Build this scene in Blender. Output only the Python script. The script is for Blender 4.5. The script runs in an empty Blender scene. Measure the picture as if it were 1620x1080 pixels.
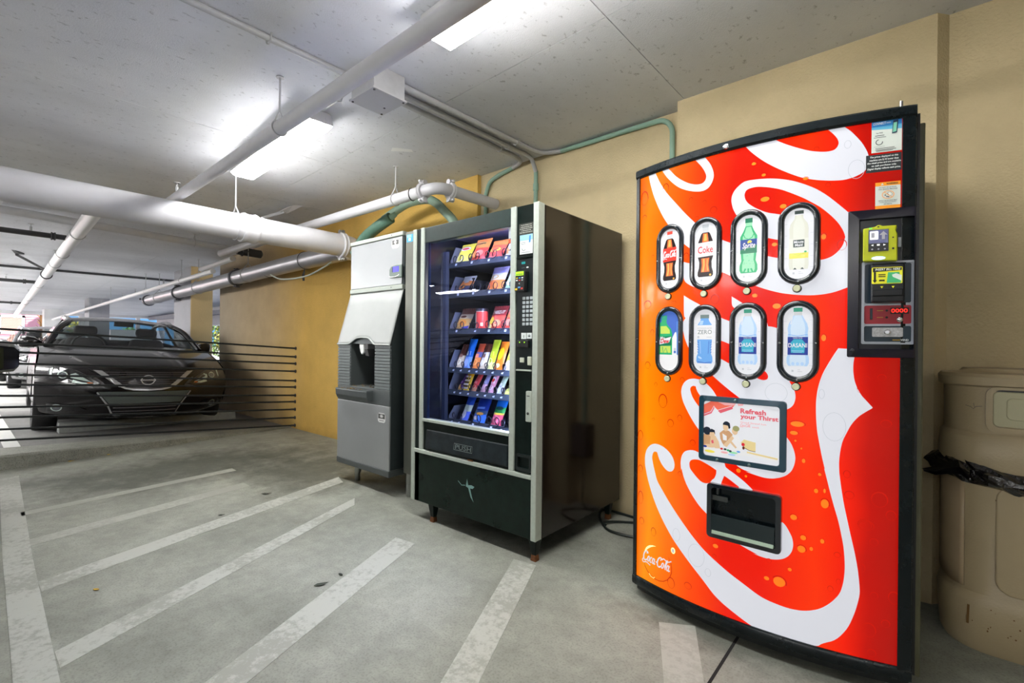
import bpy, bmesh, math, random
from mathutils import Vector, Matrix
PI = math.pi
C = bpy.context.scene.collection
SC = bpy.context.scene
random.seed(7)

# ------------------------------------------------------------------ camera, world, exposure
EYE = Vector((0, 0, 1.12))
YAW, ROLL = math.radians(40.4), math.radians(0.6)
fw = Vector((-math.sin(YAW), math.cos(YAW), 0)); rt = Vector((math.cos(YAW), math.sin(YAW), 0)); up = Vector((0, 0, 1))
R_ = math.cos(ROLL)*rt + math.sin(ROLL)*up
U_ = -math.sin(ROLL)*rt + math.cos(ROLL)*up
cam = bpy.data.cameras.new('camera'); cam.sensor_width = 36; cam.lens = 36*757/1620
cam.shift_y = 2/1620; cam.clip_start = .02; cam.clip_end = 300
co = bpy.data.objects.new('camera', cam); C.objects.link(co)
co.matrix_world = Matrix(((R_.x, U_.x, -fw.x, EYE.x), (R_.y, U_.y, -fw.y, EYE.y), (R_.z, U_.z, -fw.z, EYE.z), (0, 0, 0, 1)))
SC.camera = co
SC.view_settings.view_transform = 'Standard'; SC.view_settings.look = 'None'
SC.view_settings.gamma = 1; SC.view_settings.exposure = 0.2; SC.view_settings.use_curve_mapping = False

W = bpy.data.worlds.new('sky'); SC.world = W; W.use_nodes = True
wn = W.node_tree; wn.nodes.clear()
tc = wn.nodes.new('ShaderNodeTexCoord'); sx = wn.nodes.new('ShaderNodeSeparateXYZ'); rp = wn.nodes.new('ShaderNodeValToRGB')
bg = wn.nodes.new('ShaderNodeBackground'); wo = wn.nodes.new('ShaderNodeOutputWorld')
wn.links.new(tc.outputs['Generated'], sx.inputs[0]); wn.links.new(sx.outputs['Z'], rp.inputs[0])
rp.color_ramp.elements[0].position = 0.0; rp.color_ramp.elements[0].color = (.20, .50, .90, 1)
rp.color_ramp.elements[1].position = 0.5; rp.color_ramp.elements[1].color = (.05, .22, .72, 1)
wn.links.new(rp.outputs[0], bg.inputs[0]); bg.inputs[1].default_value = 1.0
wn.links.new(bg.outputs[0], wo.inputs[0])

sun = bpy.data.lights.new('sun', 'SUN'); sun.energy = 15.0; sun.angle = math.radians(.6); sun.color = (1, .95, .87)
so = bpy.data.objects.new('sun', sun); C.objects.link(so)
so.rotation_euler = Vector((-.55, .35, -.95)).to_track_quat('-Z', 'Y').to_euler()
LAMP_E = 46.0          # emission of the garage's fluorescent lenses

# ------------------------------------------------------------------ materials
def lin(c):
    return tuple(((v/255)/12.92 if v/255 <= .04045 else ((v/255+.055)/1.055)**2.4) for v in c[:3])
MATS = {}
def nd(nt, t, **kw):
    n = nt.nodes.new('ShaderNode'+t)
    for k, v in kw.items():
        if k in n.inputs: n.inputs[k].default_value = v
        else: setattr(n, k, v)
    return n
def M(name, col, rough=.5, metal=0, spec=.5, noise=None, bump=None, coat=0, emit=0, ecol=None, dust=None):
    """col sRGB 0-255. noise=(scale, amount[, detail]); bump=(scale, strength)"""
    if name in MATS: return MATS[name]
    m = bpy.data.materials.new(name); m.use_nodes = True; nt = m.node_tree
    b = nt.nodes['Principled BSDF']; L = nt.links.new
    c = lin(col); b.inputs['Base Color'].default_value = (*c, 1)
    b.inputs['Roughness'].default_value = rough; b.inputs['Metallic'].default_value = metal
    b.inputs['Specular IOR Level'].default_value = spec; b.inputs['Coat Weight'].default_value = coat
    b.inputs['Coat Roughness'].default_value = .06
    if noise or bump or dust: g = nd(nt, 'NewGeometry')
    if noise:
        n = nd(nt, 'TexNoise', Scale=noise[0], Detail=noise[2] if len(noise) > 2 else 5.0, Roughness=.6)
        L(g.outputs['Position'], n.inputs['Vector'])
        r = nd(nt, 'ValToRGB'); a = noise[1]
        r.color_ramp.elements[0].position = .3; r.color_ramp.elements[1].position = .7
        r.color_ramp.elements[0].color = (*[max(0, v*(1-a)) for v in c], 1); r.color_ramp.elements[1].color = (*[min(1, v*(1+a)) for v in c], 1)
        L(n.outputs['Fac'], r.inputs[0]); L(r.outputs[0], b.inputs['Base Color'])
    if bump:
        n2 = nd(nt, 'TexNoise', Scale=bump[0], Detail=4.0); L(g.outputs['Position'], n2.inputs['Vector'])
        bp = nd(nt, 'Bump', Strength=bump[1], Distance=.01); L(n2.outputs['Fac'], bp.inputs['Height']); L(bp.outputs[0], b.inputs['Normal'])
    if dust:
        n3 = nd(nt, 'TexNoise', Scale=dust, Detail=6.0, Roughness=.7); L(g.outputs['Position'], n3.inputs['Vector'])
        mr = nd(nt, 'MapRange'); mr.inputs[1].default_value = .3; mr.inputs[2].default_value = .75
        mr.inputs[3].default_value = max(.02, rough-.05); mr.inputs[4].default_value = rough+.08
        L(n3.outputs['Fac'], mr.inputs[0]); L(mr.outputs[0], b.inputs['Roughness'])
    if emit:
        b.inputs['Emission Color'].default_value = (*(lin(ecol) if ecol else c), 1); b.inputs['Emission Strength'].default_value = emit
    MATS[name] = m; return m
def P_(m): return m.node_tree.nodes['Principled BSDF']
def glass(name, tint=(255, 255, 255), gloss=.06, rough=.0):
    if name in MATS: return MATS[name]
    m = bpy.data.materials.new(name); m.use_nodes = True; nt = m.node_tree; nt.nodes.clear()
    o = nd(nt, 'OutputMaterial'); t = nd(nt, 'BsdfTransparent'); gl = nd(nt, 'BsdfGlossy'); mx = nd(nt, 'MixShader')
    lw = nd(nt, 'LayerWeight'); lw.inputs[0].default_value = .5
    pw = nd(nt, 'Math', operation='POWER'); pw.inputs[1].default_value = 4.5; ad = nd(nt, 'Math', operation='MULTIPLY_ADD'); ad.inputs[1].default_value = .85; ad.inputs[2].default_value = gloss; ad.use_clamp = True
    t.inputs[0].default_value = (*lin(tint), 1); gl.inputs['Roughness'].default_value = rough
    nt.links.new(lw.outputs['Facing'], pw.inputs[0]); nt.links.new(pw.outputs[0], ad.inputs[0]); nt.links.new(ad.outputs[0], mx.inputs[0])
    nt.links.new(t.outputs[0], mx.inputs[1]); nt.links.new(gl.outputs[0], mx.inputs[2]); nt.links.new(mx.outputs[0], o.inputs[0])
    MATS[name] = m; return m

# ------------------------------------------------------------------ mesh builder
ORG = {}
class MB:
    def __init__(s): s.v = []; s.f = []; s.mi = []; s.cur = 0
    def add(s, vs, fs):
        o = len(s.v); s.v += [tuple(p) for p in vs]
        for f in fs: s.f.append([o+i for i in f]); s.mi.append(s.cur)
        return s
    def mat(s, i): s.cur = i; return s
    def box(s, x0, x1, y0, y1, z0, z1):
        return s.add([(x0,y0,z0),(x1,y0,z0),(x1,y1,z0),(x0,y1,z0),(x0,y0,z1),(x1,y0,z1),(x1,y1,z1),(x0,y1,z1)],
                     [(0,3,2,1),(4,5,6,7),(0,1,5,4),(1,2,6,5),(2,3,7,6),(3,0,4,7)])
    def prism(s, pts, d, n=None):
        """pts closed loop of 3-D points, extruded by vector d"""
        k = len(pts); d = Vector(d); a = [Vector(p) for p in pts]; b = [p+d for p in a]
        return s.add(a+b, [list(range(k))[::-1], list(range(k, 2*k))] + [(i, (i+1) % k, k+(i+1) % k, k+i) for i in range(k)])
    def tube(s, path, r, n=12, caps=True, closed=False):
        P = [Vector(p) for p in path]; k = len(P); rr = r if isinstance(r, (list, tuple)) else [r]*k
        ref = None; rings = []
        for i in range(k):
            t = (P[(i+1) % k]-P[i-1]) if closed else (P[min(i+1, k-1)]-P[max(i-1, 0)])
            t.normalize()
            if ref is None:
                ref = Vector((0, 0, 1)) if abs(t.z) < .9 else Vector((1, 0, 0))
            u = (ref - t*ref.dot(t)); u.normalize(); ref = u; w = t.cross(u)
            rings.append([P[i]+rr[i]*(math.cos(2*PI*j/n)*u+math.sin(2*PI*j/n)*w) for j in range(n)])
        vs = [p for q in rings for p in q]; fs = []
        for i in range(k if closed else k-1):
            i2 = (i+1) % k
            for j in range(n): fs.append((i*n+j, i*n+(j+1) % n, i2*n+(j+1) % n, i2*n+j))
        if caps and not closed: fs.append(list(range(n))[::-1]); fs.append([(k-1)*n+j for j in range(n)])
        return s.add(vs, fs)
    def cyl(s, a, b, r, n=16, r2=None): return s.tube([a, b], [r, r if r2 is None else r2], n)
    def loft(s, rings, caps=True, closed=True):
        n = len(rings[0]); vs = [p for q in rings for p in q]; fs = []
        for i in range(len(rings)-1):
            for j in range(n if closed else n-1):
                fs.append((i*n+j, i*n+(j+1) % n, (i+1)*n+(j+1) % n, (i+1)*n+j))
        if caps: fs.append(list(range(n))[::-1]); fs.append([(len(rings)-1)*n+j for j in range(n)])
        return s.add(vs, fs)
    def lathe(s, prof, c, axis='z', n=20, arc=2*PI):
        """prof list of (r, h) along axis through c"""
        rings = []
        for r, h in prof:
            q = []
            for j in range(n):
                a = arc*j/n; x, y = r*math.cos(a), r*math.sin(a)
                q.append({'z': (c[0]+x, c[1]+y, c[2]+h), 'y': (c[0]+x, c[1]+h, c[2]-y), 'x': (c[0]+h, c[1]+x, c[2]+y)}[axis])
            rings.append(q)
        return s.loft(rings)
    def grid(s, rows):
        n = len(rows[0]); vs = [p for q in rows for p in q]
        return s.add(vs, [(i*n+j, i*n+j+1, (i+1)*n+j+1, (i+1)*n+j) for i in range(len(rows)-1) for j in range(n-1)])
    def build(s, name, mats, parent=None, smooth=False, bevel=0, seg=2, solid=0, sub=0, recalc=True):
        org = ORG.get(parent.name, Vector((0, 0, 0))) if parent else Vector((0, 0, 0))
        me = bpy.data.meshes.new(name)
        me.from_pydata([tuple(Vector(p)-org) for p in s.v], [], s.f)
        if not isinstance(mats, (list, tuple)): mats = [mats]
        for m in mats: me.materials.append(m)
        me.polygons.foreach_set('material_index', s.mi)
        if recalc:
            bm = bmesh.new(); bm.from_mesh(me); bmesh.ops.recalc_face_normals(bm, faces=bm.faces); bm.to_mesh(me); bm.free()
        if smooth:
            me.polygons.foreach_set('use_smooth', [True]*len(me.polygons))
            me.set_sharp_from_angle(angle=math.radians(smooth if smooth is not True and smooth > 1 else 40))
        o = bpy.data.objects.new(name, me); C.objects.link(o)
        if parent: o.parent = parent; ORG[o.name] = org
        if solid:
            md = o.modifiers.new('solid', 'SOLIDIFY'); md.thickness = solid; md.offset = 0
        if bevel:
            md = o.modifiers.new('bevel', 'BEVEL'); md.width = bevel; md.segments = seg; md.limit_method = 'ANGLE'; md.angle_limit = math.radians(35)
        if sub:
            md = o.modifiers.new('sub', 'SUBSURF'); md.levels = sub; md.render_levels = sub
        return o
def empty(name, loc, label=None, cat=None, group=None):
    o = bpy.data.objects.new(name, None); C.objects.link(o); o.location = loc; o.empty_display_size = .1
    ORG[o.name] = Vector(loc)
    if label: tag(o, label, cat, group)
    return o
def tag(o, label, cat=None, group=None, kind=None):
    if label: o['label'] = label
    if cat: o['category'] = cat
    if group: o['group'] = group
    if kind: o['kind'] = kind
    return o
def struct(o, label=None):
    o['kind'] = 'structure'
    if label: o['label'] = label
    return o
def arc(c, r, a0, a1, n, u=(1, 0, 0), v=(0, 0, 1)):
    c, u, v = Vector(c), Vector(u), Vector(v)
    return [c + r*(math.cos(math.radians(a0+(a1-a0)*i/n))*u + math.sin(math.radians(a0+(a1-a0)*i/n))*v) for i in range(n+1)]
def rrect(x0, x1, z0, z1, r, n=5):
    out = []
    for cx, cz, a in ((x1-r, z1-r, 0), (x0+r, z1-r, 90), (x0+r, z0+r, 180), (x1-r, z0+r, 270)):
        for i in range(n+1):
            t = math.radians(a+90*i/n); out.append((cx+r*math.cos(t), cz+r*math.sin(t)))
    return out
def smooth_path(pts, n=6, closed=False):
    P = [Vector(p) for p in pts]; k = len(P); out = []
    for i in range(k if closed else k-1):
        p0, p1, p2, p3 = (P[(i-1) % k], P[i], P[(i+1) % k], P[(i+2) % k]) if closed else (P[max(i-1, 0)], P[i], P[i+1], P[min(i+2, k-1)])
        for j in range(n):
            t = j/n
            out.append(.5*((2*p1)+(p2-p0)*t+(2*p0-5*p1+4*p2-p3)*t*t+(3*p1-p0-3*p2+p3)*t**3))
    if not closed: out.append(P[-1])
    return out

# flat print: layered polygons in (u, v), mapped onto a surface
class Flat:
    def __init__(s): s.items = []      # (pts, material index, layer)
    def poly(s, pts, mi, layer=0): s.items.append(([tuple(p) for p in pts], mi, layer)); return s
    def rect(s, u0, u1, v0, v1, mi, layer=0): return s.poly([(u0, v0), (u1, v0), (u1, v1), (u0, v1)], mi, layer)
    def ell(s, cu, cv, ru, rv, mi, layer=0, n=14, rot=0):
        c, d = math.cos(rot), math.sin(rot)
        return s.poly([(cu+ru*math.cos(2*PI*i/n)*c-rv*math.sin(2*PI*i/n)*d, cv+ru*math.cos(2*PI*i/n)*d+rv*math.sin(2*PI*i/n)*c) for i in range(n)], mi, layer)
    def line(s, pts, w, mi, layer=0):
        """ribbon; w number or list"""
        P = [Vector((p[0], p[1], 0)) for p in pts]; k = len(P); ws = w if isinstance(w, (list, tuple)) else [w]*k
        A, B = [], []
        for i in range(k):
            t = P[min(i+1, k-1)]-P[max(i-1, 0)]
            if t.length < 1e-9: t = Vector((1, 0, 0))
            t.normalize(); nn = Vector((-t.y, t.x, 0))*ws[i]/2; A.append(P[i]+nn); B.append(P[i]-nn)
        for i in range(k-1): s.poly([A[i][:2], A[i+1][:2], B[i+1][:2], B[i][:2]], mi, layer)
        return s
    def text(s, txt, u0, u1, v0, v1, mi, layer=0, bold=0, shear=0, keep=False):
        vs, fs = glyphs(txt, bold, shear)
        if not vs: return s
        xs = [p[0] for p in vs]; ys = [p[1] for p in vs]; a, b, c, d = min(xs), max(xs), min(ys), max(ys)
        su = (u1-u0)/max(1e-6, b-a); sv = (v1-v0)/max(1e-6, d-c)
        if keep: su = sv = min(su, sv)
        q = [(u0+(p[0]-a)*su, v0+(p[1]-c)*sv) for p in vs]
        s.items.append((q, mi, layer, fs)); return s
    def build(s, name, mats, fn, parent, lift=.0006, step=None):
        """fn(u, v, d) -> world point at distance d in front of the surface"""
        mb = MB()
        for it in s.items:
            pts, mi, layer = it[:3]; mb.cur = mi
            if len(it) == 4: V, F = pts, it[3]
            else:
                bm = bmesh.new(); vv = [bm.verts.new((p[0], p[1], 0)) for p in pts]
                try: bm.faces.new(vv)
                except ValueError: bm.free(); continue
                if len(pts) > 4 or step: bmesh.ops.triangulate(bm, faces=bm.faces[:], ngon_method='EAR_CLIP')
                if step:
                    xs = [p[0] for p in pts]; k = math.floor(min(xs)/step)+1
                    while k*step < max(xs):
                        bmesh.ops.bisect_plane(bm, geom=bm.verts[:]+bm.edges[:]+bm.faces[:], plane_co=(k*step, 0, 0), plane_no=(1, 0, 0)); k += 1
                bm.verts.index_update(); V = [(w.co.x, w.co.y) for w in bm.verts]; F = [[w.index for w in f.verts] for f in bm.faces]; bm.free()
            mb.add([fn(p[0], p[1], lift*(layer+1)) for p in V], F)
        return mb.build(name, mats, parent, recalc=False)
GLY = {}
def glyphs(txt, bold=0, shear=0):
    k = (txt, bold, shear)
    if k not in GLY:
        cu = bpy.data.curves.new('lettering', 'FONT'); cu.body = txt; cu.size = 1; cu.offset = bold; cu.shear = shear; cu.resolution_u = 2
        cu.fill_mode = 'FRONT'
        o = bpy.data.objects.new('lettering', cu); me = o.to_mesh()
        GLY[k] = ([(v.co.x, v.co.y) for v in me.vertices], [list(p.vertices) for p in me.polygons])
        o.to_mesh_clear(); bpy.data.objects.remove(o); bpy.data.curves.remove(cu)
    return GLY[k]
def script_word(fl, u0, v0, w, h, mi, layer, th, rot=0, slant=.3):
    """the flowing white soda script, as brush strokes in a 0..5.1 x -.3..1.15 box"""
    E = lambda cx, cy, rx, ry, a0, a1, n=12: [(cx+rx*math.cos(math.radians(a0+(a1-a0)*i/n)), cy+ry*math.sin(math.radians(a0+(a1-a0)*i/n))) for i in range(n+1)]
    bigC = lambda ox: E(ox+.42, .5, .4, .5, 40, 320, 16)
    S = [(bigC(0), 1.25), ([(.1, .15), (-.05, -.12), (.25, -.3), (.7, -.15), (1.2, -.22), (1.55, -.3)], .8), ([(.72, .83), (.62, .95), (.5, .75)], .8),
         (E(1.02, .3, .17, .27, 0, 360), 1), (E(1.5, .3, .18, .27, 50, 310), 1), (E(1.92, .3, .17, .27, 0, 360), 1), ([(2.1, .58), (2.08, .1), (2.2, .04), (2.32, .14)], 1),
         ([(2.34, .36), (2.58, .36)], .9), (bigC(2.62), 1.25), ([(3.3, .84), (3.5, 1.02), (3.85, .98), (4.15, .86), (4.5, .95), (4.85, 1.12)], .9), ([(3.34, .83), (3.22, .93), (3.1, .7)], .8),
         (E(3.62, .3, .17, .27, 0, 360), 1), ([(4.02, .2), (4.05, .6), (4.16, 1.0), (4.26, .92), (4.14, .5), (4.12, .1), (4.25, .04)], 1),
         (E(4.52, .3, .17, .27, 0, 360), 1), ([(4.7, .58), (4.68, .1), (4.8, .03), (4.95, .14)], 1)]
    c, d = math.cos(rot), math.sin(rot)
    for pts, k in S:
        P = smooth_path([(x+slant*y, y, 0) for x, y in pts], 3)
        q = [((p.x/5.2)*w, p.y*h) for p in P]
        fl.line([(u0+a*c-b*d, v0+a*d+b*c) for a, b in q], th*k, mi, layer)
# ------------------------------------------------------------------ setting: floor, ceiling, walls
CZ = lambda x: 2.575+.017*x            # the slab falls gently away from the camera
def floor_mat(name, base, stains=True, fleck=.10):
    m = bpy.data.materials.new(name); m.use_nodes = True; nt = m.node_tree; L = nt.links.new; b = P_(m)
    g = nd(nt, 'NewGeometry'); n1 = nd(nt, 'TexNoise', Scale=1.3, Detail=8.0, Roughness=.65); n2 = nd(nt, 'TexNoise', Scale=14.0, Detail=6.0, Roughness=.7); n3 = nd(nt, 'TexNoise', Scale=120.0, Detail=2.0)
    for n in (n1, n2, n3): L(g.outputs['Position'], n.inputs['Vector'])
    c = lin(base)
    r1 = nd(nt, 'ValToRGB'); e = r1.color_ramp.elements
    e[0].position = .30; e[0].color = (*[v*.62 for v in c], 1); e[1].position = .68; e[1].color = (*[min(1, v*1.16) for v in c], 1)
    L(n1.outputs['Fac'], r1.inputs[0])
    r2 = nd(nt, 'ValToRGB'); e = r2.color_ramp.elements; e[0].position = .3; e[0].color = (.80, .80, .79, 1); e[1].position = .7; e[1].color = (1.06, 1.06, 1.05, 1)
    L(n2.outputs['Fac'], r2.inputs[0])
    r3 = nd(nt, 'ValToRGB'); e = r3.color_ramp.elements; e[0].position = .34; e[0].color = (1-fleck*2, 1-fleck*2, 1-fleck*2, 1); e[1].position = .5; e[1].color = (1, 1, 1, 1)
    L(n3.outputs['Fac'], r3.inputs[0])
    m1 = nd(nt, 'MixRGB', blend_type='MULTIPLY'); m1.inputs[0].default_value = 1; L(r1.outputs[0], m1.inputs[1]); L(r2.outputs[0], m1.inputs[2])
    m2 = nd(nt, 'MixRGB', blend_type='MULTIPLY'); m2.inputs[0].default_value = 1; L(m1.outputs[0], m2.inputs[1]); L(r3.outputs[0], m2.inputs[2])
    out = m2
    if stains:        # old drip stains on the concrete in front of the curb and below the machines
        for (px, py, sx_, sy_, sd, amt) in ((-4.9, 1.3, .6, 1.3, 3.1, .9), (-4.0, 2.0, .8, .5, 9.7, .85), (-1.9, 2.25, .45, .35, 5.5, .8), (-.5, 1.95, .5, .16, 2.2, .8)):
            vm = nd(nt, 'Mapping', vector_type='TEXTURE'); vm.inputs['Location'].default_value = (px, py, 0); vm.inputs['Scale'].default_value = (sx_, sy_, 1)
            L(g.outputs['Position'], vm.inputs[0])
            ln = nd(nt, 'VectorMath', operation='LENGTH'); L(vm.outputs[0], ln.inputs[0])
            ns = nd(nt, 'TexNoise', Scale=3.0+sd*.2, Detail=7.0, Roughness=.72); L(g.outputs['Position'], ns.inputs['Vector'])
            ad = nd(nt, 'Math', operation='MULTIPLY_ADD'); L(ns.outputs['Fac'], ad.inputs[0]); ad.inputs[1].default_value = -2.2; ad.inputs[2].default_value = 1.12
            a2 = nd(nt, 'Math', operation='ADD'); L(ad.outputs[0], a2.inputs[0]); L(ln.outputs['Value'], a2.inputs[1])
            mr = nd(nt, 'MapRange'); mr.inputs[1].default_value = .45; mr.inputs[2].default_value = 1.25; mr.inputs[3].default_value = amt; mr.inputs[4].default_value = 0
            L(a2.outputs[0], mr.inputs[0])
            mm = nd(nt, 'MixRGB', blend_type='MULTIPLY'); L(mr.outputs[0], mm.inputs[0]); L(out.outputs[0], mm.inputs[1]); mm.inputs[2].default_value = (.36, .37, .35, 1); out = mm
    L(out.outputs[0], b.inputs['Base Color'])
    b.inputs['Roughness'].default_value = .62; b.inputs['Specular IOR Level'].default_value = .35
    bp = nd(nt, 'Bump', Strength=.18, Distance=.01); L(n2.outputs['Fac'], bp.inputs['Height']); L(bp.outputs[0], b.inputs['Normal'])
    MATS[name] = m; return m
m_floor = floor_mat('floor_concrete', (162, 165, 155))
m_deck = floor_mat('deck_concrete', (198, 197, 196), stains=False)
def tone_along_x(m, x0, x1, near):
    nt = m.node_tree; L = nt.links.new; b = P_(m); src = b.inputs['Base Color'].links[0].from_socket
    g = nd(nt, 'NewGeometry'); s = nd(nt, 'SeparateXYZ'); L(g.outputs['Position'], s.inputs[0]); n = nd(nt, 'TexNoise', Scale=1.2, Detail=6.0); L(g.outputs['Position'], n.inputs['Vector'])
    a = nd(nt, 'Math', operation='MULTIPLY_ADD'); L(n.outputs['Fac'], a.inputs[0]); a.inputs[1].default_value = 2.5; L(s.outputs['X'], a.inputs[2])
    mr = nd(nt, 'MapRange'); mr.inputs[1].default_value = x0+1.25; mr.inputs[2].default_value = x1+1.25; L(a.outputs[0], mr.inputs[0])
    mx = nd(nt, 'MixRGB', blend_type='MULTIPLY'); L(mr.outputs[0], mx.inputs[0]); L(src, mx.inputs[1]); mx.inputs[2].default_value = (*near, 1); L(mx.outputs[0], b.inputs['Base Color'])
tone_along_x(m_deck, -11.5, -9.0, (.34, .34, .34))      # deck colour darker around the parked car, lighter farther back
m_curb = floor_mat('curb_concrete', (150, 152, 142), stains=False, fleck=.2)

def ceil_mat():
    m = bpy.data.materials.new('ceiling_concrete'); m.use_nodes = True; nt = m.node_tree; L = nt.links.new; b = P_(m)
    g = nd(nt, 'NewGeometry'); mp = nd(nt, 'Mapping'); mp.inputs['Scale'].default_value = (1.6, 1, 1); L(g.outputs['Position'], mp.inputs[0])
    n1 = nd(nt, 'TexNoise', Scale=1.1, Detail=7.0, Roughness=.6); n2 = nd(nt, 'TexNoise', Scale=26.0, Detail=3.0, Roughness=.6); n3 = nd(nt, 'TexNoise', Scale=150.0, Detail=2.0)
    for n in (n1, n2, n3): L(mp.outputs[0], n.inputs['Vector'])
    r1 = nd(nt, 'ValToRGB'); e = r1.color_ramp.elements; e[0].position = .3; e[0].color = (*lin((213, 215, 220)), 1); e[1].position = .7; e[1].color = (*lin((233, 235, 240)), 1); L(n1.outputs['Fac'], r1.inputs[0])
    r2 = nd(nt, 'ValToRGB'); e = r2.color_ramp.elements; e[0].position = .28; e[0].color = (.66, .66, .66, 1); e[1].position = .38; e[1].color = (1, 1, 1, 1); L(n2.outputs['Fac'], r2.inputs[0])
    mm = nd(nt, 'MixRGB', blend_type='MULTIPLY'); mm.inputs[0].default_value = 1; L(r1.outputs[0], mm.inputs[1]); L(r2.outputs[0], mm.inputs[2]); L(mm.outputs[0], b.inputs['Base Color'])
    b.inputs['Roughness'].default_value = .8; b.inputs['Specular IOR Level'].default_value = .2
    bp = nd(nt, 'Bump', Strength=.2, Distance=.01); L(n3.outputs['Fac'], bp.inputs['Height']); L(bp.outputs[0], b.inputs['Normal'])
    return m
m_ceil = ceil_mat()
def stucco(name, stops, grime=None):
    """rough painted wall; stops = [(x, sRGB), ...] along world X (tone may shift along the wall)"""
    m = bpy.data.materials.new(name); m.use_nodes = True; nt = m.node_tree; L = nt.links.new; b = P_(m)
    g = nd(nt, 'NewGeometry'); s = nd(nt, 'SeparateXYZ'); L(g.outputs['Position'], s.inputs[0])
    nw = nd(nt, 'TexNoise', Scale=1.4, Detail=5.0); L(g.outputs['Position'], nw.inputs['Vector'])
    wob = nd(nt, 'Math', operation='MULTIPLY_ADD'); L(nw.outputs['Fac'], wob.inputs[0]); wob.inputs[1].default_value = .5; L(s.outputs['X'], wob.inputs[2])
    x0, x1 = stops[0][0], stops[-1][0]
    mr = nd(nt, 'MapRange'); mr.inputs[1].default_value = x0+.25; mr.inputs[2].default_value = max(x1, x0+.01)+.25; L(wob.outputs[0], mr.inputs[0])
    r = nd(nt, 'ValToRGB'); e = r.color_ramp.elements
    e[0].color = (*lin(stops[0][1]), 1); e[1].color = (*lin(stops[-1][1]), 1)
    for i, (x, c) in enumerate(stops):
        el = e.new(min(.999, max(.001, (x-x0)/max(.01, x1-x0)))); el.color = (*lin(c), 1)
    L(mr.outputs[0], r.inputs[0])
    n2 = nd(nt, 'TexNoise', Scale=2.6, Detail=6.0, Roughness=.65); L(g.outputs['Position'], n2.inputs['Vector'])
    r2 = nd(nt, 'ValToRGB'); q = r2.color_ramp.elements; q[0].position = .25; q[0].color = (.86, .86, .86, 1); q[1].position = .7; q[1].color = (1.05, 1.05, 1.05, 1); L(n2.outputs['Fac'], r2.inputs[0])
    mm = nd(nt, 'MixRGB', blend_type='MULTIPLY'); mm.inputs[0].default_value = 1; L(r.outputs[0], mm.inputs[1]); L(r2.outputs[0], mm.inputs[2])
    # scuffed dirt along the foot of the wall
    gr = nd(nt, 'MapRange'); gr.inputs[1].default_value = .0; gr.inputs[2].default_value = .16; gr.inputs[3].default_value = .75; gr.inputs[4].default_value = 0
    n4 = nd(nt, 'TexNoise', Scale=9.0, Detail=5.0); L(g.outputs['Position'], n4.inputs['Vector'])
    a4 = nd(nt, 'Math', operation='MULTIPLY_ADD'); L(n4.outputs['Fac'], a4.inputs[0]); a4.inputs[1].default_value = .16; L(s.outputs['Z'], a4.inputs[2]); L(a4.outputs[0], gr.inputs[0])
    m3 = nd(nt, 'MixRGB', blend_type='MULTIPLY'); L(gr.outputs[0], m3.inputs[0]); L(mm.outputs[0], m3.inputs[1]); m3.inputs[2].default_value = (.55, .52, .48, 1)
    L(m3.outputs[0], b.inputs['Base Color']); b.inputs['Roughness'].default_value = .85; b.inputs['Specular IOR Level'].default_value = .2
    n3 = nd(nt, 'TexNoise', Scale=90.0, Detail=4.0); L(g.outputs['Position'], n3.inputs['Vector'])
    bp = nd(nt, 'Bump', Strength=.45, Distance=.01); L(n3.outputs['Fac'], bp.inputs['Height']); L(bp.outputs[0], b.inputs['Normal'])
    return m
m_tan = stucco('wall_paint_tan', [(-3, (208, 192, 154)), (2, (202, 184, 146))])
m_yel = stucco('wall_paint_yellow', [(-8.7, (160, 147, 128)), (-6.8, (182, 158, 118)), (-5.8, (214, 174, 92)), (-2.8, (232, 194, 108))])  # grey-tan at the far end, turning yellow towards the machines
m_grey = M('pillar_paint_grey', (165, 165, 170), .8, noise=(3, .08), bump=(80, .3))
m_white = M('white_paint', (225, 225, 225), .6, noise=(4, .05))

fl = struct(MB().box(-6.3, 5.6, -7, 3.2, -.15, 0).build('floor', m_floor))
cl = struct(MB().prism([(-26.2, -7, CZ(-26.2)+.012), (5.6, -7, CZ(5.6)+.012), (5.6, -7, CZ(5.6)+.25), (-26.2, -7, CZ(-26.2)+.25)], (0, 13.4, 0)).build('ceiling', M('slab_dark', (120, 120, 120), .9)))
PXS = [5.6, 2.4, -1.06, -3.56, -4.80, -7.42, -9.06, -11.9, -14.6, -17.5, -20.2, -23.2, -26.2]; PYS = [-7, -4.4, -1.2, 1.86, 6.38]
for i in range(len(PXS)-1):            # the formwork boards' print: panels with thin recessed joints
    for j in range(len(PYS)-1):
        if False: continue
        x1, x0, y0, y1 = PXS[i]-.002, PXS[i+1]+.002, PYS[j]+.002, PYS[j+1]-.002
        k = -.03 if j >= 2 else 0
        yy_ = lambda x, y: y+k*(x+1)*(1 if abs(y-1.86) < .1 else 0)
        MB().add([(x, yy_(x, y), CZ(x)+h) for h in (0, .012) for x, y in ((x0, y0), (x1, y0), (x1, y1), (x0, y1))], [(0, 1, 2, 3), (0, 1, 5, 4), (1, 2, 6, 5), (2, 3, 7, 6), (3, 0, 4, 7)]).build('ceiling_panel', m_ceil, cl)
struct(MB().box(-2.83, -1.0, 2.90, 3.2, 0, 2.62).build('wall_center', m_tan))
struct(MB().prism([(-1.10, 2.78, 0), (.05, 2.78, 0), (.09, 2.83, 0), (5.6, 2.83, 0), (5.6, 3.2, 0), (-1.10, 3.2, 0)], (0, 0, 2.72)).build('wall_right', m_tan))
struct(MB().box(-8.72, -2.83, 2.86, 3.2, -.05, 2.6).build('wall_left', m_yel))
struct(MB().box(5.6, 5.8, -7.2, 3.2, 0, 2.9).build('wall_near', m_tan))
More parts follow.
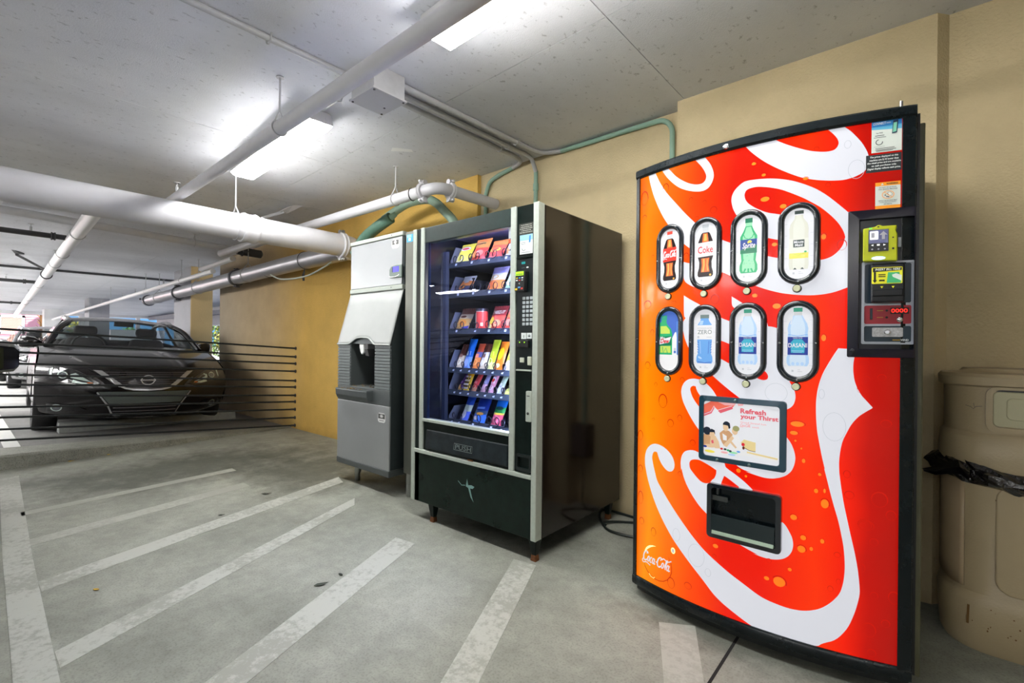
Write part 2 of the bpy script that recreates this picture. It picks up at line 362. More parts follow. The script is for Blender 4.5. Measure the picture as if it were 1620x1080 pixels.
struct(MB().box(-26, 5.8, -7.25, -7, 0, 2.9).build('wall_front', m_grey))

# floor paint: worn white hatching of the access aisle
def worn(name, col, under, cov):
    m = bpy.data.materials.new(name); m.use_nodes = True; nt = m.node_tree; L = nt.links.new; b = P_(m)
    g = nd(nt, 'NewGeometry'); n1 = nd(nt, 'TexNoise', Scale=30.0, Detail=7.0, Roughness=.75); n2 = nd(nt, 'TexNoise', Scale=2.2, Detail=4.0)
    L(g.outputs['Position'], n1.inputs['Vector']); L(g.outputs['Position'], n2.inputs['Vector'])
    ad = nd(nt, 'Math', operation='MULTIPLY_ADD'); L(n2.outputs['Fac'], ad.inputs[0]); ad.inputs[1].default_value = .9; L(n1.outputs['Fac'], ad.inputs[2])
    mr = nd(nt, 'MapRange'); mr.inputs[1].default_value = .95-cov; mr.inputs[2].default_value = 1.1-cov; L(ad.outputs[0], mr.inputs[0])
    mx = nd(nt, 'MixRGB'); L(mr.outputs[0], mx.inputs[0]); mx.inputs[1].default_value = (*lin(under), 1); mx.inputs[2].default_value = (*lin(col), 1)
    L(mx.outputs[0], b.inputs['Base Color']); b.inputs['Roughness'].default_value = .6; b.inputs['Specular IOR Level'].default_value = .3
    return m
m_paint = worn('worn_floor_paint', (186, 189, 181), (160, 162, 153), .10)
m_paint2 = worn('faint_floor_paint', (176, 179, 170), (162, 164, 155), .02)
def stripe(q, m=m_paint):
    MB().prism([(x, y, 0) for x, y in q], (0, 0, .0016)).build('painted_stripe', m, fl)
stripe([(-5.52, .26), (-5.55, .37), (-3.4, .28), (-2.1, .24), (-.2, .12), (-.2, .02), (-2.23, .14), (-3.5, .18)])
stripe([(-4.37, .3), (-4.28, .3), (-4.45, 1.6), (-4.55, 1.6)], m_paint2)
stripe([(-3.75, .29), (-3.63, .29), (-3.9, 1.5), (-4.03, 1.5)], m_paint2)
stripe([(-3.07, .27), (-2.94, .27), (-3.47, 2.03), (-3.63, 2.08)])
stripe([(-2.34, .25), (-2.21, .25), (-2.93, 1.80), (-3.06, 1.88)])
stripe([(-1.70, .40), (-1.56, .40), (-2.12, 1.68), (-2.27, 1.66)])
stripe([(-1.06, .78), (-.93, .78), (-1.46, 1.92), (-1.59, 1.90)])
stripe([(-.47, 1.2), (-.36, 1.24), (-.67, 1.93), (-.79, 1.86)], m_paint2)
MB().box(-.526, -.516, -2, 2.78, .0, .0012).build('control_joint', M('joint_black', (22, 22, 22), .9), fl)

# parking deck behind the curb; it tilts up towards the left of the photo
def dz(x, y):
    top = .105-.0365*y if y < 2.87 else 0
    return max(-.01, top*min(1, max(0, (x+16)/5)))
xs = [-26.2, -20, -16, -13.5, -11, -8.4, -7.4, -6.2]; ys = [-7, -4, -2, 0, .5, 1, 1.5, 2, 2.5, 2.86, 3.6, 6, 6.3]
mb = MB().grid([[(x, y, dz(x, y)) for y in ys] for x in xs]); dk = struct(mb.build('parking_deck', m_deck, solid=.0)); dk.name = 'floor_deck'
cb = MB(); cy = [-7, -4, -2, 0, .6, 1.2, 1.8, 2.4, 2.86]
ring = lambda y: [(-5.87-.105*(y-.28), y, -.02), (-5.885-.105*(y-.28), y, max(.012, dz(-6.2, y)*1.25)*.9), (-5.93-.105*(y-.28), y, max(.012, dz(-6.2, y)*1.25)), (-6.32, y, max(.012, dz(-6.2, y)*1.25)+.002), (-6.32, y, -.05)]
cb.loft([ring(y) for y in cy]); struct(cb.build('trim_curb', m_curb))
# bay lines on the deck
m_pd = worn('deck_paint', (200, 200, 198), (150, 149, 147), .4)
for yy in (.33, 3.35, -2.5):
    g_ = [[(x, yy+o, dz(x, yy)+.004) for o in (0, .11)] for x in (-12, -11, -8.4, -7.9, -7.4, -6.9, -6.35)]
    MB().grid(g_).build('painted_stripe', m_pd, dk)

# far end of the garage: pillars, lintel, openings
struct(MB().box(-10.76, -9.8, 2.75, 3.09, -.02, 2.5).build('pillar', [m_grey]))
pf = MB().box(-9.802, -9.78, 2.753, 3.09, -.02, 2.5).build('pillar_face', M('pillar_face_tan', (222, 190, 132), .85, noise=(3, .06), bump=(80, .3))); struct(pf)  # lighter tan on the side towards the camera
struct(MB().box(-18.6, -17.9, 2.55, 3.0, -.02, 2.4).build('pillar', m_grey)); struct(MB().box(-24.6, -24.0, 2.2, 2.7, -.02, 2.3).build('pillar', m_white))
struct(MB().box(-26.4, -26.0, -7, 6.3, 2.02, 2.5).build('trim_1', m_white))
struct(MB().box(-26.4, -26.0, -7, 4.4, -.3, .62).build('wall_far', m_white)); struct(MB().box(-26.4, -26.0, 4.4, 6.3, -.3, 1.5).build('wall_far', m_white))
for y, w in ((-1.5, .2), (2.62, .1), (2.95, .1), (3.42, .3), (5.3, .12)): struct(MB().box(-26.3, -26.1, y, y+w, .6, 2.05).build('trim_2', m_white))
struct(MB().box(-17, -8.8, 6.0, 6.2, -.02, .5).build('wall_side', m_white)); struct(MB().box(-26, -8.8, 6.0, 6.2, 1.62, 2.5).build('trim_3', m_white))
struct(MB().box(-26, -8.8, 5.7, 5.85, 1.95, 2.1).build('trim_4', m_grey))

# pale smears on the slab
m_smear = M('pale_smear', (246, 247, 248), .8)
for pts in ([(-2.98, 2.10), (-2.92, 2.07), (-2.88, 2.12), (-2.84, 2.18), (-2.87, 2.22), (-2.91, 2.17)],):
    MB().add([(x, y, CZ(x)-h) for h in (.0006, .0012) for x, y in pts], [tuple(range(6)), tuple(range(6, 12))]+[(i, (i+1) % 6, 6+(i+1) % 6, 6+i) for i in range(6)]).build('paint_smear', m_smear, cl)
# ------------------------------------------------------------------ overhead services
m_galv = M('galvanised_grey', (186, 187, 188), .45, noise=(30, .06))
m_wpipe = M('white_painted_pipe', (206, 206, 210), .45, noise=(6, .05))
m_silver = M('silver_painted_pipe', (168, 168, 172), .3, metal=.4, noise=(5, .1))
m_dark = M('dark_iron', (62, 62, 64), .5)
m_mint = M('mint_painted_conduit', (142, 176, 158), .45)
m_green = M('green_hose_cover', (78, 112, 96), .55, noise=(12, .18), bump=(30, .3))
m_blk = M('black_plastic', (16, 17, 19), .38)

def ringpath(c, r, axis, n=20):
    a = Vector(axis).normalized(); u = Vector((0, 0, 1)) if abs(a.z) < .9 else Vector((1, 0, 0)); u = (u-a*u.dot(a)).normalized(); w = a.cross(u)
    return [Vector(c)+r*(math.cos(2*PI*i/n)*u+math.sin(2*PI*i/n)*w) for i in range(n)]
def hanger(parent, p, r, x=None, m=None, rod=True):
    """clevis hanger: ring round the pipe, threaded rod and plate up to the slab"""
    p = Vector(p); mb = MB(); mb.tube(ringpath(p, r+.004, x or (1, 0, 0), 20), .004, 6, closed=True)
    if rod:
        mb.tube([p+Vector((0, 0, r+.05)), Vector((p.x, p.y, CZ(p.x)))], .0055, 8); mb.cyl((p.x, p.y, CZ(p.x)-.006), (p.x, p.y, CZ(p.x)), .02, 12)
        a = Vector(x or (1, 0, 0)); s = Vector((-a.y, a.x, 0)).normalized()
        mb.tube([p+s*(r+.003)*.75+Vector((0, 0, r*.7)), p+Vector((0, 0, r+.06)), p-s*(r+.003)*.75+Vector((0, 0, r*.7))], .005, 6)
    return mb.build('hanger', m or m_galv, parent, smooth=True)
def coupling(parent, p, r, ax, m, lug=True, w=.05):
    p, a = Vector(p), Vector(ax).normalized(); mb = MB()
    mb.tube([p-a*w/2, p-a*w*.35, p-a*w*.15, p+a*w*.15, p+a*w*.35, p+a*w/2], [r+.012, r+.018, r+.010, r+.010, r+.018, r+.012], 24)
    s = Vector((-a.y, a.x, 0)).normalized()
    if lug:
        for d in (Vector((0, 0, 1)), Vector((0, 0, -1))):
            q = p+d*(r+.02); mb.tube([q-a*.025, q+a*.025], .022, 8); mb.tube([q-s*.04+d*.008, q+s*.04+d*.008], .009, 8)
    return mb.build('coupling', m, parent, smooth=True)
def pipe(name, label, path, r, m, cat='pipe', n=20):
    o = empty(name, path[0], label, cat); MB().tube(path, r, n).build('pipe_run', m, o, smooth=True); return o

# big white drain, elbow and silver drain along the wall
YB = [(-4.3, -4.5, 2.075), (-4.3, .2, 2.063), (-4.3, 2.50, 2.052)]
o = pipe('drain_pipe', 'thick white drain pipe hung under the ceiling across the left of the photo', YB, .107, m_wpipe)
coupling(o, (-4.3, 1.62, 2.056), .107, (0, 1, 0), m_wpipe, lug=False, w=.12)
MB().tube([(-4.3, 1.72, 2.165), (-4.28, 1.78, 2.13)], .012, 8).build('clamp_lug', m_wpipe, o)
hanger(o, (-4.3, 1.52, 2.056), .107, (0, 1, 0), m_wpipe); hanger(o, (-4.3, -1.5, 2.066), .107, (0, 1, 0), m_wpipe)
coupling(o, (-4.3, 2.47, 2.052), .107, (0, 1, 0), m_wpipe)
MB().tube(arc((-4.46, 2.50, 2.052), .16, 0, 90, 10, (1, 0, 0), (0, 1, 0)), .104, 20).build('elbow', m_wpipe, o, smooth=True)
SV = lambda x: 2.025+.0198*(x+5.84)
o = pipe('drain_pipe', 'silver drain pipe with dark couplings running along the yellow wall', [(-4.47, 2.655, SV(-4.5)), (-5.84, 2.62, SV(-5.84)), (-11.95, 2.62, SV(-11.95))], .095, m_silver)
for x in (-7.35, -10.0): coupling(o, (x, 2.62, SV(x)), .095, (1, 0, 0), M('coupling_grey', (92, 92, 96), .45, .5))
for x in (-6.95, -8.95, -11.2): hanger(o, (x, 2.62, SV(x)), .095, (1, 0, 0))
for x in (-6.3, -5.35): MB().tube(ringpath((x, 2.63, SV(x)), .098, (1, 0, 0)), .004, 6, closed=True).build('strap', m_dark, o, smooth=True)
mb = MB(); mb.tube([(-11.9, 2.62, SV(-11.9)), (-11.99, 2.62, SV(-12)), (-12.03, 2.62, SV(-12))], [.112, .112, .08], 20); mb.cyl((-11.98, 2.5, SV(-12)+.02), (-11.98, 2.47, SV(-12)+.02), .02, 8); mb.build('end_cap', M('coupling_grey', (92, 92, 96)), o, smooth=True)
MB().tube([(-5.35, 2.62, 1.935), (-5.34, 2.6, 1.86), (-5.33, 2.6, 1.80)], [.006, .014, .012], 8).build('strap_buckle', m_dark, o, smooth=True)
tag(MB().tube(smooth_path([(-6.1, 2.56, 1.925), (-5.75, 2.52, 1.845), (-5.4, 2.5, 1.815), (-5.05, 2.52, 1.83), (-4.8, 2.56, 1.90), (-4.72, 2.6, 1.95)], 5), .009, 8).build('flexible_tube', M('white_tubing', (196, 204, 194), .5), smooth=True), 'thin white flexible tube sagging below the silver drain pipe', 'tube')

# white pipe with the elbow that turns into the wall above the snack machine
pts = [(-2.66, 2.9, 2.255), (-2.69, 2.42, 2.255)]+arc((-2.79, 2.41, 2.255), .10, 0, 90, 8, (1, 0, 0), (0, 1, 0))[1:]
pts = [Vector(p) for p in pts]; ex = Vector((-2.79, 2.51, 2.255))
pts = [Vector((-2.66, 2.9, 2.255)), Vector((-2.685, 2.40, 2.255))]+[Vector((-2.685-.09*(1-math.cos(t)), 2.40-.09*math.sin(t), 2.255)) for t in [PI/2*i/8 for i in range(1, 9)]]+[Vector((-2.9, 2.305, 2.255)), Vector((-5.6, 2.28, 2.25)), Vector((-6.9, 2.27, 2.235))]
o = pipe('sprinkler_pipe', 'white pipe with grooved elbow turning into the wall above the snack machine', pts, .043, m_wpipe)
coupling(o, (-2.69, 2.43, 2.255), .043, (0, 1, 0), m_wpipe, w=.035); coupling(o, (-2.86, 2.307, 2.255), .043, (1, 0, 0), m_wpipe, w=.035)
hanger(o, (-3.2, 2.303, 2.255), .043, (1, 0, 0), m_wpipe)
MB().tube(ringpath((-2.99, 2.304, 2.255), .046, (1, .3, 0)), .004, 6, closed=True).build('strap', m_dark, o, smooth=True)
o = empty('insulated_hose', (-3.89, 2.45, 2.06), 'dark green insulated hose sloping up behind the ice machine top', 'hose')
MB().tube(smooth_path([(-4.02, 2.45, 1.93), (-3.88, 2.45, 2.05), (-3.7, 2.46, 2.13), (-3.54, 2.5, 2.205)], 4), [.05]*13, 14).build('insulation', m_green, o, smooth=True)
MB().tube([(-3.56, 2.5, 2.2), (-3.5, 2.52, 2.235)], [.03, .022], 10).build('bare_end', m_mint, o, smooth=True)
tag(MB().tube(smooth_path([(-3.78, 2.6, 2.25), (-3.6, 2.62, 2.315), (-3.43, 2.62, 2.345), (-3.2, 2.62, 2.33), (-3.08, 2.62, 2.28), (-2.98, 2.62, 2.2), (-2.86, 2.62, 2.09), (-2.78, 2.62, 1.95)], 5), .037, 14).build('insulated_hose', M('sage_hose_cover', (124, 148, 132), .5, noise=(14, .1)), smooth=True), 'sage green hose arching down behind the snack machine', 'hose')

# sprinkler main beside the lights, and the bright white main further back
def head(parent, p, m=m_galv):
    p = Vector(p); mb = MB(); mb.cyl(p, p+Vector((0, 0, .045)), .012, 8); mb.cyl(p+Vector((0, 0, .075)), p+Vector((0, 0, .079)), .026, 12)
    mb.tube([p+Vector((-.012, 0, .04)), p+Vector((-.014, 0, .06)), p+Vector((0, 0, .076)), p+Vector((.014, 0, .06)), p+Vector((.012, 0, .04))], .003, 5)
    mb.build('sprinkler_head', m, parent, smooth=True)
P0, P1 = Vector((.9, 1.12, 2.30)), Vector((-4.9, 1.15, 2.228)); at = lambda x: P0+(P1-P0)*((x-P0.x)/(P1.x-P0.x))
o = pipe('sprinkler_pipe', 'white sprinkler main running beside the two ceiling lights', [P0, P1], .036, m_wpipe)
for x in (-2.62, .5): hanger(o, at(x), .036, (1, 0, 0))
head(o, at(-4.45)+Vector((0, 0, .036)), m_galv)
W0, W1 = Vector((-5.5, .845, 2.29)), Vector((-25.9, 1.57, 1.915)); aw = lambda x: W0+(W1-W0)*((x-W0.x)/(W1.x-W0.x))
m_bright = M('bright_white_pipe', (244, 244, 244), .35)
o = pipe('sprinkler_pipe', 'bright white sprinkler main running to the far left of the garage', [W0, W1], .062, m_bright)
for x in (-7.0, -8.6, -13, -18): MB().tube(ringpath(aw(x), .065, (1, -.03, 0)), .005, 6, closed=True).build('strap', m_galv, o, smooth=True)
for x in (-9.67, -16.6): hanger(o, aw(x), .062, (1, 0, 0))
mb = MB(); mb.tube(ringpath(aw(-11.2), .068, (1, 0, 0)), .012, 8, closed=True); mb.build('brace_clamp', m_dark, o, smooth=True)
q = MB(); q.tube([aw(-11.2)+Vector((0, 0, .07)), (-10.3, .64, 2.36)], .018, 8); q.prism([(-10.1, .57, 2.403), (-10.34, .63, 2.37), (-10.28, .72, 2.37)], (0, 0, .02)); q.build('sway_brace', m_dark, o)
for k, x in enumerate((-7.55, -12.9, -18.9)):
    a = aw(x); o = pipe('sprinkler_branch', ['dark sprinkler branch pipe nearest the big white drain, far left', 'dark sprinkler branch pipe behind the sway brace, far left', 'dark sprinkler branch pipe deepest in the garage, far left'][k], [a+Vector((0, -.05, .03)), a+Vector((0, -4.5, .05))], .03, m_dark, 'pipe', 12)
    coupling(o, a+Vector((0, -.16-.04*k, .03)), .03, (0, 1, 0), m_dark, w=.04, lug=False); head(o, a+Vector((0, -.34-.1*k, .06)), m_galv)
o = pipe('sprinkler_pipe', 'white pipe below and behind the big drain ending in a dark coupling', [(-7.0, -4, 2.44), (-7.0, .31, 2.401), (-7.0, 2.52, 2.326)], .041, m_wpipe)
mb = MB(); mb.tube([(-7.0, 2.50, 2.326), (-7.0, 2.80, 2.312), (-7.0, 2.82, 2.312)], [.056, .056, .03], 16); mb.tube(ringpath((-7.0, 2.56, 2.323), .062, (0, 1, 0)), .01, 8, closed=True); mb.build('dark_coupling', m_dark, o, smooth=True)
hanger(o, (-7.0, 2.0, 2.343), .041, (0, 1, 0))
o = pipe('sprinkler_pipe', 'short white capped pipe beyond the dark coupling', [(-6.95, 2.43, 2.198), (-8.25, 2.45, 2.175)], .036, m_bright)
o = pipe('sprinkler_pipe', 'long white pipe above the silver drain running to the far openings', [(-7.75, 2.45, 2.105), (-24, 2.42, 1.80)], .036, m_bright)
for x in (-9.2, -11.4, -14.5): hanger(o, (x, 2.45, 2.105+.0188*(x+7.75)), .036, (1, 0, 0))
for x in (-10.2, -12.2, -13.3, -15.6, -17): head(o, (x, 2.45, 2.105+.0188*(x+7.75)+.036), m_galv)
o = pipe('brace_pipe', 'thin white pipe with a swivel bracket on the ceiling near the drain', [(-5.9, 1.9, 2.31), (-5.0, 2.235, 2.45)], .018, m_wpipe)
MB().prism([(-5.02, 2.19, 2.44), (-5.02, 2.27, 2.44), (-4.80, 2.32, CZ(-4.85)), (-4.86, 2.25, CZ(-4.9))], (.0, 0, .012)).build('bracket', m_wpipe, o)
tag(MB().tube([(-11.88, -4, CZ(-11.9)-.03), (-11.92, 3.1, CZ(-11.9)-.03)], .022, 8).build('conduit', m_dark, smooth=True), 'dark joint line straight across the ceiling behind the sway brace', 'conduit')  # thin tube standing in for the dark joint in the ceiling

# surface conduits: one across, three from the junction box to the wall
def strap(o, p, ax='y'):
    x, y, z = p
    MB().tube([(x-.03, y, CZ(x)), (x-.02, y, z-.012), (x, y, z-.022), (x+.02, y, z-.012), (x+.03, y, CZ(x))] if ax == 'y' else [(x, y-.03, CZ(x)), (x, y-.02, z-.012), (x, y, z-.022), (x, y+.02, z-.012), (x, y+.03, CZ(x))], .004, 6).build('strap', m_galv, o, smooth=True)
zc = lambda x: CZ(x)-.020
o = pipe('conduit', 'grey conduit crossing the ceiling towards the junction box', [(-2.33, -3.5, zc(-2.33)), (-2.3, 1.40, zc(-2.3))], .015, m_galv, 'conduit', 10); strap(o, (-2.31, .95, zc(-2.3))); strap(o, (-2.33, .2, zc(-2.3)))
o = pipe('conduit', 'grey conduit between the far ceiling light and the junction box', [(-2.74, 1.44, zc(-2.7)), (-2.3, 1.42, zc(-2.3))], .015, m_galv, 'conduit', 10); strap(o, (-2.55, 1.432, zc(-2.5)), 'x')
o = pipe('conduit', 'grey conduit between the junction box and the near ceiling light', [(-2.15, 1.41, zc(-2.2)), (-1.6, 1.395, zc(-1.6))], .015, m_galv, 'conduit', 10); strap(o, (-1.85, 1.40, zc(-1.85)), 'x')
B = smooth_path
def two_tone(name, label, a, b, r=.016):
    o = empty(name, a[0], label, 'conduit'); MB().tube(a, r, 10).build('grey_run', m_galv, o, smooth=True); MB().tube(b, r, 10).build('mint_run', m_mint, o, smooth=True); return o
yw = 2.88
a = [(-2.165, 1.56, zc(-2.16)), (-2.15, 2.6, zc(-2.16))]+B([(-2.15, 2.7, zc(-2.15)), (-2.12, 2.82, zc(-2.1)), (-2.0, yw, zc(-2.0))], 4)
b = [(-2.0, yw, zc(-2)), (-1.28, yw, CZ(-1.2)-.03)]+[(-1.27+.10*math.sin(t), yw, CZ(-1.2)-.03-.10*(1-math.cos(t))) for t in [PI/2*i/8 for i in range(1, 9)]]+[(-1.17, yw, 1.6), (-1.17, yw, .50)]
o = two_tone('conduit', 'conduit along the wall top that drops behind the red drink machine', a, b); strap(o, (-2.155, 2.55, zc(-2.1)))
bx = MB().box(-1.235, -1.105, 2.80, 2.90, .34, .56).build('outlet_box', m_dark, o, bevel=.006)
for z in (1.9, .9): MB().cyl((-1.17, yw, z), (-1.17, yw, z+.05), .02, 10).build('conduit_joint', m_mint, o, smooth=True)
a = [(-2.245, 1.56, zc(-2.24)), (-2.24, 2.62, zc(-2.24))]+B([(-2.24, 2.68, zc(-2.24)), (-2.235, 2.82, CZ(-2.2)-.03), (-2.23, yw, CZ(-2.2)-.12)], 4)
o = two_tone('conduit', 'middle conduit of three that bends straight down the tan wall', a, [(-2.23, yw, CZ(-2.2)-.11), (-2.23, yw, .4)]); strap(o, (-2.243, 2.56, zc(-2.2)))
MB().cyl((-2.23, yw, 2.28), (-2.23, yw, 2.33), .021, 10).build('conduit_joint', m_mint, o, smooth=True)
a = [(-2.318, 1.56, zc(-2.3)), (-2.317, 2.62, zc(-2.3))]+B([(-2.317, 2.7, zc(-2.3)), (-2.35, 2.84, zc(-2.3)), (-2.46, yw, zc(-2.4)-.01)], 4)
b = [(-2.46, yw, zc(-2.4)-.01), (-2.60, yw, zc(-2.6)-.03)]+B([(-2.62, yw, zc(-2.6)-.035), (-2.71, yw, zc(-2.7)-.07), (-2.755, yw, zc(-2.7)-.16)], 4)+[(-2.76, yw, 1.5)]
o = two_tone('conduit', 'left conduit of three that turns along the wall and drops by the yellow wall', a, b); strap(o, (-2.318, 2.56, zc(-2.3)))
o = empty('junction_box', (-2.22, 1.48, 2.4), 'grey metal junction box on the ceiling between the two lights', 'box')
MB().box(-2.325, -2.115, 1.385, 1.575, 2.412, CZ(-2.2)).build('box_body', m_galv, o, bevel=.002)
MB().box(-2.335, -2.105, 1.375, 1.585, 2.402, 2.412).build('cover_plate', M('cover_grey', (190, 190, 191), .45, noise=(8, .05)), o, bevel=.002)
mb = MB()
for x in (-2.32, -2.12):
    for y in (1.39, 1.57): mb.cyl((x, y, 2.398), (x, y, 2.403), .006, 8)
mb.cyl((-2.25, 1.54, 2.4), (-2.25, 1.54, 2.403), .006, 8); mb.build('cover_screws', m_dark, o)

# fluorescent lights: housing, wrap-round lens
m_house = M('light_housing', (214, 214, 214), .5)
m_lens = M('light_lens', (255, 255, 255), .4, emit=LAMP_E, ecol=(255, 253, 250))
def light(name, a, b, label, w=.165, drop=.115, group=None):
    a, b = Vector(a), Vector(b); t = (b-a).normalized(); s = Vector((-t.y, t.x, 0)); mid = (a+b)/2; z1 = CZ(mid.x)-.004; z0 = z1-drop
    o = empty(name, (mid.x, mid.y, z0), label, 'light', group)
    def rg(p, hw, e, z): return [Vector((q.x, q.y, z)) for q in (a-t*e+s*hw, a-t*e-s*hw, b+t*e-s*hw, b+t*e+s*hw)]
    MB().loft([rg(0, w/2-.012, -.01, z1), rg(0, w/2-.002, .002, z1-.012), rg(0, w/2+.008, .010, z0+.045), rg(0, w/2+.008, .010, z0+.036)]).build('housing', m_house, o, bevel=.003)
    MB().loft([rg(0, w/2+.003, .005, z0+.037), rg(0, w/2+.003, .005, z0+.030), rg(0, w/2-.012, -.02, z0+.008), rg(0, w/2-.026, -.036, z0)]).build('lens', m_lens, o, bevel=.004)
    mb = MB()
    for e in (a, b):
        for k in (-.05, .05): q = e+s*k; d = t*(.02 if e is b else -.02); mb.cyl((q.x, q.y, z0+.07), (q.x+d.x*.5, q.y+d.y*.5, z0+.07), .012, 10)
    mb.build('latches', m_house, o)
    return o
light('fluorescent_light', (-4.10, 1.50, 0), (-2.76, 1.425, 0), 'lit fluorescent ceiling light nearer the big white drain pipe')
light('fluorescent_light', (-1.66, 1.40, 0), (-.30, 1.345, 0), 'lit fluorescent ceiling light cut by the top edge of the photo')
for i, (x, y) in enumerate([(x_, y_) for y_ in (-4.2, -6.1) for x_ in (-5.4, -3.6, -1.8, 0)]+[(2.6, -3.4), (2.6, -6.1)]+[(x_, y_) for y_ in (-.35, -1.5, -2.7, -4.0) for x_ in (-8.5, -10.8, -13.1, -15.4, -17.7, -20, -22.3, -24.6)]):  # rows mirrored in the glass, plus many added out of view for fill light
    light('fluorescent_light', (x-.66, y, 0), (x+.66, y-.04, 0), 'unseen fluorescent ceiling light in the added rows that brighten the garage', group='unseen garage fill lights')

# cable barrier on the curb
m_cable = M('dark_wire_cable', (40, 44, 46), .45, .4, bump=(160, .6))
zw = [1.019, .912, .825, .728, .608, .527, .422, .341, .244, .139, .040]
zl = [1.194, 1.078, .998, .898, .80, .713, .615, .516, .428, .324, .229]
o = empty('cable_barrier', (-6.05, 2.86, 0), 'barrier of dark steel cables strung from the yellow wall across the parked car', 'barrier')
for za, zb in zip(zw, zl):
    s = (zb-za)/2.575; path = [(-6.05, 2.858-(6.6*i/24), za+s*6.6*i/24) for i in range(25)]
    c = MB().tube(path, .0098, 8).build('cable', m_cable, o, smooth=True)
    mb = MB(); mb.cyl((-6.05, 2.86, za), (-6.05, 2.80, za+s*.06), .012, 8); mb.cyl((-6.05, 2.862, za), (-6.05, 2.852, za), .022, 10); mb.build('end_fitting', m_dark, c, smooth=True)
# twist of the strands, seen as light dashes in front of the car
MB().box(-6.09, -6.01, -3.9, -3.8, 0, 1.6).build('post', m_dark, o)

o = empty('wheel_stop', (-7.3, 1.7, .03), 'long grey concrete wheel stop on the deck under the dark car', 'wheel stop')
def ws(y, x): z = dz(x, y)-.005; return [(x+.075, y, z), (x+.06, y, z+.095), (x+.04, y, z+.11), (x-.05, y, z+.11), (x-.075, y, z)]
MB().loft([ws(.78+1.85*i/6, -7.23-.2*i/6) for i in range(7)]).build('block', M('stop_concrete', (150, 154, 150), .8, noise=(20, .15), bump=(60, .4)), o, bevel=.006)

# small fallen leaves
def leaf(x, y, s, rot, col, label, z=.0022):
    m = M('leaf_%d_%d_%d' % col, col, .7); c, d = math.cos(rot), math.sin(rot); mb = MB()
    P = [(-1, 0, .05), (-.5, .35, .10), (.1, .42, .06), (.7, .2, .16), (1.1, 0, .22), (.6, -.22, .14), (0, -.4, .04), (-.55, -.32, .12)]
    q = [(x+s*(a*c-b*d), y+s*(a*d+b*c), z+s*h) for a, b, h in P]
    mb.add(q+[(x, y, z+s*.02)]+[(a, b, h+.0012) for a, b, h in q]+[(x, y, z+s*.02+.0012)], [(i, (i+1) % 8, 8) for i in range(8)]+[(9+i, 17, 9+(i+1) % 8) for i in range(8)]+[(i, 9+i, 9+(i+1) % 8, (i+1) % 8) for i in range(8)])
    return tag(mb.build('fallen_leaf', m), label, 'leaf')
leaf(-2.78, .43, .018, .4, (196, 160, 60), 'small yellow leaf on the bare floor near the left of the photo')
leaf(-2.08, 1.11, .03, 1.1, (58, 66, 56), 'dark leaf flat on the floor left of the middle stripe')
leaf(-2.1, 1.22, .018, 0, (58, 66, 56), 'smaller dark leaf just beyond the dark leaf by the middle stripe')
leaf(-3.38, 1.13, .02, .8, (60, 64, 58), 'dark leaf beside the far painted stripe, left of centre')
leaf(-3.61, 1.5, .035, .8, (70, 74, 68), 'broad dark leaf beyond the far painted stripe')
leaf(-5.86, .72, .025, .9, (200, 165, 50), 'yellow leaf lying against the foot of the curb, farther left')
leaf(-5.93, 1.0, .028, .2, (206, 170, 40), 'yellow leaf against the curb foot below the wheel stop')
leaf(-6.0, 1.28, .025, .2, (110, 108, 60), 'olive leaf against the curb foot beside the white scrap')
leaf(-6.02, 1.52, .032, .2, (226, 228, 222), 'white scrap of paper at the foot of the curb')
# ------------------------------------------------------------------ the lit drink machine
AX, AY, AR = -.49, 1.918, 1.37
def arcY(x): return AY+AR-math.sqrt(AR*AR-(x-AX)**2)
def DF(u, v, d): return (u, arcY(u)-d, v)
def bulge(w0, a, n=14):      # evenly spaced x's
    return [w0+(a-w0)*i/n for i in range(n+1)]
dm = empty('drink_vending_machine', (-.49, 2.35, 0), 'tall red drink vending machine with a bowed lit front and white swirl lettering', 'vending machine')
m_dmb = M('machine_black_paint', (12, 22, 26), .26, spec=.35, noise=(40, .25), dust=8)
m_olive = M('machine_side_olive', (88, 86, 62), .42, noise=(20, .1), dust=6)
m_bez = M('window_bezel_black', (18, 26, 34), .16, coat=.6)
m_chrome = M('chrome', (205, 206, 208), .14, 1)
m_btn = M('button_beige', (206, 210, 172), .3, coat=.3)

def pr(name, c, e=.55, rough=.22): return M('print_'+name, tuple(v*.72 for v in c), rough, emit=e, ecol=c)
PM = {}
PALETTE = dict(white=(232, 234, 240), grey=(196, 200, 208), dark=(38, 20, 20), brown=(96, 34, 22), amber=(226, 112, 58), gold=(250, 186, 92), label_red=(236, 62, 48), cap_red=(238, 78, 62),
    clear=(206, 210, 214), cap_clear=(190, 196, 202), txt_red=(214, 44, 54), green=(40, 176, 112), green_l=(150, 226, 178), green_d=(16, 122, 84), blue=(24, 66, 150), yellow=(240, 226, 90), lemon=(218, 220, 206),
    lemon_l=(226, 229, 218), olive=(44, 62, 60), lime=(196, 222, 96), dewblue=(72, 110, 200), aqua=(110, 168, 232), aqua_l=(176, 210, 246), navy=(30, 56, 150), teal=(60, 176, 206), capteal=(36, 160, 130), greycap=(110, 130, 128), pale=(206, 226, 246), pink=(226, 98, 112), pink_l=(240, 176, 180),
    brick=(200, 204, 212), skin=(206, 160, 118), skin_l=(228, 196, 158), hair=(36, 44, 58), blond=(160, 160, 110), cloth=(236, 236, 238), straw=(232, 212, 152), coral=(238, 110, 88))
PK = list(PALETTE)
PMATS = [pr(k, PALETTE[k], .5) for k in PK]
ix = {k: i for i, k in enumerate(PK)}

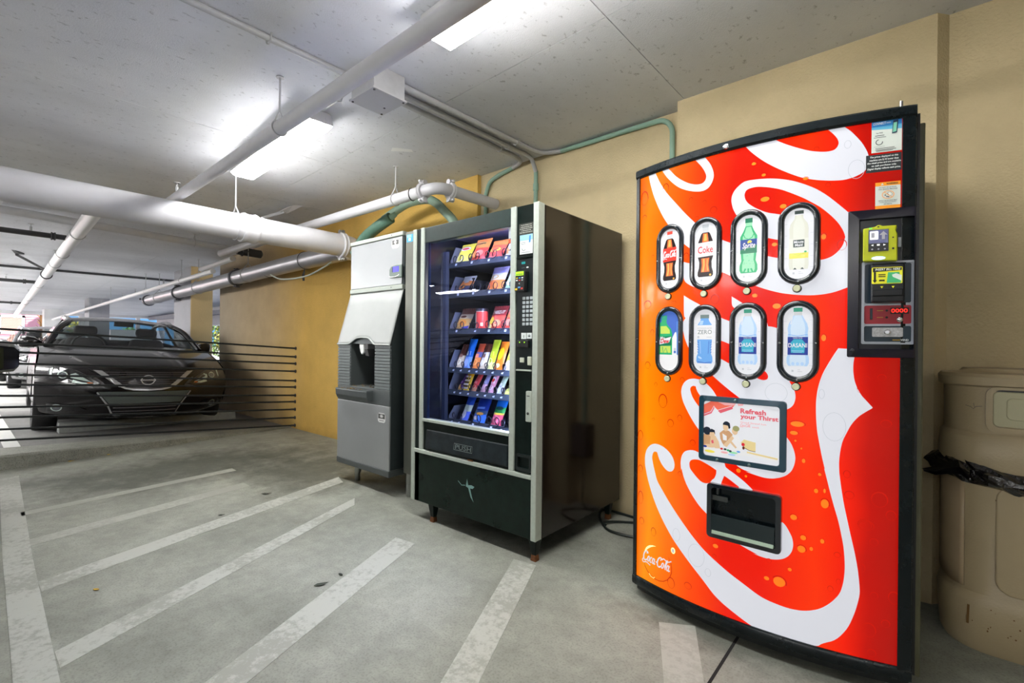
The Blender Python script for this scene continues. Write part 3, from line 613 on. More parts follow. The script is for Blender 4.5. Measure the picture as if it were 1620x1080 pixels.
# cabinet and door
MB().box(-.955, .010, 2.080, 2.74, .03, 1.862).build('cabinet', m_olive, dm, bevel=.004)
MB().box(-.958, -.003, 2.045, 2.082, .05, 1.882).build('door_gasket', m_blk, dm)
xs_ = bulge(-.974, -.010, 18)
d_ = MB(); d_.prism([DF(x, .048, -.012) for x in xs_]+[(-.010, 2.045, .048), (-.974, 2.045, .048)], (0, 0, 1.845)); d_.build('door', m_dmb, dm)
MB().prism([DF(x, .012, -.03) for x in bulge(-.968, -.018, 16)]+[(-.018, 2.5, .012), (-.968, 2.5, .012)], (0, 0, .036)).build('kick_plate', M('kick_black', (16, 22, 22), .5, noise=(20, .3)), dm)
mb = MB()
for x in (-.93, -.05):
    for y in (2.06, 2.66): mb.cyl((x, y, 0), (x, y, .02), .022, 10)
mb.build('levelling_feet', M('rusty_steel', (120, 78, 36), .8, noise=(60, .4)), dm)
def rail(name, z0, z1, dd, m=m_dmb, x0=-.974, x1=-.010, parent=None):
    rows = []
    zm = (z0+z1)/2; h = (z1-z0)/2
    sec = [(z0, -.006), (z0, dd*.55), (zm-h*.6, dd), (zm+h*.6, dd), (z1, dd*.55), (z1, -.006)]
    MB().grid([[DF(x, z, d) for z, d in sec] for x in bulge(x0, x1, 24)]).build(name, m, parent or dm, smooth=True)
rail('top_rail', 1.857, 1.895, .016); rail('bottom_rail', .049, .090, .013)
MB().prism([DF(-.974, .05, .008), DF(-.9535, .05, .012), DF(-.9535, .05, -.02), DF(-.974, .05, -.02)], (0, 0, 1.84)).build('side_rail', m_dmb, dm, bevel=.002)
MB().prism([DF(-.0465, .05, .012), DF(-.012, .05, .010), DF(-.012, .05, -.03), DF(-.0465, .05, -.03)], (0, 0, 1.842)).build('side_rail', m_dmb, dm, bevel=.002)
MB().cyl(DF(-.05, 1.88, .005), DF(-.05, 1.912, .005), .005, 10).build('pin', m_chrome, dm, smooth=True)
def rivet(parent, u, v, d, r=.0075, m=m_chrome, nm='rivet'):
    c = DF(u, v, d); return MB().lathe([(r, .0), (r*.92, -.0025), (r*.55, -.0045), (.0005, -.005)], c, 'y', 12).build(nm, m, parent, smooth=True)
rivet(dm, -.565, 1.873, .015, .011); rivet(dm, -.59, .070, .012, .009, m_dmb); rivet(dm, -.96, 1.14, .010, .006, m_blk)

# back-lit panel; its tubes stand near x=-.93 and x=-.3 so it glows unevenly
def lit_red():
    m = bpy.data.materials.new('backlit_red'); m.use_nodes = True; nt = m.node_tree; L = nt.links.new; b = P_(m)
    g = nd(nt, 'NewGeometry'); s = nd(nt, 'SeparateXYZ'); L(g.outputs['Position'], s.inputs[0])
    n = nd(nt, 'TexNoise', Scale=3.0, Detail=2.0); L(g.outputs['Position'], n.inputs['Vector'])
    ad = nd(nt, 'Math', operation='MULTIPLY_ADD'); L(n.outputs['Fac'], ad.inputs[0]); ad.inputs[1].default_value = .12; L(s.outputs['X'], ad.inputs[2])
    mr = nd(nt, 'MapRange'); mr.inputs[1].default_value = -.96+.06; mr.inputs[2].default_value = -.04+.06; L(ad.outputs[0], mr.inputs[0])
    r = nd(nt, 'ValToRGB'); e = r.color_ramp.elements
    S = [(0, (255, 110, 10)), (.06, (255, 150, 0)), (.16, (255, 118, 0)), (.30, (252, 72, 0)), (.45, (232, 22, 2)), (.58, (234, 20, 0)), (.74, (250, 50, 0)), (.84, (240, 26, 0)), (.91, (186, 8, 2)), (1, (164, 14, 8))]
    e[0].color = (*lin(S[0][1]), 1); e[1].color = (*lin(S[-1][1]), 1)
    for i, (p, c) in enumerate(S):
        el = e.new(min(.999, max(.001, p))); el.color = (*lin(c), 1)
    L(mr.outputs[0], r.inputs[0]); L(r.outputs[0], b.inputs['Emission Color']); b.inputs['Emission Strength'].default_value = .88
    b.inputs['Base Color'].default_value = (.08, .004, .002, 1); b.inputs['Roughness'].default_value = .10; b.inputs['Specular IOR Level'].default_value = .3
    return m
m_red = lit_red(); m_wht = M('backlit_white', (150, 152, 158), .14, emit=.55, ecol=(232, 234, 243))
SLOT = (-.612, -.376, .391, .578)
mb = MB()
for (x0, x1, z0, z1) in ((-.954, -.046, .088, SLOT[2]), (-.954, SLOT[0], SLOT[2], SLOT[3]), (SLOT[1], -.046, SLOT[2], SLOT[3]), (-.954, -.046, SLOT[3], 1.859)):
    k = max(2, int((x1-x0)/.03)); mb.grid([[DF(x, z, .002) for x in bulge(x0, x1, k)] for z in (z0, z1)])
lp = mb.build('lit_panel', m_red, dm, smooth=True)

WHITE = {'A': [(-848,1870),(-838,1857),(-815,1823),(-787,1791),(-755,1763),(-718,1743),(-683,1731),(-655,1727),(-634,1734),(-620,1752),(-613,1775),(-616,1798),(-627,1826),(-647,1856),(-661,1875),(-700,1872),(-687,1857),(-665,1830),(-651,1807),(-642,1784),(-646,1767),(-660,1757),(-684,1759),(-714,1771),(-744,1791),(-774,1816),(-804,1853),(-816,1868)],'B': [(-506,1871),(-498,1858),(-474,1828),(-438,1791),(-400,1760),(-356,1730),(-317,1707),(-276,1692),(-236,1683),(-200,1679),(-172,1684),(-150,1694),(-139,1704),(-132,1727),(-132,1750),(-138,1770),(-151,1798),(-167,1822),(-182,1843),(-203,1863),(-215,1875),(-257,1872),(-247,1862),(-231,1845),(-217,1824),(-212,1807),(-216,1794),(-225,1785),(-243,1783),(-266,1787),(-297,1797),(-332,1815),(-368,1836),(-403,1861),(-416,1873)],'C': [(-910,1866),(-908,1853),(-898,1814),(-882,1764),(-857,1707),(-830,1656),(-806,1621),(-774,1570),(-735,1531),(-707,1507),(-676,1477),(-675,1451),(-706,1446),(-734,1457),(-734,1418),(-733,1377),(-691,1350),(-655,1342),(-627,1368),(-610,1402),(-578,1400),(-549,1383),(-514,1365),(-501,1357),(-457,1337),(-422,1322),(-377,1307),(-334,1299),(-293,1295),(-255,1296),(-219,1303),(-181,1319),(-156,1332),(-144,1397),(-146,1527),(-158,1540),(-182,1566),(-209,1597),(-242,1633),(-275,1662),(-310,1684),(-345,1702),(-381,1715),(-418,1724),(-457,1729),(-497,1731),(-514,1723),(-534,1706),(-545,1686),(-547,1664),(-541,1636),(-529,1610),(-504,1571),(-471,1537),(-447,1520),(-418,1508),(-388,1498),(-361,1495),(-347,1516),(-351,1562),(-351,1576),(-384,1589),(-425,1601),(-464,1625),(-488,1646),(-498,1663),(-501,1681),(-495,1696),(-481,1701),(-457,1702),(-418,1692),(-381,1678),(-345,1657),(-309,1634),(-282,1613),(-261,1596),(-235,1568),(-212,1538),(-197,1508),(-192,1488),(-193,1483),(-198,1460),(-211,1440),(-230,1423),(-258,1414),(-321,1417),(-388,1433),(-418,1442),(-454,1459),(-494,1479),(-550,1508),(-580,1523),(-648,1570),(-689,1609),(-733,1657),(-775,1708),(-815,1756),(-850,1810),(-871,1854),(-878,1874)],'F': [(-732,1320),(-698,1298),(-662,1278),(-617,1246),(-577,1222),(-547,1210),(-504,1187),(-467,1191),(-417,1190),(-389,1184),(-365,1165),(-347,1123),(-357,1048),(-349,993),(-338,977),(-330,955),(-329,932),(-336,909),(-354,893),(-411,877),(-477,897),(-516,927),(-561,960),(-605,996),(-652,1037),(-679,1073),(-706,1100),(-722,1133),(-732,1167),(-737,1200),(-733,1215),(-723,1228),(-731,1234)],'G': [(-542,1304),(-506,1279),(-468,1249),(-417,1207),(-417,1165),(-467,1152),(-505,1209),(-530,1258),(-541,1268)],'K': [(-663,783),(-688,815),(-713,854),(-732,890),(-740,923),(-737,947),(-725,969),(-705,982),(-680,985),(-651,980),(-628,964),(-609,945),(-598,928),(-578,896),(-604,830),(-640,761)],'L': [(-849,537),(-861,574),(-871,607),(-876,631),(-871,653),(-862,660),(-850,659),(-846,648),(-838,629),(-824,610),(-806,594),(-790,589),(-776,594),(-767,608),(-765,628),(-774,653),(-793,673),(-819,688),(-845,694),(-869,692),(-890,679),(-906,658),(-914,628),(-913,592),(-909,577),(-902,548),(-891,515),(-872,469),(-847,421),(-815,372),(-775,321),(-732,278),(-687,237),(-638,195),(-597,155),(-556,130),(-474,94),(-438,83),(-338,83),(-258,89),(-246,104),(-206,128),(-174,178),(-155,238),(-143,298),(-145,336),(-150,385),(-158,434),(-168,483),(-179,540),(-189,593),(-196,643),(-201,686),(-202,698),(-203,730),(-200,766),(-194,802),(-183,830),(-171,859),(-153,886),(-134,903),(-116,917),(-115,919),(-116,921),(-131,940),(-145,958),(-156,981),(-164,1008),(-167,1035),(-167,1063),(-164,1086),(-162,1110),(-208,1113),(-219,1093),(-237,1057),(-250,1028),(-260,995),(-266,963),(-269,930),(-269,898),(-268,866),(-265,826),(-259,790),(-251,743),(-242,700),(-244,703),(-237,672),(-227,626),(-217,584),(-203,531),(-195,489),(-188,447),(-185,409),(-184,370),(-187,330),(-196,288),(-221,250),(-253,219),(-296,199),(-346,193),(-412,201),(-443,211),(-491,235),(-541,258),(-589,285),(-635,313),(-678,348),(-718,387),(-761,432),(-799,475),(-828,511)],'I': [(-648,686),(-677,699),(-702,696),(-722,687),(-734,668),(-739,640),(-736,607),(-734,617),(-726,585),(-710,551),(-685,514),(-655,480),(-622,456),(-573,416),(-513,379),(-492,372),(-468,364),(-441,356),(-459,357),(-432,352),(-406,351),(-383,355),(-362,363),(-345,378),(-335,397),(-331,419),(-334,443),(-343,463),(-354,482),(-365,494),(-407,509),(-485,535),(-451,572),(-462,590),(-491,614),(-524,636),(-558,654),(-560,665),(-567,682),(-602,694)],'M': [(-358,799),(-353,794),(-340,774),(-331,749),(-327,725),(-331,700),(-339,678),(-355,660),(-375,649),(-397,642),(-423,640),(-454,645),(-486,652),(-467,652),(-495,657),(-516,667),(-537,687),(-476,784)]}
REDS = {'stripe': [(-625,1148),(-576,1136),(-546,1123),(-479,1096),(-450,1041),(-423,1026),(-414,1010),(-417,997),(-431,993),(-450,999),(-495,1021),(-545,1048),(-576,1065),(-615,1084)],'slit': [(-701,940),(-697,951),(-687,956),(-677,954),(-674,942),(-667,929),(-659,920),(-641,890),(-650,866),(-662,874),(-677,891),(-692,913)],'leaf': [(-701,643),(-696,656),(-681,663),(-660,665),(-638,658),(-611,647),(-592,637),(-592,623),(-599,604),(-606,599),(-617,583),(-633,577),(-652,580),(-671,595),(-688,612),(-698,623)],'wedge': [(-562,622),(-536,608),(-509,591),(-515,563),(-574,568),(-574,591)]}
DROPS = [(-930,1763,19,31,'d'),(-820,1778,14,20,'d'),(-705,1704,8,8,'d'),(-649,1682,7,7,'d'),(-613,1644,13,13,'d'),(-929,1680,10,10,'d'),(-680,1626,7,6,'d'),(-470,1789,6,6,'h'),(-469,1788,9,6,'h'),(-436,1740,8,6,'h'),(-431,1651,17,10,'h'),(-373,1616,12,9,'h'),(-306,1702,9,6,'h'),(-241,1670,7,7,'d'),(-275,1800,7,6,'d'),(-188,1797,9,13,'w'),(-164,1710,22,31,'w'),(-252,1496,8,10,'h'),(-908,1292,19,18,'d'),(-723,1478,11,14,'d'),(-604,1297,16,18,'d'),(-881,1171,9,12,'d'),(-459,1303,8,8,'h'),(-882,1501,7,5,'d'),(-776,1294,11,6,'d'),(-463,1303,9,8,'h'),(-390,1261,15,11,'h'),(-399,1483,10,8,'h'),(-252,1493,8,10,'h'),(-249,1148,8,13,'h'),(-201,1461,13,18,'d'),(-904,1028,13,15,'d'),(-860,947,7,9,'d'),(-824,880,20,29,'d'),(-786,792,14,16,'d'),(-744,819,10,13,'d'),(-939,716,13,21,'d'),(-735,976,9,10,'d'),(-687,728,11,11,'d'),(-937,569,12,15,'d'),(-870,797,7,5,'d'),(-741,592,8,9,'d'),(-323,846,24,11,'h'),(-333,814,14,8,'h'),(-328,787,4,4,'h'),(-310,762,3,4,'h'),(-303,720,6,9,'h'),(-147,978,9,13,'d'),(-137,1064,12,10,'d'),(-217,847,32,48,'w'),(-181,691,9,13,'d'),(-140,732,9,10,'d'),(-140,700,9,8,'d'),(-253,956,8,16,'w'),(-257,680,5,6,'d'),(-389,951,35,34,'w'),(-935,441,13,28,'d'),(-927,340,12,15,'d'),(-864,313,12,18,'d'),(-754,338,16,26,'w'),(-668,284,33,44,'w'),(-776,131,16,22,'d'),(-701,150,15,13,'d'),(-620,233,11,15,'w'),(-511,651,9,9,'h'),(-485,635,5,5,'h'),(-592,345,12,9,'h'),(-596,305,7,7,'d'),(-181,692,10,12,'d'),(-140,699,9,9,'d'),(-174,623,13,13,'d'),(-266,622,7,9,'h'),(-242,626,4,9,'h'),(-241,582,13,18,'h'),(-331,518,12,11,'h'),(-302,453,10,10,'h'),(-247,453,7,9,'h'),(-307,412,14,14,'h'),(-278,420,6,8,'h'),(-205,416,9,9,'d'),(-138,388,8,13,'d'),(-128,529,20,16,'d'),(-413,280,10,8,'h'),(-373,279,22,20,'h'),(-341,332,7,7,'h'),(-223,297,8,10,'d'),(-201,327,6,9,'d'),(-256,680,6,6,'h'),(-406,345,8,8,'d'),(-106,303,10,12,'d'),(-56,307,14,20,'d'),(-119,187,18,23,'d'),(-76,219,11,12,'d'),(-111,114,11,12,'d'),(-95,619,21,25,'d'),(-133,530,18,19,'d'),(-108,478,11,12,'d'),(-140,386,10,15,'d'),(-65,572,13,16,'d'),(-132,1011,10,10,'d'),(-92,1019,11,10,'d'),(-80,869,14,12,'d')]
def chaik(P, n=2):
    """cut corners of a traced outline, keep sharp ones"""
    for _ in range(n):
        q = []; k = len(P)
        for i in range(k):
            a, b, c = Vector(P[i-1]), Vector(P[i]), Vector(P[(i+1) % k]); u, w = b-a, c-b
            sharp = u.length > 1e-6 and w.length > 1e-6 and u.angle(w) > math.radians(62)
            if sharp: q.append(tuple(b))
            else: q.append(tuple(b.lerp(a, .22))); q.append(tuple(b.lerp(c, .22)))
        P = q
    return P
def clip_z(P, lo=.0885, hi=1.8585): return [(max(-.953, min(-.047, x)), max(lo, min(hi, z))) for x, z in P]
def panel_print(name, polys, m, layer):
    """traced outlines laid on the bowed panel, cut out round the delivery slot"""
    mb = MB()
    for P in polys:
        P = clip_z(chaik([(x/1000, z/1000) for x, z in P]))
        bm = bmesh.new(); vv = [bm.verts.new((x, z, 0)) for x, z in P]
        try: bm.faces.new(vv)
        except ValueError: bm.free(); continue
        bmesh.ops.remove_doubles(bm, verts=bm.verts[:], dist=1e-5)
        bmesh.ops.triangulate(bm, faces=bm.faces[:], ngon_method='EAR_CLIP')
        cuts = [((x, 0, 0), (1, 0, 0)) for x in [-.95+.035*i for i in range(27)]]+[((SLOT[0], 0, 0), (1, 0, 0)), ((SLOT[1], 0, 0), (1, 0, 0)), ((0, SLOT[2], 0), (0, 1, 0)), ((0, SLOT[3], 0), (0, 1, 0))]
        for co_, no in cuts: bmesh.ops.bisect_plane(bm, geom=bm.verts[:]+bm.edges[:]+bm.faces[:], plane_co=co_, plane_no=no)
        bm.verts.index_update(); F = []
        for f in bm.faces:
            c = f.calc_center_median()
            if SLOT[0] < c.x < SLOT[1] and SLOT[2] < c.y < SLOT[3]: continue
            F.append([w.index for w in f.verts])
        mb.add([DF(w.co.x, w.co.y, .002+.0005*layer) for w in bm.verts], F); bm.free()
    return mb.build(name, m, lp, recalc=False)
panel_print('swirl_print', WHITE.values(), m_wht, 1)
for P_r in REDS.values(): panel_print('red_print', [P_r], m_red, 2)
fd = Flat()
DMATS = [M('drop_edge', (120, 8, 2), .2, emit=.62, ecol=(214, 22, 0)), M('drop_glow', (255, 112, 20), .2, emit=.7), M('drop_faint', (130, 134, 140), .2, emit=.5, ecol=(206, 212, 222)), M('drop_light', (255, 226, 150), .2, emit=.9)]
for X, Z, rx, rz, k in DROPS:
    X, Z, rx, rz = X/1000, Z/1000, rx/1000, rz/1000
    if SLOT[0]-.01 < X < SLOT[1]+.01 and SLOT[2]-.01 < Z < SLOT[3]+.01: continue
    E_ = lambda a0, a1, f=1, n=9: [(X+rx*f*math.cos(math.radians(a0+(a1-a0)*i/n)), Z+rz*f*math.sin(math.radians(a0+(a1-a0)*i/n))) for i in range(n+1)]
    w = max(.0012, min(rx, rz)*.22)
    if k == 'd': fd.line(E_(-30, 200), [w*.2]+[w*(.5+.5*math.sin(PI*i/9)) for i in range(1, 9)]+[w*.2], 0, 3); fd.line(E_(200, 330, .96), w*.3, 0, 3)
    elif k == 'h': fd.ell(X, Z, rx*.85, rz*.85, 1, 3); fd.line(E_(-20, 150, 1.02), w*.8, 0, 4)
    else: fd.line(E_(0, 360, 1, 20), .0012, 2, 3)
# the big drop with the script, low on the left
cx, cz, rx, rz = -.845, .187, .072, .072
E_ = lambda a0, a1, f=1, n=12: [(cx+rx*f*math.cos(math.radians(a0+(a1-a0)*i/n)), cz+rz*f*math.sin(math.radians(a0+(a1-a0)*i/n))) for i in range(n+1)]
fd.line(E_(195, 400), [.0006]+[.0028]*11+[.0006], 0, 3); fd.line(E_(95, 160, .95), [.001]+[.008*math.sin(PI*(i+.5)/12)+.001 for i in range(11)]+[.001], 3, 3)
fd.line([(-.885, .127), (-.875, .118), (-.86, .116), (-.856, .123)], .0022, 3, 3); fd.ell(-.768, .268, .010, .013, 3, 3); fd.ell(-.768, .268, .006, .009, 2, 4)
fd.build('water_drop_print', DMATS, DF, lp, lift=.0008)
fs = Flat(); script_word(fs, -.918, .178, .142, .042, 0, 5, .0046, rot=-.03); fs.build('script_lettering', [m_wht], DF, lp, lift=.0008)

# eight selection windows
def stadium(hw, hh, n=10):
    return [(hw*math.cos(PI*i/n), hh-hw+hw*math.sin(PI*i/n)) for i in range(n+1)]+[(-hw*math.cos(PI*i/n), -(hh-hw)-hw*math.sin(PI*i/n)) for i in range(n+1)]
def sil(pr_): return [(w, v) for w, v in pr_]+[(-w, v) for w, v in pr_[::-1]]
def clipu(P, hw=.0435): return [(max(-hw, min(hw, u)), v) for u, v in P]
def bg(f, hw=.0455, hh=.1265):
    f.poly(stadium(hw, hh), ix['white'], 3)
    for v in (.07, .03, -.01, -.05, -.088):
        f.rect(-.043, -.034, v, v+.0009, ix['brick'], 4); f.rect(.034, .043, v+.004, v+.0049, ix['brick'], 4)
    f.rect(-.018, -.012, -.107, -.1, ix['grey'], 4); f.rect(.0, .008, -.1, -.0985, ix['grey'], 4); f.rect(.0, .014, -.106, -.1045, ix['grey'], 4)
COLA = [(.0125, .083), (.0175, .078), (.0275, .052), (.0305, .042), (.0305, -.012), (.0245, -.032), (.0255, -.055), (.0305, -.072), (.031, -.084), (.026, -.0905)]
def cola(f, label, captop, captail):
    f.rect(-.0125, .0125, .080, .100, ix['clear'], 4); f.rect(-.0125, .0125, .101, .114, ix[captop], 5)
    f.poly(sil(COLA), ix['dark'], 5)
    f.poly([(-.010, .08), (.008, .08), (.013, .045), (-.013, .045)], ix['amber'], 6); f.poly([(-.004, .078), (.004, .078), (.006, .05), (-.007, .05)], ix['gold'], 7)
    f.poly([(-.016, -.018), (.016, -.018), (.013, -.045), (.017, -.072), (-.017, -.072), (-.014, -.045)], ix['amber'], 6); f.line([(-.006, -.02), (-.005, -.045), (-.009, -.07)], .006, ix['gold'], 7); f.line([(.008, -.022), (.007, -.045), (.010, -.068)], .003, ix['gold'], 7)
    f.ell(0, -.083, .009, .007, ix['dark'], 8); f.ell(.02, -.084, .004, .004, ix['gold'], 8)
    f.poly([(-.0315, .044), (.0315, .046), (.0315, -.010), (-.0315, -.012)], ix[label], 8)
def pic0(f): bg(f); cola(f, 'label_red', 'cap_red', 0); script_word(f, -.0295, .006, .061, .026, ix['white'], 10, .0027)
def pic1(f): bg(f); cola(f, 'cloth', 'cap_clear', 0); f.text('Coke', -.030, .030, .002, .030, ix['txt_red'], 10, .012); f.rect(.006, .026, .036, .038, ix['grey'], 10)
def pic2(f):
    bg(f); f.rect(-.012, .013, .095, .112, ix['green_d'], 5); f.rect(-.011, .012, .08, .095, ix['green_l'], 4)
    B_ = [(.011, .083), (.018, .065), (.029, .045), (.0295, .034), (.0265, .03), (.0265, -.022), (.0245, -.045), (.0305, -.062), (.031, -.08), (.026, -.0905)]
    f.poly(sil(B_), ix['green'], 5); f.poly(sil([(w*.7, v*.96) for w, v in B_]), ix['green_l'], 6)
    f.line([(-.02, .058), (-.012, .04), (0, .034), (.012, .04), (.02, .058)], .003, ix['green'], 7)
    for k in range(14): f.ell(random.uniform(-.018, .018), random.uniform(-.06, -.02), .0011, .0014, ix['green'], 7, 6)
    for k in (-.016, 0, .015): f.line([(k, -.088), (k*.6, -.074)], .006, ix['green'], 7)
    f.rect(-.0285, .0285, -.018, .034, ix['blue'], 8); f.poly([(-.0285, -.018), (.0285, -.018), (.0285, .012), (-.0285, -.004)], ix['green_d'], 9)
    f.ell(.004, .022, .008, .008, ix['yellow'], 10); f.poly([(-.022, .004), (.021, .014), (.024, .026), (.016, .022), (-.019, .014)], ix['blue'], 11)
    f.text('Sprite', -.021, .023, -.006, .022, ix['white'], 12, .02, .25)
def pic3(f):
    bg(f); f.rect(-.013, .014, .103, .115, ix['olive'], 5)
    B_ = [(.012, .1), (.013, .088), (.026, .068), (.029, .05), (.028, .03), (.0295, .0), (.0295, -.055), (.03, -.075), (.027, -.0905)]
    f.poly(sil(B_), ix['lemon'], 5); f.poly(sil([(w*.6, v) for w, v in B_]), ix['lemon_l'], 6)
    f.rect(-.0285, .0285, -.052, .018, ix['lemon_l'], 7); f.rect(-.0285, .0285, -.052, -.033, ix['yellow'], 8); f.line([(-.016, -.036), (0, -.041), (.016, -.034)], .002, ix['lime'], 9); f.ell(.020, -.03, .004, .003, ix['green'], 9)
    f.rect(-.0165, .017, -.013, .013, ix['olive'], 8); f.text('Minute', -.014, .0145, .001, .010, ix['white'], 10, .02); f.text('Maid', -.011, .0115, -.010, -.001, ix['white'], 10, .02)
    for k in (-.011, .011): f.poly([(k-.006, -.0905), (k, -.084), (k+.006, -.0905)], ix['olive'], 8)
def pic4(f):
    f.poly(stadium(.0455, .1265), ix['cloth'], 3)
    f.poly([(u, v) for u, v in stadium(.0455, .1265) if v > -.058]+[(-.0455, -.058), (.0455, -.058)], ix['dewblue'], 4)
    f.rect(-.036, -.009, .088, .106, ix['capteal'], 6); f.rect(-.036, -.011, .077, .088, ix['green'], 5)
    f.poly([(-.0445, .078), (-.012, .078), (-.006, .066), (.010, .05), (.016, .03), (.016, -.058), (-.0445, -.058)], ix['green'], 5)
    f.poly([(-.04, .062), (-.012, .062), (.004, .045), (.006, .03), (-.04, .03)], ix['lime'], 6); f.poly([(-.04, -.022), (.008, -.022), (.010, -.05), (-.04, -.05)], ix['lime'], 6); f.line([(-.03, -.025), (-.026, -.05), (-.012, -.03), (-.006, -.05)], .004, ix['green'], 7)
    f.poly([(-.0445, .016), (.012, .02), (.013, -.018), (-.0445, -.022)], ix['green_d'], 7); f.poly([(-.0445, .003), (.012, .017), (.002, -.006), (-.0445, -.016)], ix['white'], 8)
    f.text('Mtn', -.042, -.018, .004, .018, ix['white'], 9, .02, .2); f.text('Dew', -.040, .004, -.010, .009, ix['txt_red'], 10, .03, .3)
    f.rect(.024, .034, -.052, -.03, ix['grey'], 6); f.ell(.029, -.046, .0055, .005, ix['dewblue'], 7); f.line([(.0385, .08), (.0385, -.055)], .003, ix['aqua'], 6)
def pic5(f):
    bg(f); f.rect(-.0175, .0175, .088, .103, ix['greycap'], 5)
    f.poly(sil([(.015, .089), (.018, .078), (.029, .062), (.029, .0), (.026, -.03), (.0265, -.05), (.0315, -.062), (.0325, -.08), (.028, -.088)]), ix['aqua'], 5)
    f.poly([(-.016, .08), (-.004, .08), (-.008, .064), (-.022, .064)], ix['aqua_l'], 6)
    f.rect(-.031, .031, .006, .062, ix['cloth'], 7); f.text('POWERADE', -.028, .029, .046, .053, ix['grey'], 8, .01); f.text('ZERO', -.028, .029, .027, .043, ix['greycap'], 8, .0); f.rect(-.028, -.021, .010, .02, ix['grey'], 8); f.rect(.008, .028, .014, .016, ix['grey'], 8)
    f.line([(-.018, .0), (-.015, -.05)], .002, ix['aqua_l'], 6); f.line([(.018, .0), (.015, -.05)], .002, ix['dewblue'], 6)
    for k in (-.002, -.012, -.022, -.032, -.042): f.line([(-.028, k), (-.024, k-.005)], .0025, ix['dewblue'], 6); f.line([(.028, k), (.024, k-.005)], .0025, ix['dewblue'], 6)
    f.ell(-.018, -.066, .009, .004, ix['aqua_l'], 6, rot=-.5); f.line([(-.027, -.082), (0, -.086), (.027, -.082)], .003, ix['dewblue'], 6)
def pic6(f):
    bg(f); f.rect(-.0135, .0135, .104, .118, ix['capteal'], 6); f.rect(-.012, .012, .09, .104, ix['clear'], 5)
    B_ = [(.013, .092), (.016, .085), (.0275, .062), (.031, .045), (.029, .028), (.0305, .02), (.0305, -.048), (.0335, -.058), (.0335, -.075), (.028, -.086)]
    f.poly(sil(B_), ix['aqua_l'], 5); f.poly(sil([(w*.72, v) for w, v in B_]), ix['pale'], 6); f.line([(-.029, .024), (0, .019), (.029, .024)], .002, ix['aqua'], 7); f.line([(-.016, .085), (-.022, .06)], .003, ix['white'], 7)
    f.rect(-.0305, .0305, -.047, .016, ix['navy'], 8); f.poly([(-.02, -.04), (.02, -.04), (.022, -.005), (.012, .008), (-.012, .008), (-.022, -.005)], ix['teal'], 9)
    f.text('DASANI', -.028, .028, -.021, -.006, ix['white'], 11, .012); f.text('PURIFIED WATER', -.014, .014, .010, .014, ix['white'], 11); f.rect(-.018, .018, -.034, -.0325, ix['aqua_l'], 11); f.rect(-.013, .013, -.039, -.038, ix['aqua_l'], 11)
    for k in (-.014, 0, .014): f.ell(k, -.078, .005, .006, ix['aqua_l'], 7)
PICS = [pic0, pic1, pic2, pic3, pic4, pic5, pic6, pic6]
WL = ['window showing a cola bottle with a red label', 'window showing a cola bottle with a pale label', 'window showing a green lemon-lime bottle', 'window showing a pale lemonade bottle', 'window showing a cropped green bottle on blue', 'window showing a blue sports drink bottle', 'window showing a water bottle, left of two', 'window showing a water bottle, right of two']
for k in range(8):
    ux, vz = (-.798, -.643, -.484, -.324)[k % 4], (1.478, 1.135)[k//4]
    path = stadium(.054, .134, 14); sec = [(-.0105, .002), (-.0098, .009), (-.006, .0145), (0, .0165), (.006, .0145), (.0098, .009), (.0105, .002)]
    rows = []
    for i, (u, v) in enumerate(path):
        n = Vector((u, v-max(-.08, min(.08, v)))); n.normalize()
        rows.append([DF(ux+u+n.x*a, vz+v+n.y*a, d) for a, d in sec])
    rows.append(rows[0]); mb = MB(); mb.grid(rows); win = mb.build('selection_window', m_bez, dm, smooth=True); win['label'] = WL[k]
    f = Flat(); PICS[k](f); f.build('bottle_picture', PMATS, lambda u, v, d: DF(ux+u, vz+v, .0030+d), win, lift=.00022)
    b = MB(); c = DF(ux-.003, vz-.158, .002)
    b.lathe([(.0145, 0), (.0145, -.007), (.0125, -.009)], c, 'y', 18); b.build('button_ring', m_bez, win, smooth=True)
    MB().lathe([(.0118, -.004), (.0118, -.0125), (.0095, -.0145), (.0085, -.0135), (.0004, -.0135)], c, 'y', 18).build('push_button', m_btn, win, smooth=True)
    mb = MB()
    for du, dv in ((-.054, -.005), (.054, -.005), (0, -.134)):
        mb.lathe([(.0034, -.014), (.003, -.0175), (.0004, -.0185)], DF(ux+du, vz+dv, 0), 'y', 8)
    mb.build('screws', m_chrome, win, smooth=True)

# framed advertisement
X0, X1, Z0, Z1 = -.660, -.354, .670, .922
o_, i_ = rrect(X0, X1, Z0, Z1, .012, 4), rrect(-.641, -.376, .690, .901, .010, 4)
def ringmesh(outer, inner, d, back=.001):
    k = len(outer); mb = MB()
    vs = [DF(u, v, back) for u, v in outer]+[DF(u, v, d) for u, v in outer]+[DF(u, v, d) for u, v in inner]+[DF(u, v, back) for u, v in inner]
    mb.add(vs, [(r*k+i, r*k+(i+1) % k, (r+1)*k+(i+1) % k, (r+1)*k+i) for r in range(3) for i in range(k)]); return mb
frm = ringmesh(o_, i_, .012).build('advert_frame', M('frame_teal_black', (26, 62, 78), .22, coat=.4), dm, bevel=.002)
for u, v in ((-.522, .912), (-.586, .680), (-.472, .680)): rivet(frm, u, v, .012, .006, M('rivet_teal', (90, 116, 116), .3, .6))
f = Flat(); f.poly(rrect(-.643, -.374, .688, .903, .010, 4), ix['white'], 1)
st = lambda s, t: (-.641+.265*s, .901-.211*t)
pl = lambda P, c, l: f.poly([st(*p) for p in P], ix[c], l)
el = lambda s, t, a, b, c, l, r=0: f.ell(*st(s, t), .265*a, .211*b, ix[c], l, 14, r)
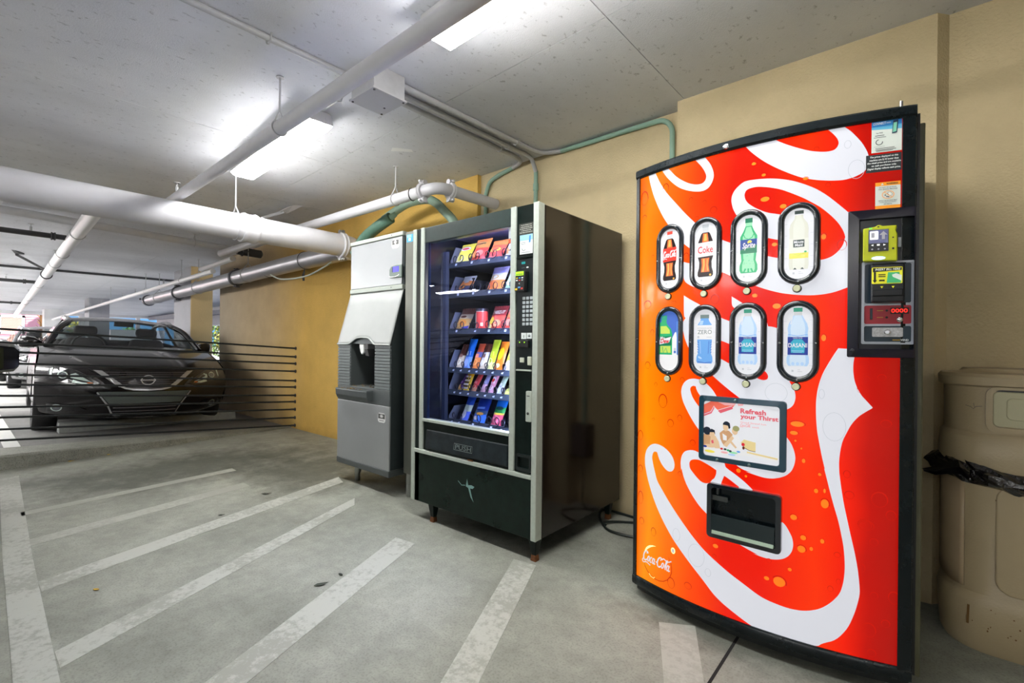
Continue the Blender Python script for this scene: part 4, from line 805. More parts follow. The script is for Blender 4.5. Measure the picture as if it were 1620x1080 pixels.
pl([(0, .07), (.1, .0), (.45, .0), (.41, .07), (.32, .12), (.23, .18), (.145, .09), (.10, .2), (0, .27)], 'coral', 2); pl([(0, .22), (.09, .18), (.145, .09), (.15, .12), (.11, .22), (0, .285)], 'pink', 3); pl([(.2, .16), (.4, .06), (.41, .10), (.24, .20)], 'pink', 3); pl([(.2, .0), (.45, .0), (.42, .04), (.3, .05)], 'pink_l', 3); pl([(.47, .0), (.55, .0), (.54, .03), (.48, .04)], 'pink_l', 3)
f.line([st(0, .25), st(.1, .19), st(.145, .08), st(.19, .155), st(.4, .05)], .0018, ix['white'], 4)
f.text('Refresh', *[st(.51, 0)[0], st(.835, 0)[0]], *[st(0, .165)[1], st(0, .075)[1]], ix['pink'], 4, .035)
f.text('your Thirst', *[st(.51, 0)[0], st(.985, 0)[0]], *[st(0, .275)[1], st(0, .175)[1]], ix['pink'], 4, .035)
f.text('Grand Strand hot.', *[st(.51, 0)[0], st(.845, 0)[0]], *[st(0, .335)[1], st(0, .305)[1]], ix['pink_l'], 4, .02)
script_word(f, st(.51, 0)[0], st(0, .395)[1], .036, .010, ix['pink_l'], 4, .0014); f.text('cool.', *[st(.665, 0)[0], st(.755, 0)[0]], *[st(0, .40)[1], st(0, .37)[1]], ix['pink_l'], 4, .02)
# the family on the picnic rug
pl([(.25, .95), (.1, .99), (0, .96), (0, .86), (.45, .82), (.98, .86), (.98, .93), (.6, .9)], 'cloth', 2); pl([(.6, .82), (.98, .87), (.98, .90), (.6, .85)], 'straw', 3)
pl([(.52, .68), (.56, .62), (.71, .65), (.71, .80), (.66, .81), (.56, .76)], 'straw', 3); f.line([st(.56, .76), st(.63, .8), st(.71, .81)], .0018, ix['brown'], 4); el(.55, .71, .022, .03, 'txt_red', 4); el(.555, .77, .015, .03, 'brown', 4)
pl([(.23, .56), (.28, .50), (.36, .50), (.41, .56), (.40, .66), (.36, .74), (.30, .78), (.27, .74), (.24, .66)], 'skin', 3); pl([(.27, .56), (.33, .60), (.33, .68), (.28, .68)], 'cloth', 4); pl([(.28, .77), (.40, .58), (.43, .62), (.33, .80)], 'skin_l', 5)
el(.315, .44, .038, .075, 'skin_l', 5); el(.325, .40, .05, .065, 'hair', 4); pl([(.275, .38), (.31, .34), (.37, .36), (.38, .44), (.36, .47), (.345, .41), (.28, .40)], 'hair', 6)
pl([(.37, .64), (.42, .55), (.49, .56), (.52, .66), (.53, .84), (.38, .84)], 'cloth', 4); pl([(.37, .70), (.40, .68), (.47, .78), (.45, .80)], 'skin_l', 5); el(.44, .49, .04, .07, 'skin_l', 5); el(.455, .445, .046, .05, 'blond', 6)
pl([(0, .62), (.06, .60), (.11, .66), (.12, .8), (.02, .86), (0, .86)], 'skin', 3); pl([(.1, .66), (.17, .62), (.22, .72), (.24, .84), (.17, .85), (.09, .78)], 'skin_l', 4); el(.125, .60, .038, .06, 'skin_l', 6); pl([(.09, .57), (.11, .50), (.16, .52), (.17, .60), (.15, .56)], 'hair', 7); pl([(.11, .72), (.14, .70), (.15, .76), (.12, .77)], 'pink', 6)
el(.05, .55, .06, .075, 'hair', 5); el(.075, .59, .03, .04, 'skin', 4); el(.09, .92, .075, .025, 'yellow', 4); el(.09, .82, .08, .03, 'skin_l', 5); el(.02, .84, .03, .02, 'navy', 6)
for s, t, a, c in ((.26, .84, .02, 'txt_red'), (.31, .84, .02, 'olive'), (.35, .85, .02, 'green'), (.38, .86, .02, 'hair'), (.3, .9, .05, 'pink_l'), (.42, .88, .06, 'green_l'), (.40, .92, .05, 'aqua_l'), (.49, .85, .025, 'aqua')): el(s, t, a, .018, c, 5)
f.build('advert_print', PMATS, lambda u, v, d: DF(u, v, .004+d), frm, lift=.0004, step=.03)

# delivery slot: frame, recess, flap
o_, i_ = rrect(-.622, -.366, .381, .588, .014, 4), rrect(-.604, -.384, .397, .574, .012, 4)
sl = ringmesh(o_, i_, .022, -.003).build('delivery_slot', m_bez, dm, bevel=.002)
mb = MB(); y0 = AY-.002
for a in ([(-.612, y0, .391), (-.612, y0, .578), (-.612, y0+.12, .578), (-.612, y0+.12, .391)], [(-.376, y0, .391), (-.376, y0, .578), (-.376, y0+.12, .578), (-.376, y0+.12, .391)], [(-.612, y0, .578), (-.376, y0, .578), (-.376, y0+.12, .578), (-.612, y0+.12, .578)], [(-.612, y0, .391), (-.376, y0, .391), (-.376, y0+.12, .391), (-.612, y0+.12, .391)], [(-.612, y0+.12, .391), (-.376, y0+.12, .391), (-.376, y0+.12, .578), (-.612, y0+.12, .578)]):
    mb.add(a, [(0, 1, 2, 3)])
mb.build('recess', M('recess_black', (14, 14, 24), .3), sl)
MB().prism([(-.604, AY-.02, .412), (-.604, AY-.014, .470), (-.604, AY-.008, .470), (-.604, AY-.012, .405)], (.218, 0, 0)).build('flap', M('flap_smoke', (30, 40, 42), .25), sl, bevel=.001)
MB().prism([(-.600, AY-.026, .400), (-.600, AY-.022, .412), (-.600, AY+.0, .412), (-.600, AY+.0, .400)], (.212, 0, 0)).build('sill', M('sill_pale', (150, 172, 150), .3), sl, bevel=.001)
mb = MB(); mb.box(-.603, -.548, AY-.004, AY+.0, .523, .541); mb.box(-.59, -.583, AY, AY+.05, .545, .57); mb.cyl((-.604, AY+.06, .49), (-.384, AY+.06, .485), .02, 12); mb.build('vend_flap_bracket', M('bracket_grey', (58, 62, 62), .4), sl)

# payment panel
pp = MB()
out_, in_ = rrect(-.183, -.010, 1.084, 1.567, .004, 2), rrect(-.152, -.014, 1.112, 1.535, .003, 2)
pay = ringmesh(out_, in_, .024).build('payment_panel', M('pay_bezel', (12, 11, 30), .2), dm, bevel=.002)
rivet(pay, -.168, 1.105, .024, .008, m_bez, 'lock')
MB().grid([[DF(u, v, .010) for u in bulge(-.154, -.012, 5)] for v in (1.110, 1.537)]).build('recess_plate', M('pay_plate', (12, 20, 36), .3), pay)
o_, i_ = rrect(-.146, -.013, 1.128, 1.397, .004, 2), rrect(-.139, -.019, 1.133, 1.391, .003, 2)
sp = ringmesh(o_, i_, .017, .008).build('silver_surround', M('surround_silver', (168, 174, 186), .35, .3), pay)
f = Flat(); PX = [M('pay_dark', (24, 44, 58), .3), M('pay_red', (150, 30, 46), .35), M('pay_silver', (178, 180, 184), .4, .4, noise=(180, .25)), M('pay_white', (220, 224, 226), .4), M('led_red', (255, 40, 30), .3, emit=1.6), M('pay_black', (10, 10, 14), .3), M('pay_gold', (176, 140, 40), .4), M('pay_rail', (168, 174, 186), .35, .3)]
f.poly(rrect(-.140, -.018, 1.132, 1.392, .002, 2), 7, 1)
f.poly(rrect(-.138, -.021, 1.262, 1.389, .005, 3), 0, 2); f.poly(rrect(-.139, -.020, 1.194, 1.254, .005, 3), 1, 2); f.poly(rrect(-.139, -.020, 1.136, 1.187, .005, 3), 0, 2)
f.rect(-.072, -.026, 1.226, 1.246, 5, 3); f.text('0000', -.070, -.029, 1.230, 1.243, 4, 5, .01); f.rect(-.124, -.117, 1.208, 1.245, 5, 3); f.rect(-.1222, -.1188, 1.212, 1.242, 0, 4)
for v in (1.237, 1.215): f.ell(-.081, v, .0035, .0035, 5, 3); f.rect(-.106, -.09, v-.001, v+.001, 6, 3)
f.poly(rrect(-.118, -.040, 1.152, 1.182, .003, 3), 2, 3); f.text('VEND', -.046, -.026, 1.139, 1.145, 3, 3, .02); f.rect(-.066, -.047, 1.1405, 1.1435, 6, 3)
f.build('control_print', PX, lambda u, v, d: DF(u, v, .011+d), pay, lift=.0004)
rivet(pay, -.048, 1.207, .013, .0085, m_chrome, 'return_button')
MB().lathe([(.0085, 0), (.0085, -.006), (.006, -.007), (.0058, -.004), (.0004, -.004)], DF(-.079, 1.167, .013), 'y', 16).build('lock', m_chrome, pay, smooth=True)
bv = MB(); c = lambda u, v, d: DF(u, v, d)
bv.prism([c(-.122, 1.262, .012), c(-.036, 1.262, .012), c(-.036, 1.262, .036), c(-.122, 1.262, .036)], (0, 0, .126)); bl = bv.build('bill_acceptor', M('bill_black', (14, 20, 30), .28), pay, bevel=.005)
mb = MB(); mb.prism([c(-.118, 1.282, .034), c(-.040, 1.282, .034), c(-.040, 1.282, .046), c(-.118, 1.282, .046)], (0, 0, .022)); mb.build('bill_mouth', M('bill_mouth_black', (22, 26, 32), .35), bl, bevel=.003)
f = Flat(); BX = [M('bill_yellow', (214, 212, 40), .35, emit=.35), M('bill_print_black', (14, 16, 14), .4), M('bill_green', (60, 168, 110), .35, emit=.3), M('bill_white', (214, 224, 216), .35, emit=.3)]
f.poly(rrect(-.119, -.042, 1.322, 1.375, .003, 2), 0, 1); f.poly([(-.116, 1.36), (-.044, 1.364), (-.044, 1.373), (-.116, 1.373)], 1, 2); f.text('INSERT BILL HERE', -.110, -.047, 1.3645, 1.3715, 3, 3, .02, .2)
f.poly([(-.1135, 1.36), (-.108, 1.36), (-.108, 1.334), (-.105, 1.334), (-.111, 1.325), (-.1165, 1.334), (-.1135, 1.334)], 1, 3); f.poly([(-.078, 1.358), (-.050, 1.358), (-.045, 1.324), (-.081, 1.324)], 2, 2); f.poly([(-.068, 1.350), (-.058, 1.354), (-.044, 1.348), (-.044, 1.330), (-.054, 1.336), (-.066, 1.343)], 3, 3)
for v in (1.351, 1.345): f.rect(-.102, -.084, v-.0015, v+.0015, 1, 3)
f.rect(-.100, -.086, 1.330, 1.335, 1, 3)
for u in (-.093, -.065): f.poly([(u-.004, 1.314), (u+.004, 1.314), (u, 1.307)], 0, 3)
f.build('bill_print', BX, lambda u, v, d: DF(u, v, .036+d), bl, lift=.0004)
cr = MB(); P = [(-.142, 1.396), (-.057, 1.394), (-.055, 1.40), (-.056, 1.48), (-.06, 1.49), (-.057, 1.507), (-.094, 1.507), (-.098, 1.511), (-.106, 1.511), (-.11, 1.506), (-.142, 1.502)]
cr.prism([DF(u, v, .012) for u, v in P], (0, -.030, 0)); crd = cr.build('card_reader', M('reader_lime', (196, 206, 24), .35, noise=(20, .08)), pay, bevel=.004)
f = Flat(); CXm = [M('reader_screen', (66, 70, 110), .2, emit=.45), M('reader_black', (14, 16, 24), .3), M('reader_white', (235, 236, 236), .3, emit=.8), M('reader_grey', (150, 150, 160), .3, emit=.3), M('reader_green', (90, 230, 90), .3, emit=1.0), M('reader_skyglow', (190, 214, 250), .3, emit=.9)]
f.rect(-.128, -.077, 1.426, 1.496, 1, 1); f.rect(-.127, -.078, 1.452, 1.495, 0, 2); f.poly(rrect(-.124, -.103, 1.464, 1.491, .002, 2), 2, 3); f.rect(-.121, -.112, 1.470, 1.486, 3, 4); f.poly([(-.090, 1.49), (-.080, 1.478), (-.086, 1.478), (-.086, 1.464), (-.094, 1.464), (-.094, 1.478), (-.1, 1.478)], 3, 3)
f.poly([(-.121, 1.446), (-.115, 1.449), (-.115, 1.443)], 2, 3); f.rect(-.106, -.099, 1.444, 1.449, 2, 3); f.poly([(-.084, 1.446), (-.09, 1.449), (-.09, 1.443)], 2, 3)
for u in (-.118, -.102, -.086): f.ell(u, 1.433, .0025, .0025, 3, 3)
f.rect(-.126, -.119, 1.499, 1.503, 4, 1); f.rect(-.068, -.063, 1.43, 1.436, 1, 1); f.rect(-.068, -.064, 1.466, 1.470, 1, 1); f.ell(-.102, 1.404, .018, .006, 5, 1); f.ell(-.103, 1.5045, .003, .002, 1, 1)
f.build('reader_face', CXm, lambda u, v, d: (u, DF(-.1, 0, .0425)[1]+(arcY(u)-arcY(-.1))-d, v), crd, lift=.0004)
mb = MB(); mb.prism([DF(-.054, 1.44, .012), DF(-.047, 1.44, .012), DF(-.047, 1.44, .026), DF(-.054, 1.44, .026)], (0, 0, .03)); mb.build('card_guide', M('guide_white', (180, 186, 200), .3), pay)

# three stickers high on the right
SM = [M('st_white', (216, 224, 216), .4, emit=.1), M('st_blue', (36, 122, 190), .4, emit=.12), M('st_sky', (96, 182, 214), .4, emit=.12), M('st_black', (40, 48, 52), .4), M('st_ink', (64, 72, 78), .5), M('st_orange', (248, 158, 34), .4, emit=.12), M('st_letter', (232, 236, 232), .4, emit=.15), M('st_navy', (34, 54, 84), .4), M('st_mint', (130, 210, 180), .4)]
f = Flat(); f.rect(-.125, -.048, 1.756, 1.862, 0, 1); f.rect(-.125, -.048, 1.838, 1.862, 1, 2); f.poly([(-.125, 1.832), (-.048, 1.826), (-.048, 1.842), (-.125, 1.840)], 2, 2); f.text('CONNECT', -.121, -.088, 1.846, 1.854, 6, 4, .015, .2); f.text('>>>', -.087, -.076, 1.847, 1.852, 6, 4)
f.poly([(-.073, 1.812), (-.060, 1.814), (-.057, 1.856), (-.070, 1.854)], 7, 4); f.poly([(-.071, 1.816), (-.062, 1.818), (-.060, 1.848), (-.069, 1.847)], 8, 5)
f.text('Tap FREE', -.114, -.096, 1.816, 1.821, 4, 4, .02); f.rect(-.116, -.092, 1.8095, 1.8115, 4, 4); f.rect(-.119, -.088, 1.804, 1.8055, 4, 4)
f.line([(-.105+.0085*math.cos(math.radians(a)), 1.789+.0085*math.sin(math.radians(a))) for a in range(100, 375, 18)], .0022, 4, 4); f.text('c o n n e c t', -.118, -.092, 1.773, 1.776, 4, 4)
for v, a, b in ((1.7685, -.115, -.066), (1.7635, -.115, -.062), (1.760, -.113, -.07)): f.rect(a, b, v-.0008, v+.0008, 4, 4)
f.build('connect_sticker', SM, lambda u, v, d: DF(u, v, .0025+d), dm, lift=.0004)
f = Flat(); f.rect(-.139, -.048, 1.692, 1.750, 3, 1)
for k, s in enumerate(['The prices displayed on this', 'machine are $.10 lower than', 'the retail price and are available', 'on cash purchases only.', 'Digital display reflects cash price.']):
    hw = (.036, .037, .043, .032, .042)[k]; v = 1.7385-.0096*k; f.text(s, -.0925-hw, -.0925+hw, v-.001, v+.0062, 6, 4, .02)
f.build('price_sticker', SM, lambda u, v, d: DF(u, v, .0025+d), dm, lift=.0004)
f = Flat(); f.rect(-.114, -.050, 1.571, 1.657, 0, 1); f.rect(-.114, -.050, 1.645, 1.657, 5, 2); f.rect(-.114, -.050, 1.571, 1.581, 5, 2); f.text('WARNING', -.086, -.056, 1.648, 1.654, 3, 4, .03); f.poly([(-.1, 1.647), (-.092, 1.647), (-.096, 1.655)], 0, 4)
for k, (s, hw, v) in enumerate([('DO NOT TIP OR ROCK', .022, 1.637), ('THIS VENDING MACHINE', .024, 1.631), ('TIPPING OR ROCKING MAY', .024, 1.594), ('CAUSE SERIOUS INJURY', .022, 1.5885), ('OR DEATH', .010, 1.583)]): f.text(s, -.082-hw, -.082+hw, v, v+.0042, 4, 4, .01)
f.line([(-.081+.0150*math.cos(2*PI*i/20), 1.615+.0125*math.sin(2*PI*i/20)) for i in range(21)], .0016, 5, 5); f.line([(-.091, 1.624), (-.071, 1.606)], .0014, 5, 6); f.poly([(-.083, 1.620), (-.076, 1.624), (-.069, 1.615), (-.077, 1.611)], 6, 4); f.line([(-.083, 1.620), (-.076, 1.624), (-.069, 1.615), (-.077, 1.611), (-.083, 1.62)], .0008, 4, 5)
for u, v in ((-.088, 1.614), (-.084, 1.609), (-.080, 1.608)): f.ell(u, v, .002, .0018, 4, 4)
f.build('warning_sticker', SM, lambda u, v, d: DF(u, v, .0025+d), dm, lift=.0004)
# door hinges on the machine's right edge
mb = MB()
for z in (1.79, 1.48, 1.1, .5): mb.cyl((-.020, 2.05, z), (-.020, 2.05, z+.04), .006, 8)
mb.build('hinge_pins', m_chrome, dm, smooth=True)
# ------------------------------------------------------------------ the snack machine
sm = empty('snack_vending_machine', (-1.98, 2.4, 0), 'black snack vending machine with a lit glass front full of bags and bars', 'vending machine')
m_sblk = M('snack_black', (12, 24, 21), .32, spec=.22, noise=(30, .35), dust=7)
m_side = M('snack_side_brown', (30, 21, 16), .11, spec=.6, noise=(50, .3), dust=9)
m_trim = M('snack_trim_silver', (190, 200, 190), .38, .35, noise=(60, .06))
m_int = M('snack_interior', (15, 18, 25), .22, spec=.6)
m_tray = M('snack_tray', (40, 50, 62), .4, noise=(40, .2))
XL, XR, YF, YK = -2.488, -1.474, 1.93, 2.82
MB().prism([(XR-.012, 1.985, .105), (XR, 1.99, .112), (XR, 1.99, 1.833), (XR-.012, 1.985, 1.84), (XR-.04, 1.985, 1.84), (XR-.04, 1.985, .105)], (0, YK-1.985, 0)).build('side_panel', m_side, sm, bevel=.003)
MB().box(XL, XL+.03, 1.985, YK, .105, 1.84).build('side_panel', m_side, sm, bevel=.003)
MB().box(XL+.03, XR-.04, 1.985, YK, 1.81, 1.84).build('top_panel', m_sblk, sm); MB().box(XL+.03, XR-.04, 1.985, YK, .105, .14).build('bottom_panel', m_sblk, sm); MB().box(XL+.03, XR-.04, YK-.03, YK, .14, 1.81).build('back_panel', m_sblk, sm)
# interior liner
MB().box(XL+.03, -2.345, 1.96, 2.79, .60, 1.81).build('inner_wall', m_int, sm); MB().box(-1.655, XR-.04, 1.99, 2.79, .14, 1.81).build('inner_wall', m_int, sm); MB().box(-2.345, -1.655, 2.70, 2.72, .60, 1.81).build('inner_back', m_int, sm); MB().box(-2.345, -1.655, 1.96, 2.7, 1.80, 1.812).build('inner_top', M('snack_ceiling', (92, 92, 128), .5, noise=(12, .2)), sm); MB().box(-2.345, -1.655, 1.965, 2.7, .585, .60).build('inner_floor', m_int, sm)
# door: header, posts, trims
MB().box(XL+.034, -2.411, YF+.006, 1.985, .11, 1.838).build('door_post', m_sblk, sm, bevel=.002)
MB().box(-2.377, -1.661, YF+.006, 1.985, 1.741, 1.838).build('header', M('snack_header', (30, 48, 44), .36, noise=(30, .2)), sm, bevel=.003)
for x0, x1, z0 in ((XL, XL+.034, .108), (-2.411, -2.377, .44), (-1.661, -1.625, .44), (-1.508, XR, .108)):
    MB().box(x0, x1, YF, 1.984, z0, 1.84).build('trim_strip', m_trim, sm, bevel=.004)
MB().box(XL+.03, -1.505, YF-.002, 1.97, .418, .443).build('trim_strip', m_trim, sm, bevel=.004)
lw = MB().box(XL+.034, -1.508, YF+.006, 1.985, .11, .418).build('lower_panel', M('snack_lower', (10, 27, 20), .30, spec=.22, noise=(20, .4), dust=5), sm, bevel=.003)
f = Flat(); sc = M('scuff_pale', (120, 160, 156), .6)
f.poly([(-1.985, .29), (-1.975, .335), (-1.965, .30), (-1.94, .305), (-1.915, .30), (-1.93, .285), (-1.95, .285), (-1.935, .24), (-1.92, .21), (-1.945, .235), (-1.965, .285)], 0, 1); f.line([(-2.05, .31), (-2.02, .29), (-1.99, .295)], .004, 0, 1)
SF = lambda u, v, d: (u, YF+.0055-d, v)
f.build('scuff_mark', [sc], SF, lw)
rust = M('rust', (104, 62, 28), .85, noise=(50, .4))
for x, y, b in ((-2.30, 1.965, 0), (-1.50, 1.962, 0), (-2.32, 2.74, 0), (-1.51, 2.74, 0)):
    l = MB().loft([[(x+a*r, y+b_*r, z) for a, b_ in ((-1, -1), (1, -1), (1, 1), (-1, 1))] for z, r in ((.03, .014), (.115, .026))]).build('leg', m_sblk, sm, bevel=.004)
    MB().loft([[(x+a*r, y+b_*r, z) for a, b_ in ((-1, -1), (1, -1), (1, 1), (-1, 1))] for z, r in ((.0, .017), (.012, .016), (.033, .0145))]).build('foot', rust, l, bevel=.003)
# delivery chute
MB().box(-2.377, -1.661, YF-.003, 1.97, .622, .641).build('glass_sill', m_trim, sm, bevel=.003)
MB().box(-2.377, -1.661, YF+.012, 1.985, .443, .622).build('chute_surround', m_sblk, sm)
dr = MB().loft([[(-2.345, YF+.004, .455), (-1.664, YF+.004, .455), (-1.664, YF+.012, .575), (-2.345, YF+.012, .575)], [(-2.34, YF-.006, .462), (-1.668, YF-.006, .462), (-1.672, YF+.004, .57), (-2.338, YF+.004, .57)]]).build('push_door', M('push_door_black', (22, 32, 36), .5, spec=.25, noise=(14, .6), dust=10), sm, bevel=.003)
f = Flat(); PD = lambda u, v, d: (u, YF-.006+(v-.462)*.0926-d, v)
f.line([(-2.078, .490), (-1.927, .490), (-1.927, .526), (-2.078, .526), (-2.078, .490)], .003, 0, 2); f.text('PUSH', -2.068, -1.937, .495, .521, 0, 2, .0)
pt = f.build('push_lettering', [M('emboss_grey', (100, 112, 112), .5)], PD, dr, lift=.001)
md = pt.modifiers.new('thick', 'SOLIDIFY'); md.thickness = .001
MB().box(-1.965, -1.925, YF-.004, YF+.002, .443, .450).build('rust_spot', rust, sm)
# glass
MB().box(-2.379, -1.66, 1.944, 1.949, .64, 1.742).build('glass_pane', glass('vend_glass', (240, 243, 255), .02), sm)
MB().box(-2.377, -2.345, 1.938, 1.96, .64, 1.742).build('glass_edge', M('glass_edge_dark', (24, 34, 56), .2), sm)
# lighting tube of the cabinet
tb = MB().cyl((-2.33, 1.998, 1.780), (-1.67, 1.998, 1.780), .012, 12).build('light_tube', M('cabinet_tube', (235, 238, 255), .4, emit=34, ecol=(214, 218, 255)), sm, smooth=True)
tv = MB().cyl((-1.676, 1.972, .66), (-1.676, 1.972, 1.72), .009, 12).build('light_tube', M('cabinet_tube_side', (235, 238, 255), .4, emit=150, ecol=(220, 228, 255)), sm, smooth=True)
# payment column
pc = MB().box(-1.625, -1.508, YF+.010, 1.985, .443, 1.838).build('payment_column', m_sblk, sm, bevel=.002)
rs = MB(); rs.prism([(x, YF+.004, z) for x, z in rrect(-1.614, -1.509, .972, 1.572, .012, 4)], (0, .008, 0)); rs.build('selector_plate', M('selector_black', (12, 22, 24), .3), pc, bevel=.002)
MB().prism([(-1.612, YF+.003, 1.556), (-1.510, YF+.003, 1.556), (-1.510, YF-.006, 1.562), (-1.510, YF-.006, 1.570), (-1.612, YF-.006, 1.566), (-1.612, YF-.006, 1.558)], (0, .002, 0)).build('hood', m_sblk, pc)
f = Flat(); VX = [M('v_display', (20, 120, 120), .3, emit=.5), M('v_white', (214, 222, 220), .4, emit=.1), M('v_black', (16, 20, 20), .4), M('v_key', (176, 186, 190), .4), M('v_lime', (150, 220, 40), .3, emit=.9), M('v_blue', (70, 140, 200), .4), M('v_yellow', (226, 200, 40), .4), M('v_red', (200, 60, 50), .4), M('v_grey', (110, 120, 124), .4), M('v_sky', (150, 200, 226), .4), M('v_sticker', (54, 58, 52), .4), M('v_letter', (206, 208, 196), .4, emit=.1)]
f.rect(-1.585, -1.560, 1.530, 1.542, 0, 2); f.rect(-1.582, -1.565, 1.5335, 1.5385, 1, 1)
f.rect(-1.606, -1.510, 1.684, 1.742, 10, -3)
for k, s in enumerate(['The prices displayed on this', 'machine are $.10 lower than', 'the retail price and are available', 'on cash purchases only.', 'Digital display reflects cash price.']):
    hw = (.036, .037, .042, .032, .043)[k]; f.text(s, -1.558-hw, -1.558+hw, 1.730-.0096*k, 1.7355-.0096*k, 11, -2, .02)
f.rect(-1.600, -1.514, 1.582, 1.682, 1, -3); f.rect(-1.600, -1.514, 1.652, 1.682, 9, -2); f.poly([(-1.54, 1.638), (-1.528, 1.640), (-1.525, 1.676), (-1.537, 1.674)], 5, -1); f.line([(-1.572+.012*math.cos(math.radians(a)), 1.612+.012*math.sin(math.radians(a))) for a in range(170, 350, 18)], .003, 8, -1)
for v, a, b in ((1.642, -1.592, -1.56), (1.634, -1.59, -1.562), (1.590, -1.59, -1.53)): f.rect(a, b, v-.0012, v+.0012, 8, -1)
f.ell(-1.545, 1.511, .008, .004, 1, 2); f.text('CARD', -1.585, -1.562, 1.508, 1.513, 8, 2)
f.rect(-1.582, -1.548, 1.140, 1.172, 1, 2); f.rect(-1.545, -1.512, 1.142, 1.172, 1, 2); f.rect(-1.566, -1.563, 1.146, 1.160, 2, 3); f.poly([(-1.537, 1.15), (-1.52, 1.15), (-1.518, 1.158), (-1.528, 1.166), (-1.539, 1.158)], 3, 3); f.rect(-1.532, -1.524, 1.152, 1.158, 2, 4)
sp_ = f.build('selector_print', VX, lambda u, v, d: (u, YF+.004-d, v), pc, lift=.0005); sp_['kind'] = 'stuff'
mb0 = None
for r in range(7):
    for c_ in range(3):
        x, z = -1.566+.0245*c_, 1.351-.0222*r
        MB().box(x-.008, x+.008, YF-.001, YF+.005, z-.0075, z+.0075).build('key', VX[3], pc, bevel=.0015)
MB().prism([(-1.606, YF-.030, 1.388), (-1.543, YF-.030, 1.384), (-1.541, YF-.022, 1.49), (-1.604, YF-.022, 1.495)], (0, .028, 0)).build('card_reader', M('snack_reader', (26, 28, 30), .35), pc, bevel=.004)
f = Flat(); RF = lambda u, v, d: (u, YF-.030+(v-1.388)*.075-d, v)
f.rect(-1.601, -1.549, 1.468, 1.488, 4, 1); f.rect(-1.597, -1.553, 1.472, 1.476, 2, 2)
for i in range(3):
    for j in range(2): f.rect(-1.597+.018*i, -1.586+.018*i, 1.452-.012*j, 1.458-.012*j, (6, 1, 5, 7, 1, 3)[i*2+j], 1)
f.line([(-1.578, 1.425), (-1.572, 1.429), (-1.572, 1.421)], .002, 1, 1); f.rect(-1.601, -1.585, 1.392, 1.402, 6, 1); f.rect(-1.582, -1.565, 1.402, 1.410, 5, 1); f.rect(-1.562, -1.548, 1.395, 1.404, 7, 1)
f.build('reader_print', VX, RF, pc, lift=.0006)
bb = MB().box(-1.598, -1.526, YF-.012, YF+.004, 1.094, 1.134).build('bill_acceptor', m_blk, pc, bevel=.004)
f = Flat()
for u in (-1.580, -1.548): f.rect(u-.003, u+.003, 1.120, 1.126, 4, 1)
f.rect(-1.592, -1.532, 1.102, 1.106, 2, 1); f.build('bill_lights', VX, lambda u, v, d: (u, YF-.012-d, v), bb, lift=.0006)
MB().box(-1.586, -1.560, YF-.004, YF+.004, 1.018, 1.043).build('coin_slot', M('coin_beige', (190, 196, 180), .4), pc, bevel=.002); MB().box(-1.531, -1.510, YF-.010, YF+.004, 1.005, 1.05).build('coin_return_lever', M('coin_beige', (190, 196, 180)), pc, bevel=.003); MB().box(-1.608, -1.510, YF-.008, YF+.004, .974, .982).build('ledge', m_trim, pc, bevel=.002)
h = MB().prism([(x, YF-.008, z) for x, z in rrect(-1.540, -1.506, .715, .873, .006, 3)], (0, .016, 0)).build('handle', m_trim, pc, bevel=.003)
MB().lathe([(.008, -.008), (.007, -.011), (.004, -.0115), (.0004, -.010)], (-1.523, YF, .758), 'y', 14).build('lock', m_chrome, h, smooth=True); MB().box(-1.532, -1.514, YF-.0095, YF-.007, .846, .85).build('slot_mark', m_dark, h)
cu_ = MB(); k = 20; o_, i_ = rrect(-1.603, -1.509, .455, .542, .008, 4), rrect(-1.594, -1.518, .470, .528, .006, 4); n_ = len(o_)
cu_.add([(x, YF+.009, z) for x, z in o_]+[(x, YF-.004, z) for x, z in o_]+[(x, YF-.004, z) for x, z in i_]+[(x, YF+.03, z) for x, z in i_], [(r*n_+i, r*n_+(i+1) % n_, (r+1)*n_+(i+1) % n_, (r+1)*n_+i) for r in range(3) for i in range(n_)]+[tuple(3*n_+i for i in range(n_))])
cu_.build('coin_cup', M('cup_black', (22, 30, 30), .3), pc)

# shelves and coils
LZ = [1.610, 1.420, 1.190, .945, .805, .618]
m_coil = M('coil_wire', (44, 44, 56), .3, .6); m_tagw = M('tag_white', (190, 200, 214), .4, emit=.15); m_tagd = M('tag_dark', (46, 56, 68), .4)
def coil(parent, x, z, r, y0=2.066, turns=3, pitch=.055):
    n = 12; P = [(x+r*math.sin(2*PI*i/n), y0+pitch*i/n, z+r+.004-r*math.cos(2*PI*i/n)) for i in range(turns*n+1)]
    MB().tube(P, .0028, 6, caps=False).build('coil', m_coil, parent, smooth=True)
slots = [[(-2.24, 2, 1), (-2.10, 2, 1), (-1.957, 2, 1), (-1.82, 2, 1)], [(-2.22, 2, 1), (-2.085, 2, 0), (-1.95, 2, 1), (-1.82, 2, 1)], [(-2.23, 2, 1), (-2.065, 1, 1), (-1.95, 2, 1), (-1.82, 2, 1)],
         [(x, 1, 1) for x in (-2.254, -2.187, -2.112, -2.049, -1.984, -1.916, -1.84, -1.76)], [(x, 1, 1) for x in (-2.244, -2.19, -2.12, -2.039, -1.976, -1.907, -1.846, -1.76)], [(-2.265, 1, 0), (-2.2, 1, 1), (-2.075, 2, 1), (-1.925, 2, 1), (-1.845, 1, 0), (-1.77, 1, 0)]]
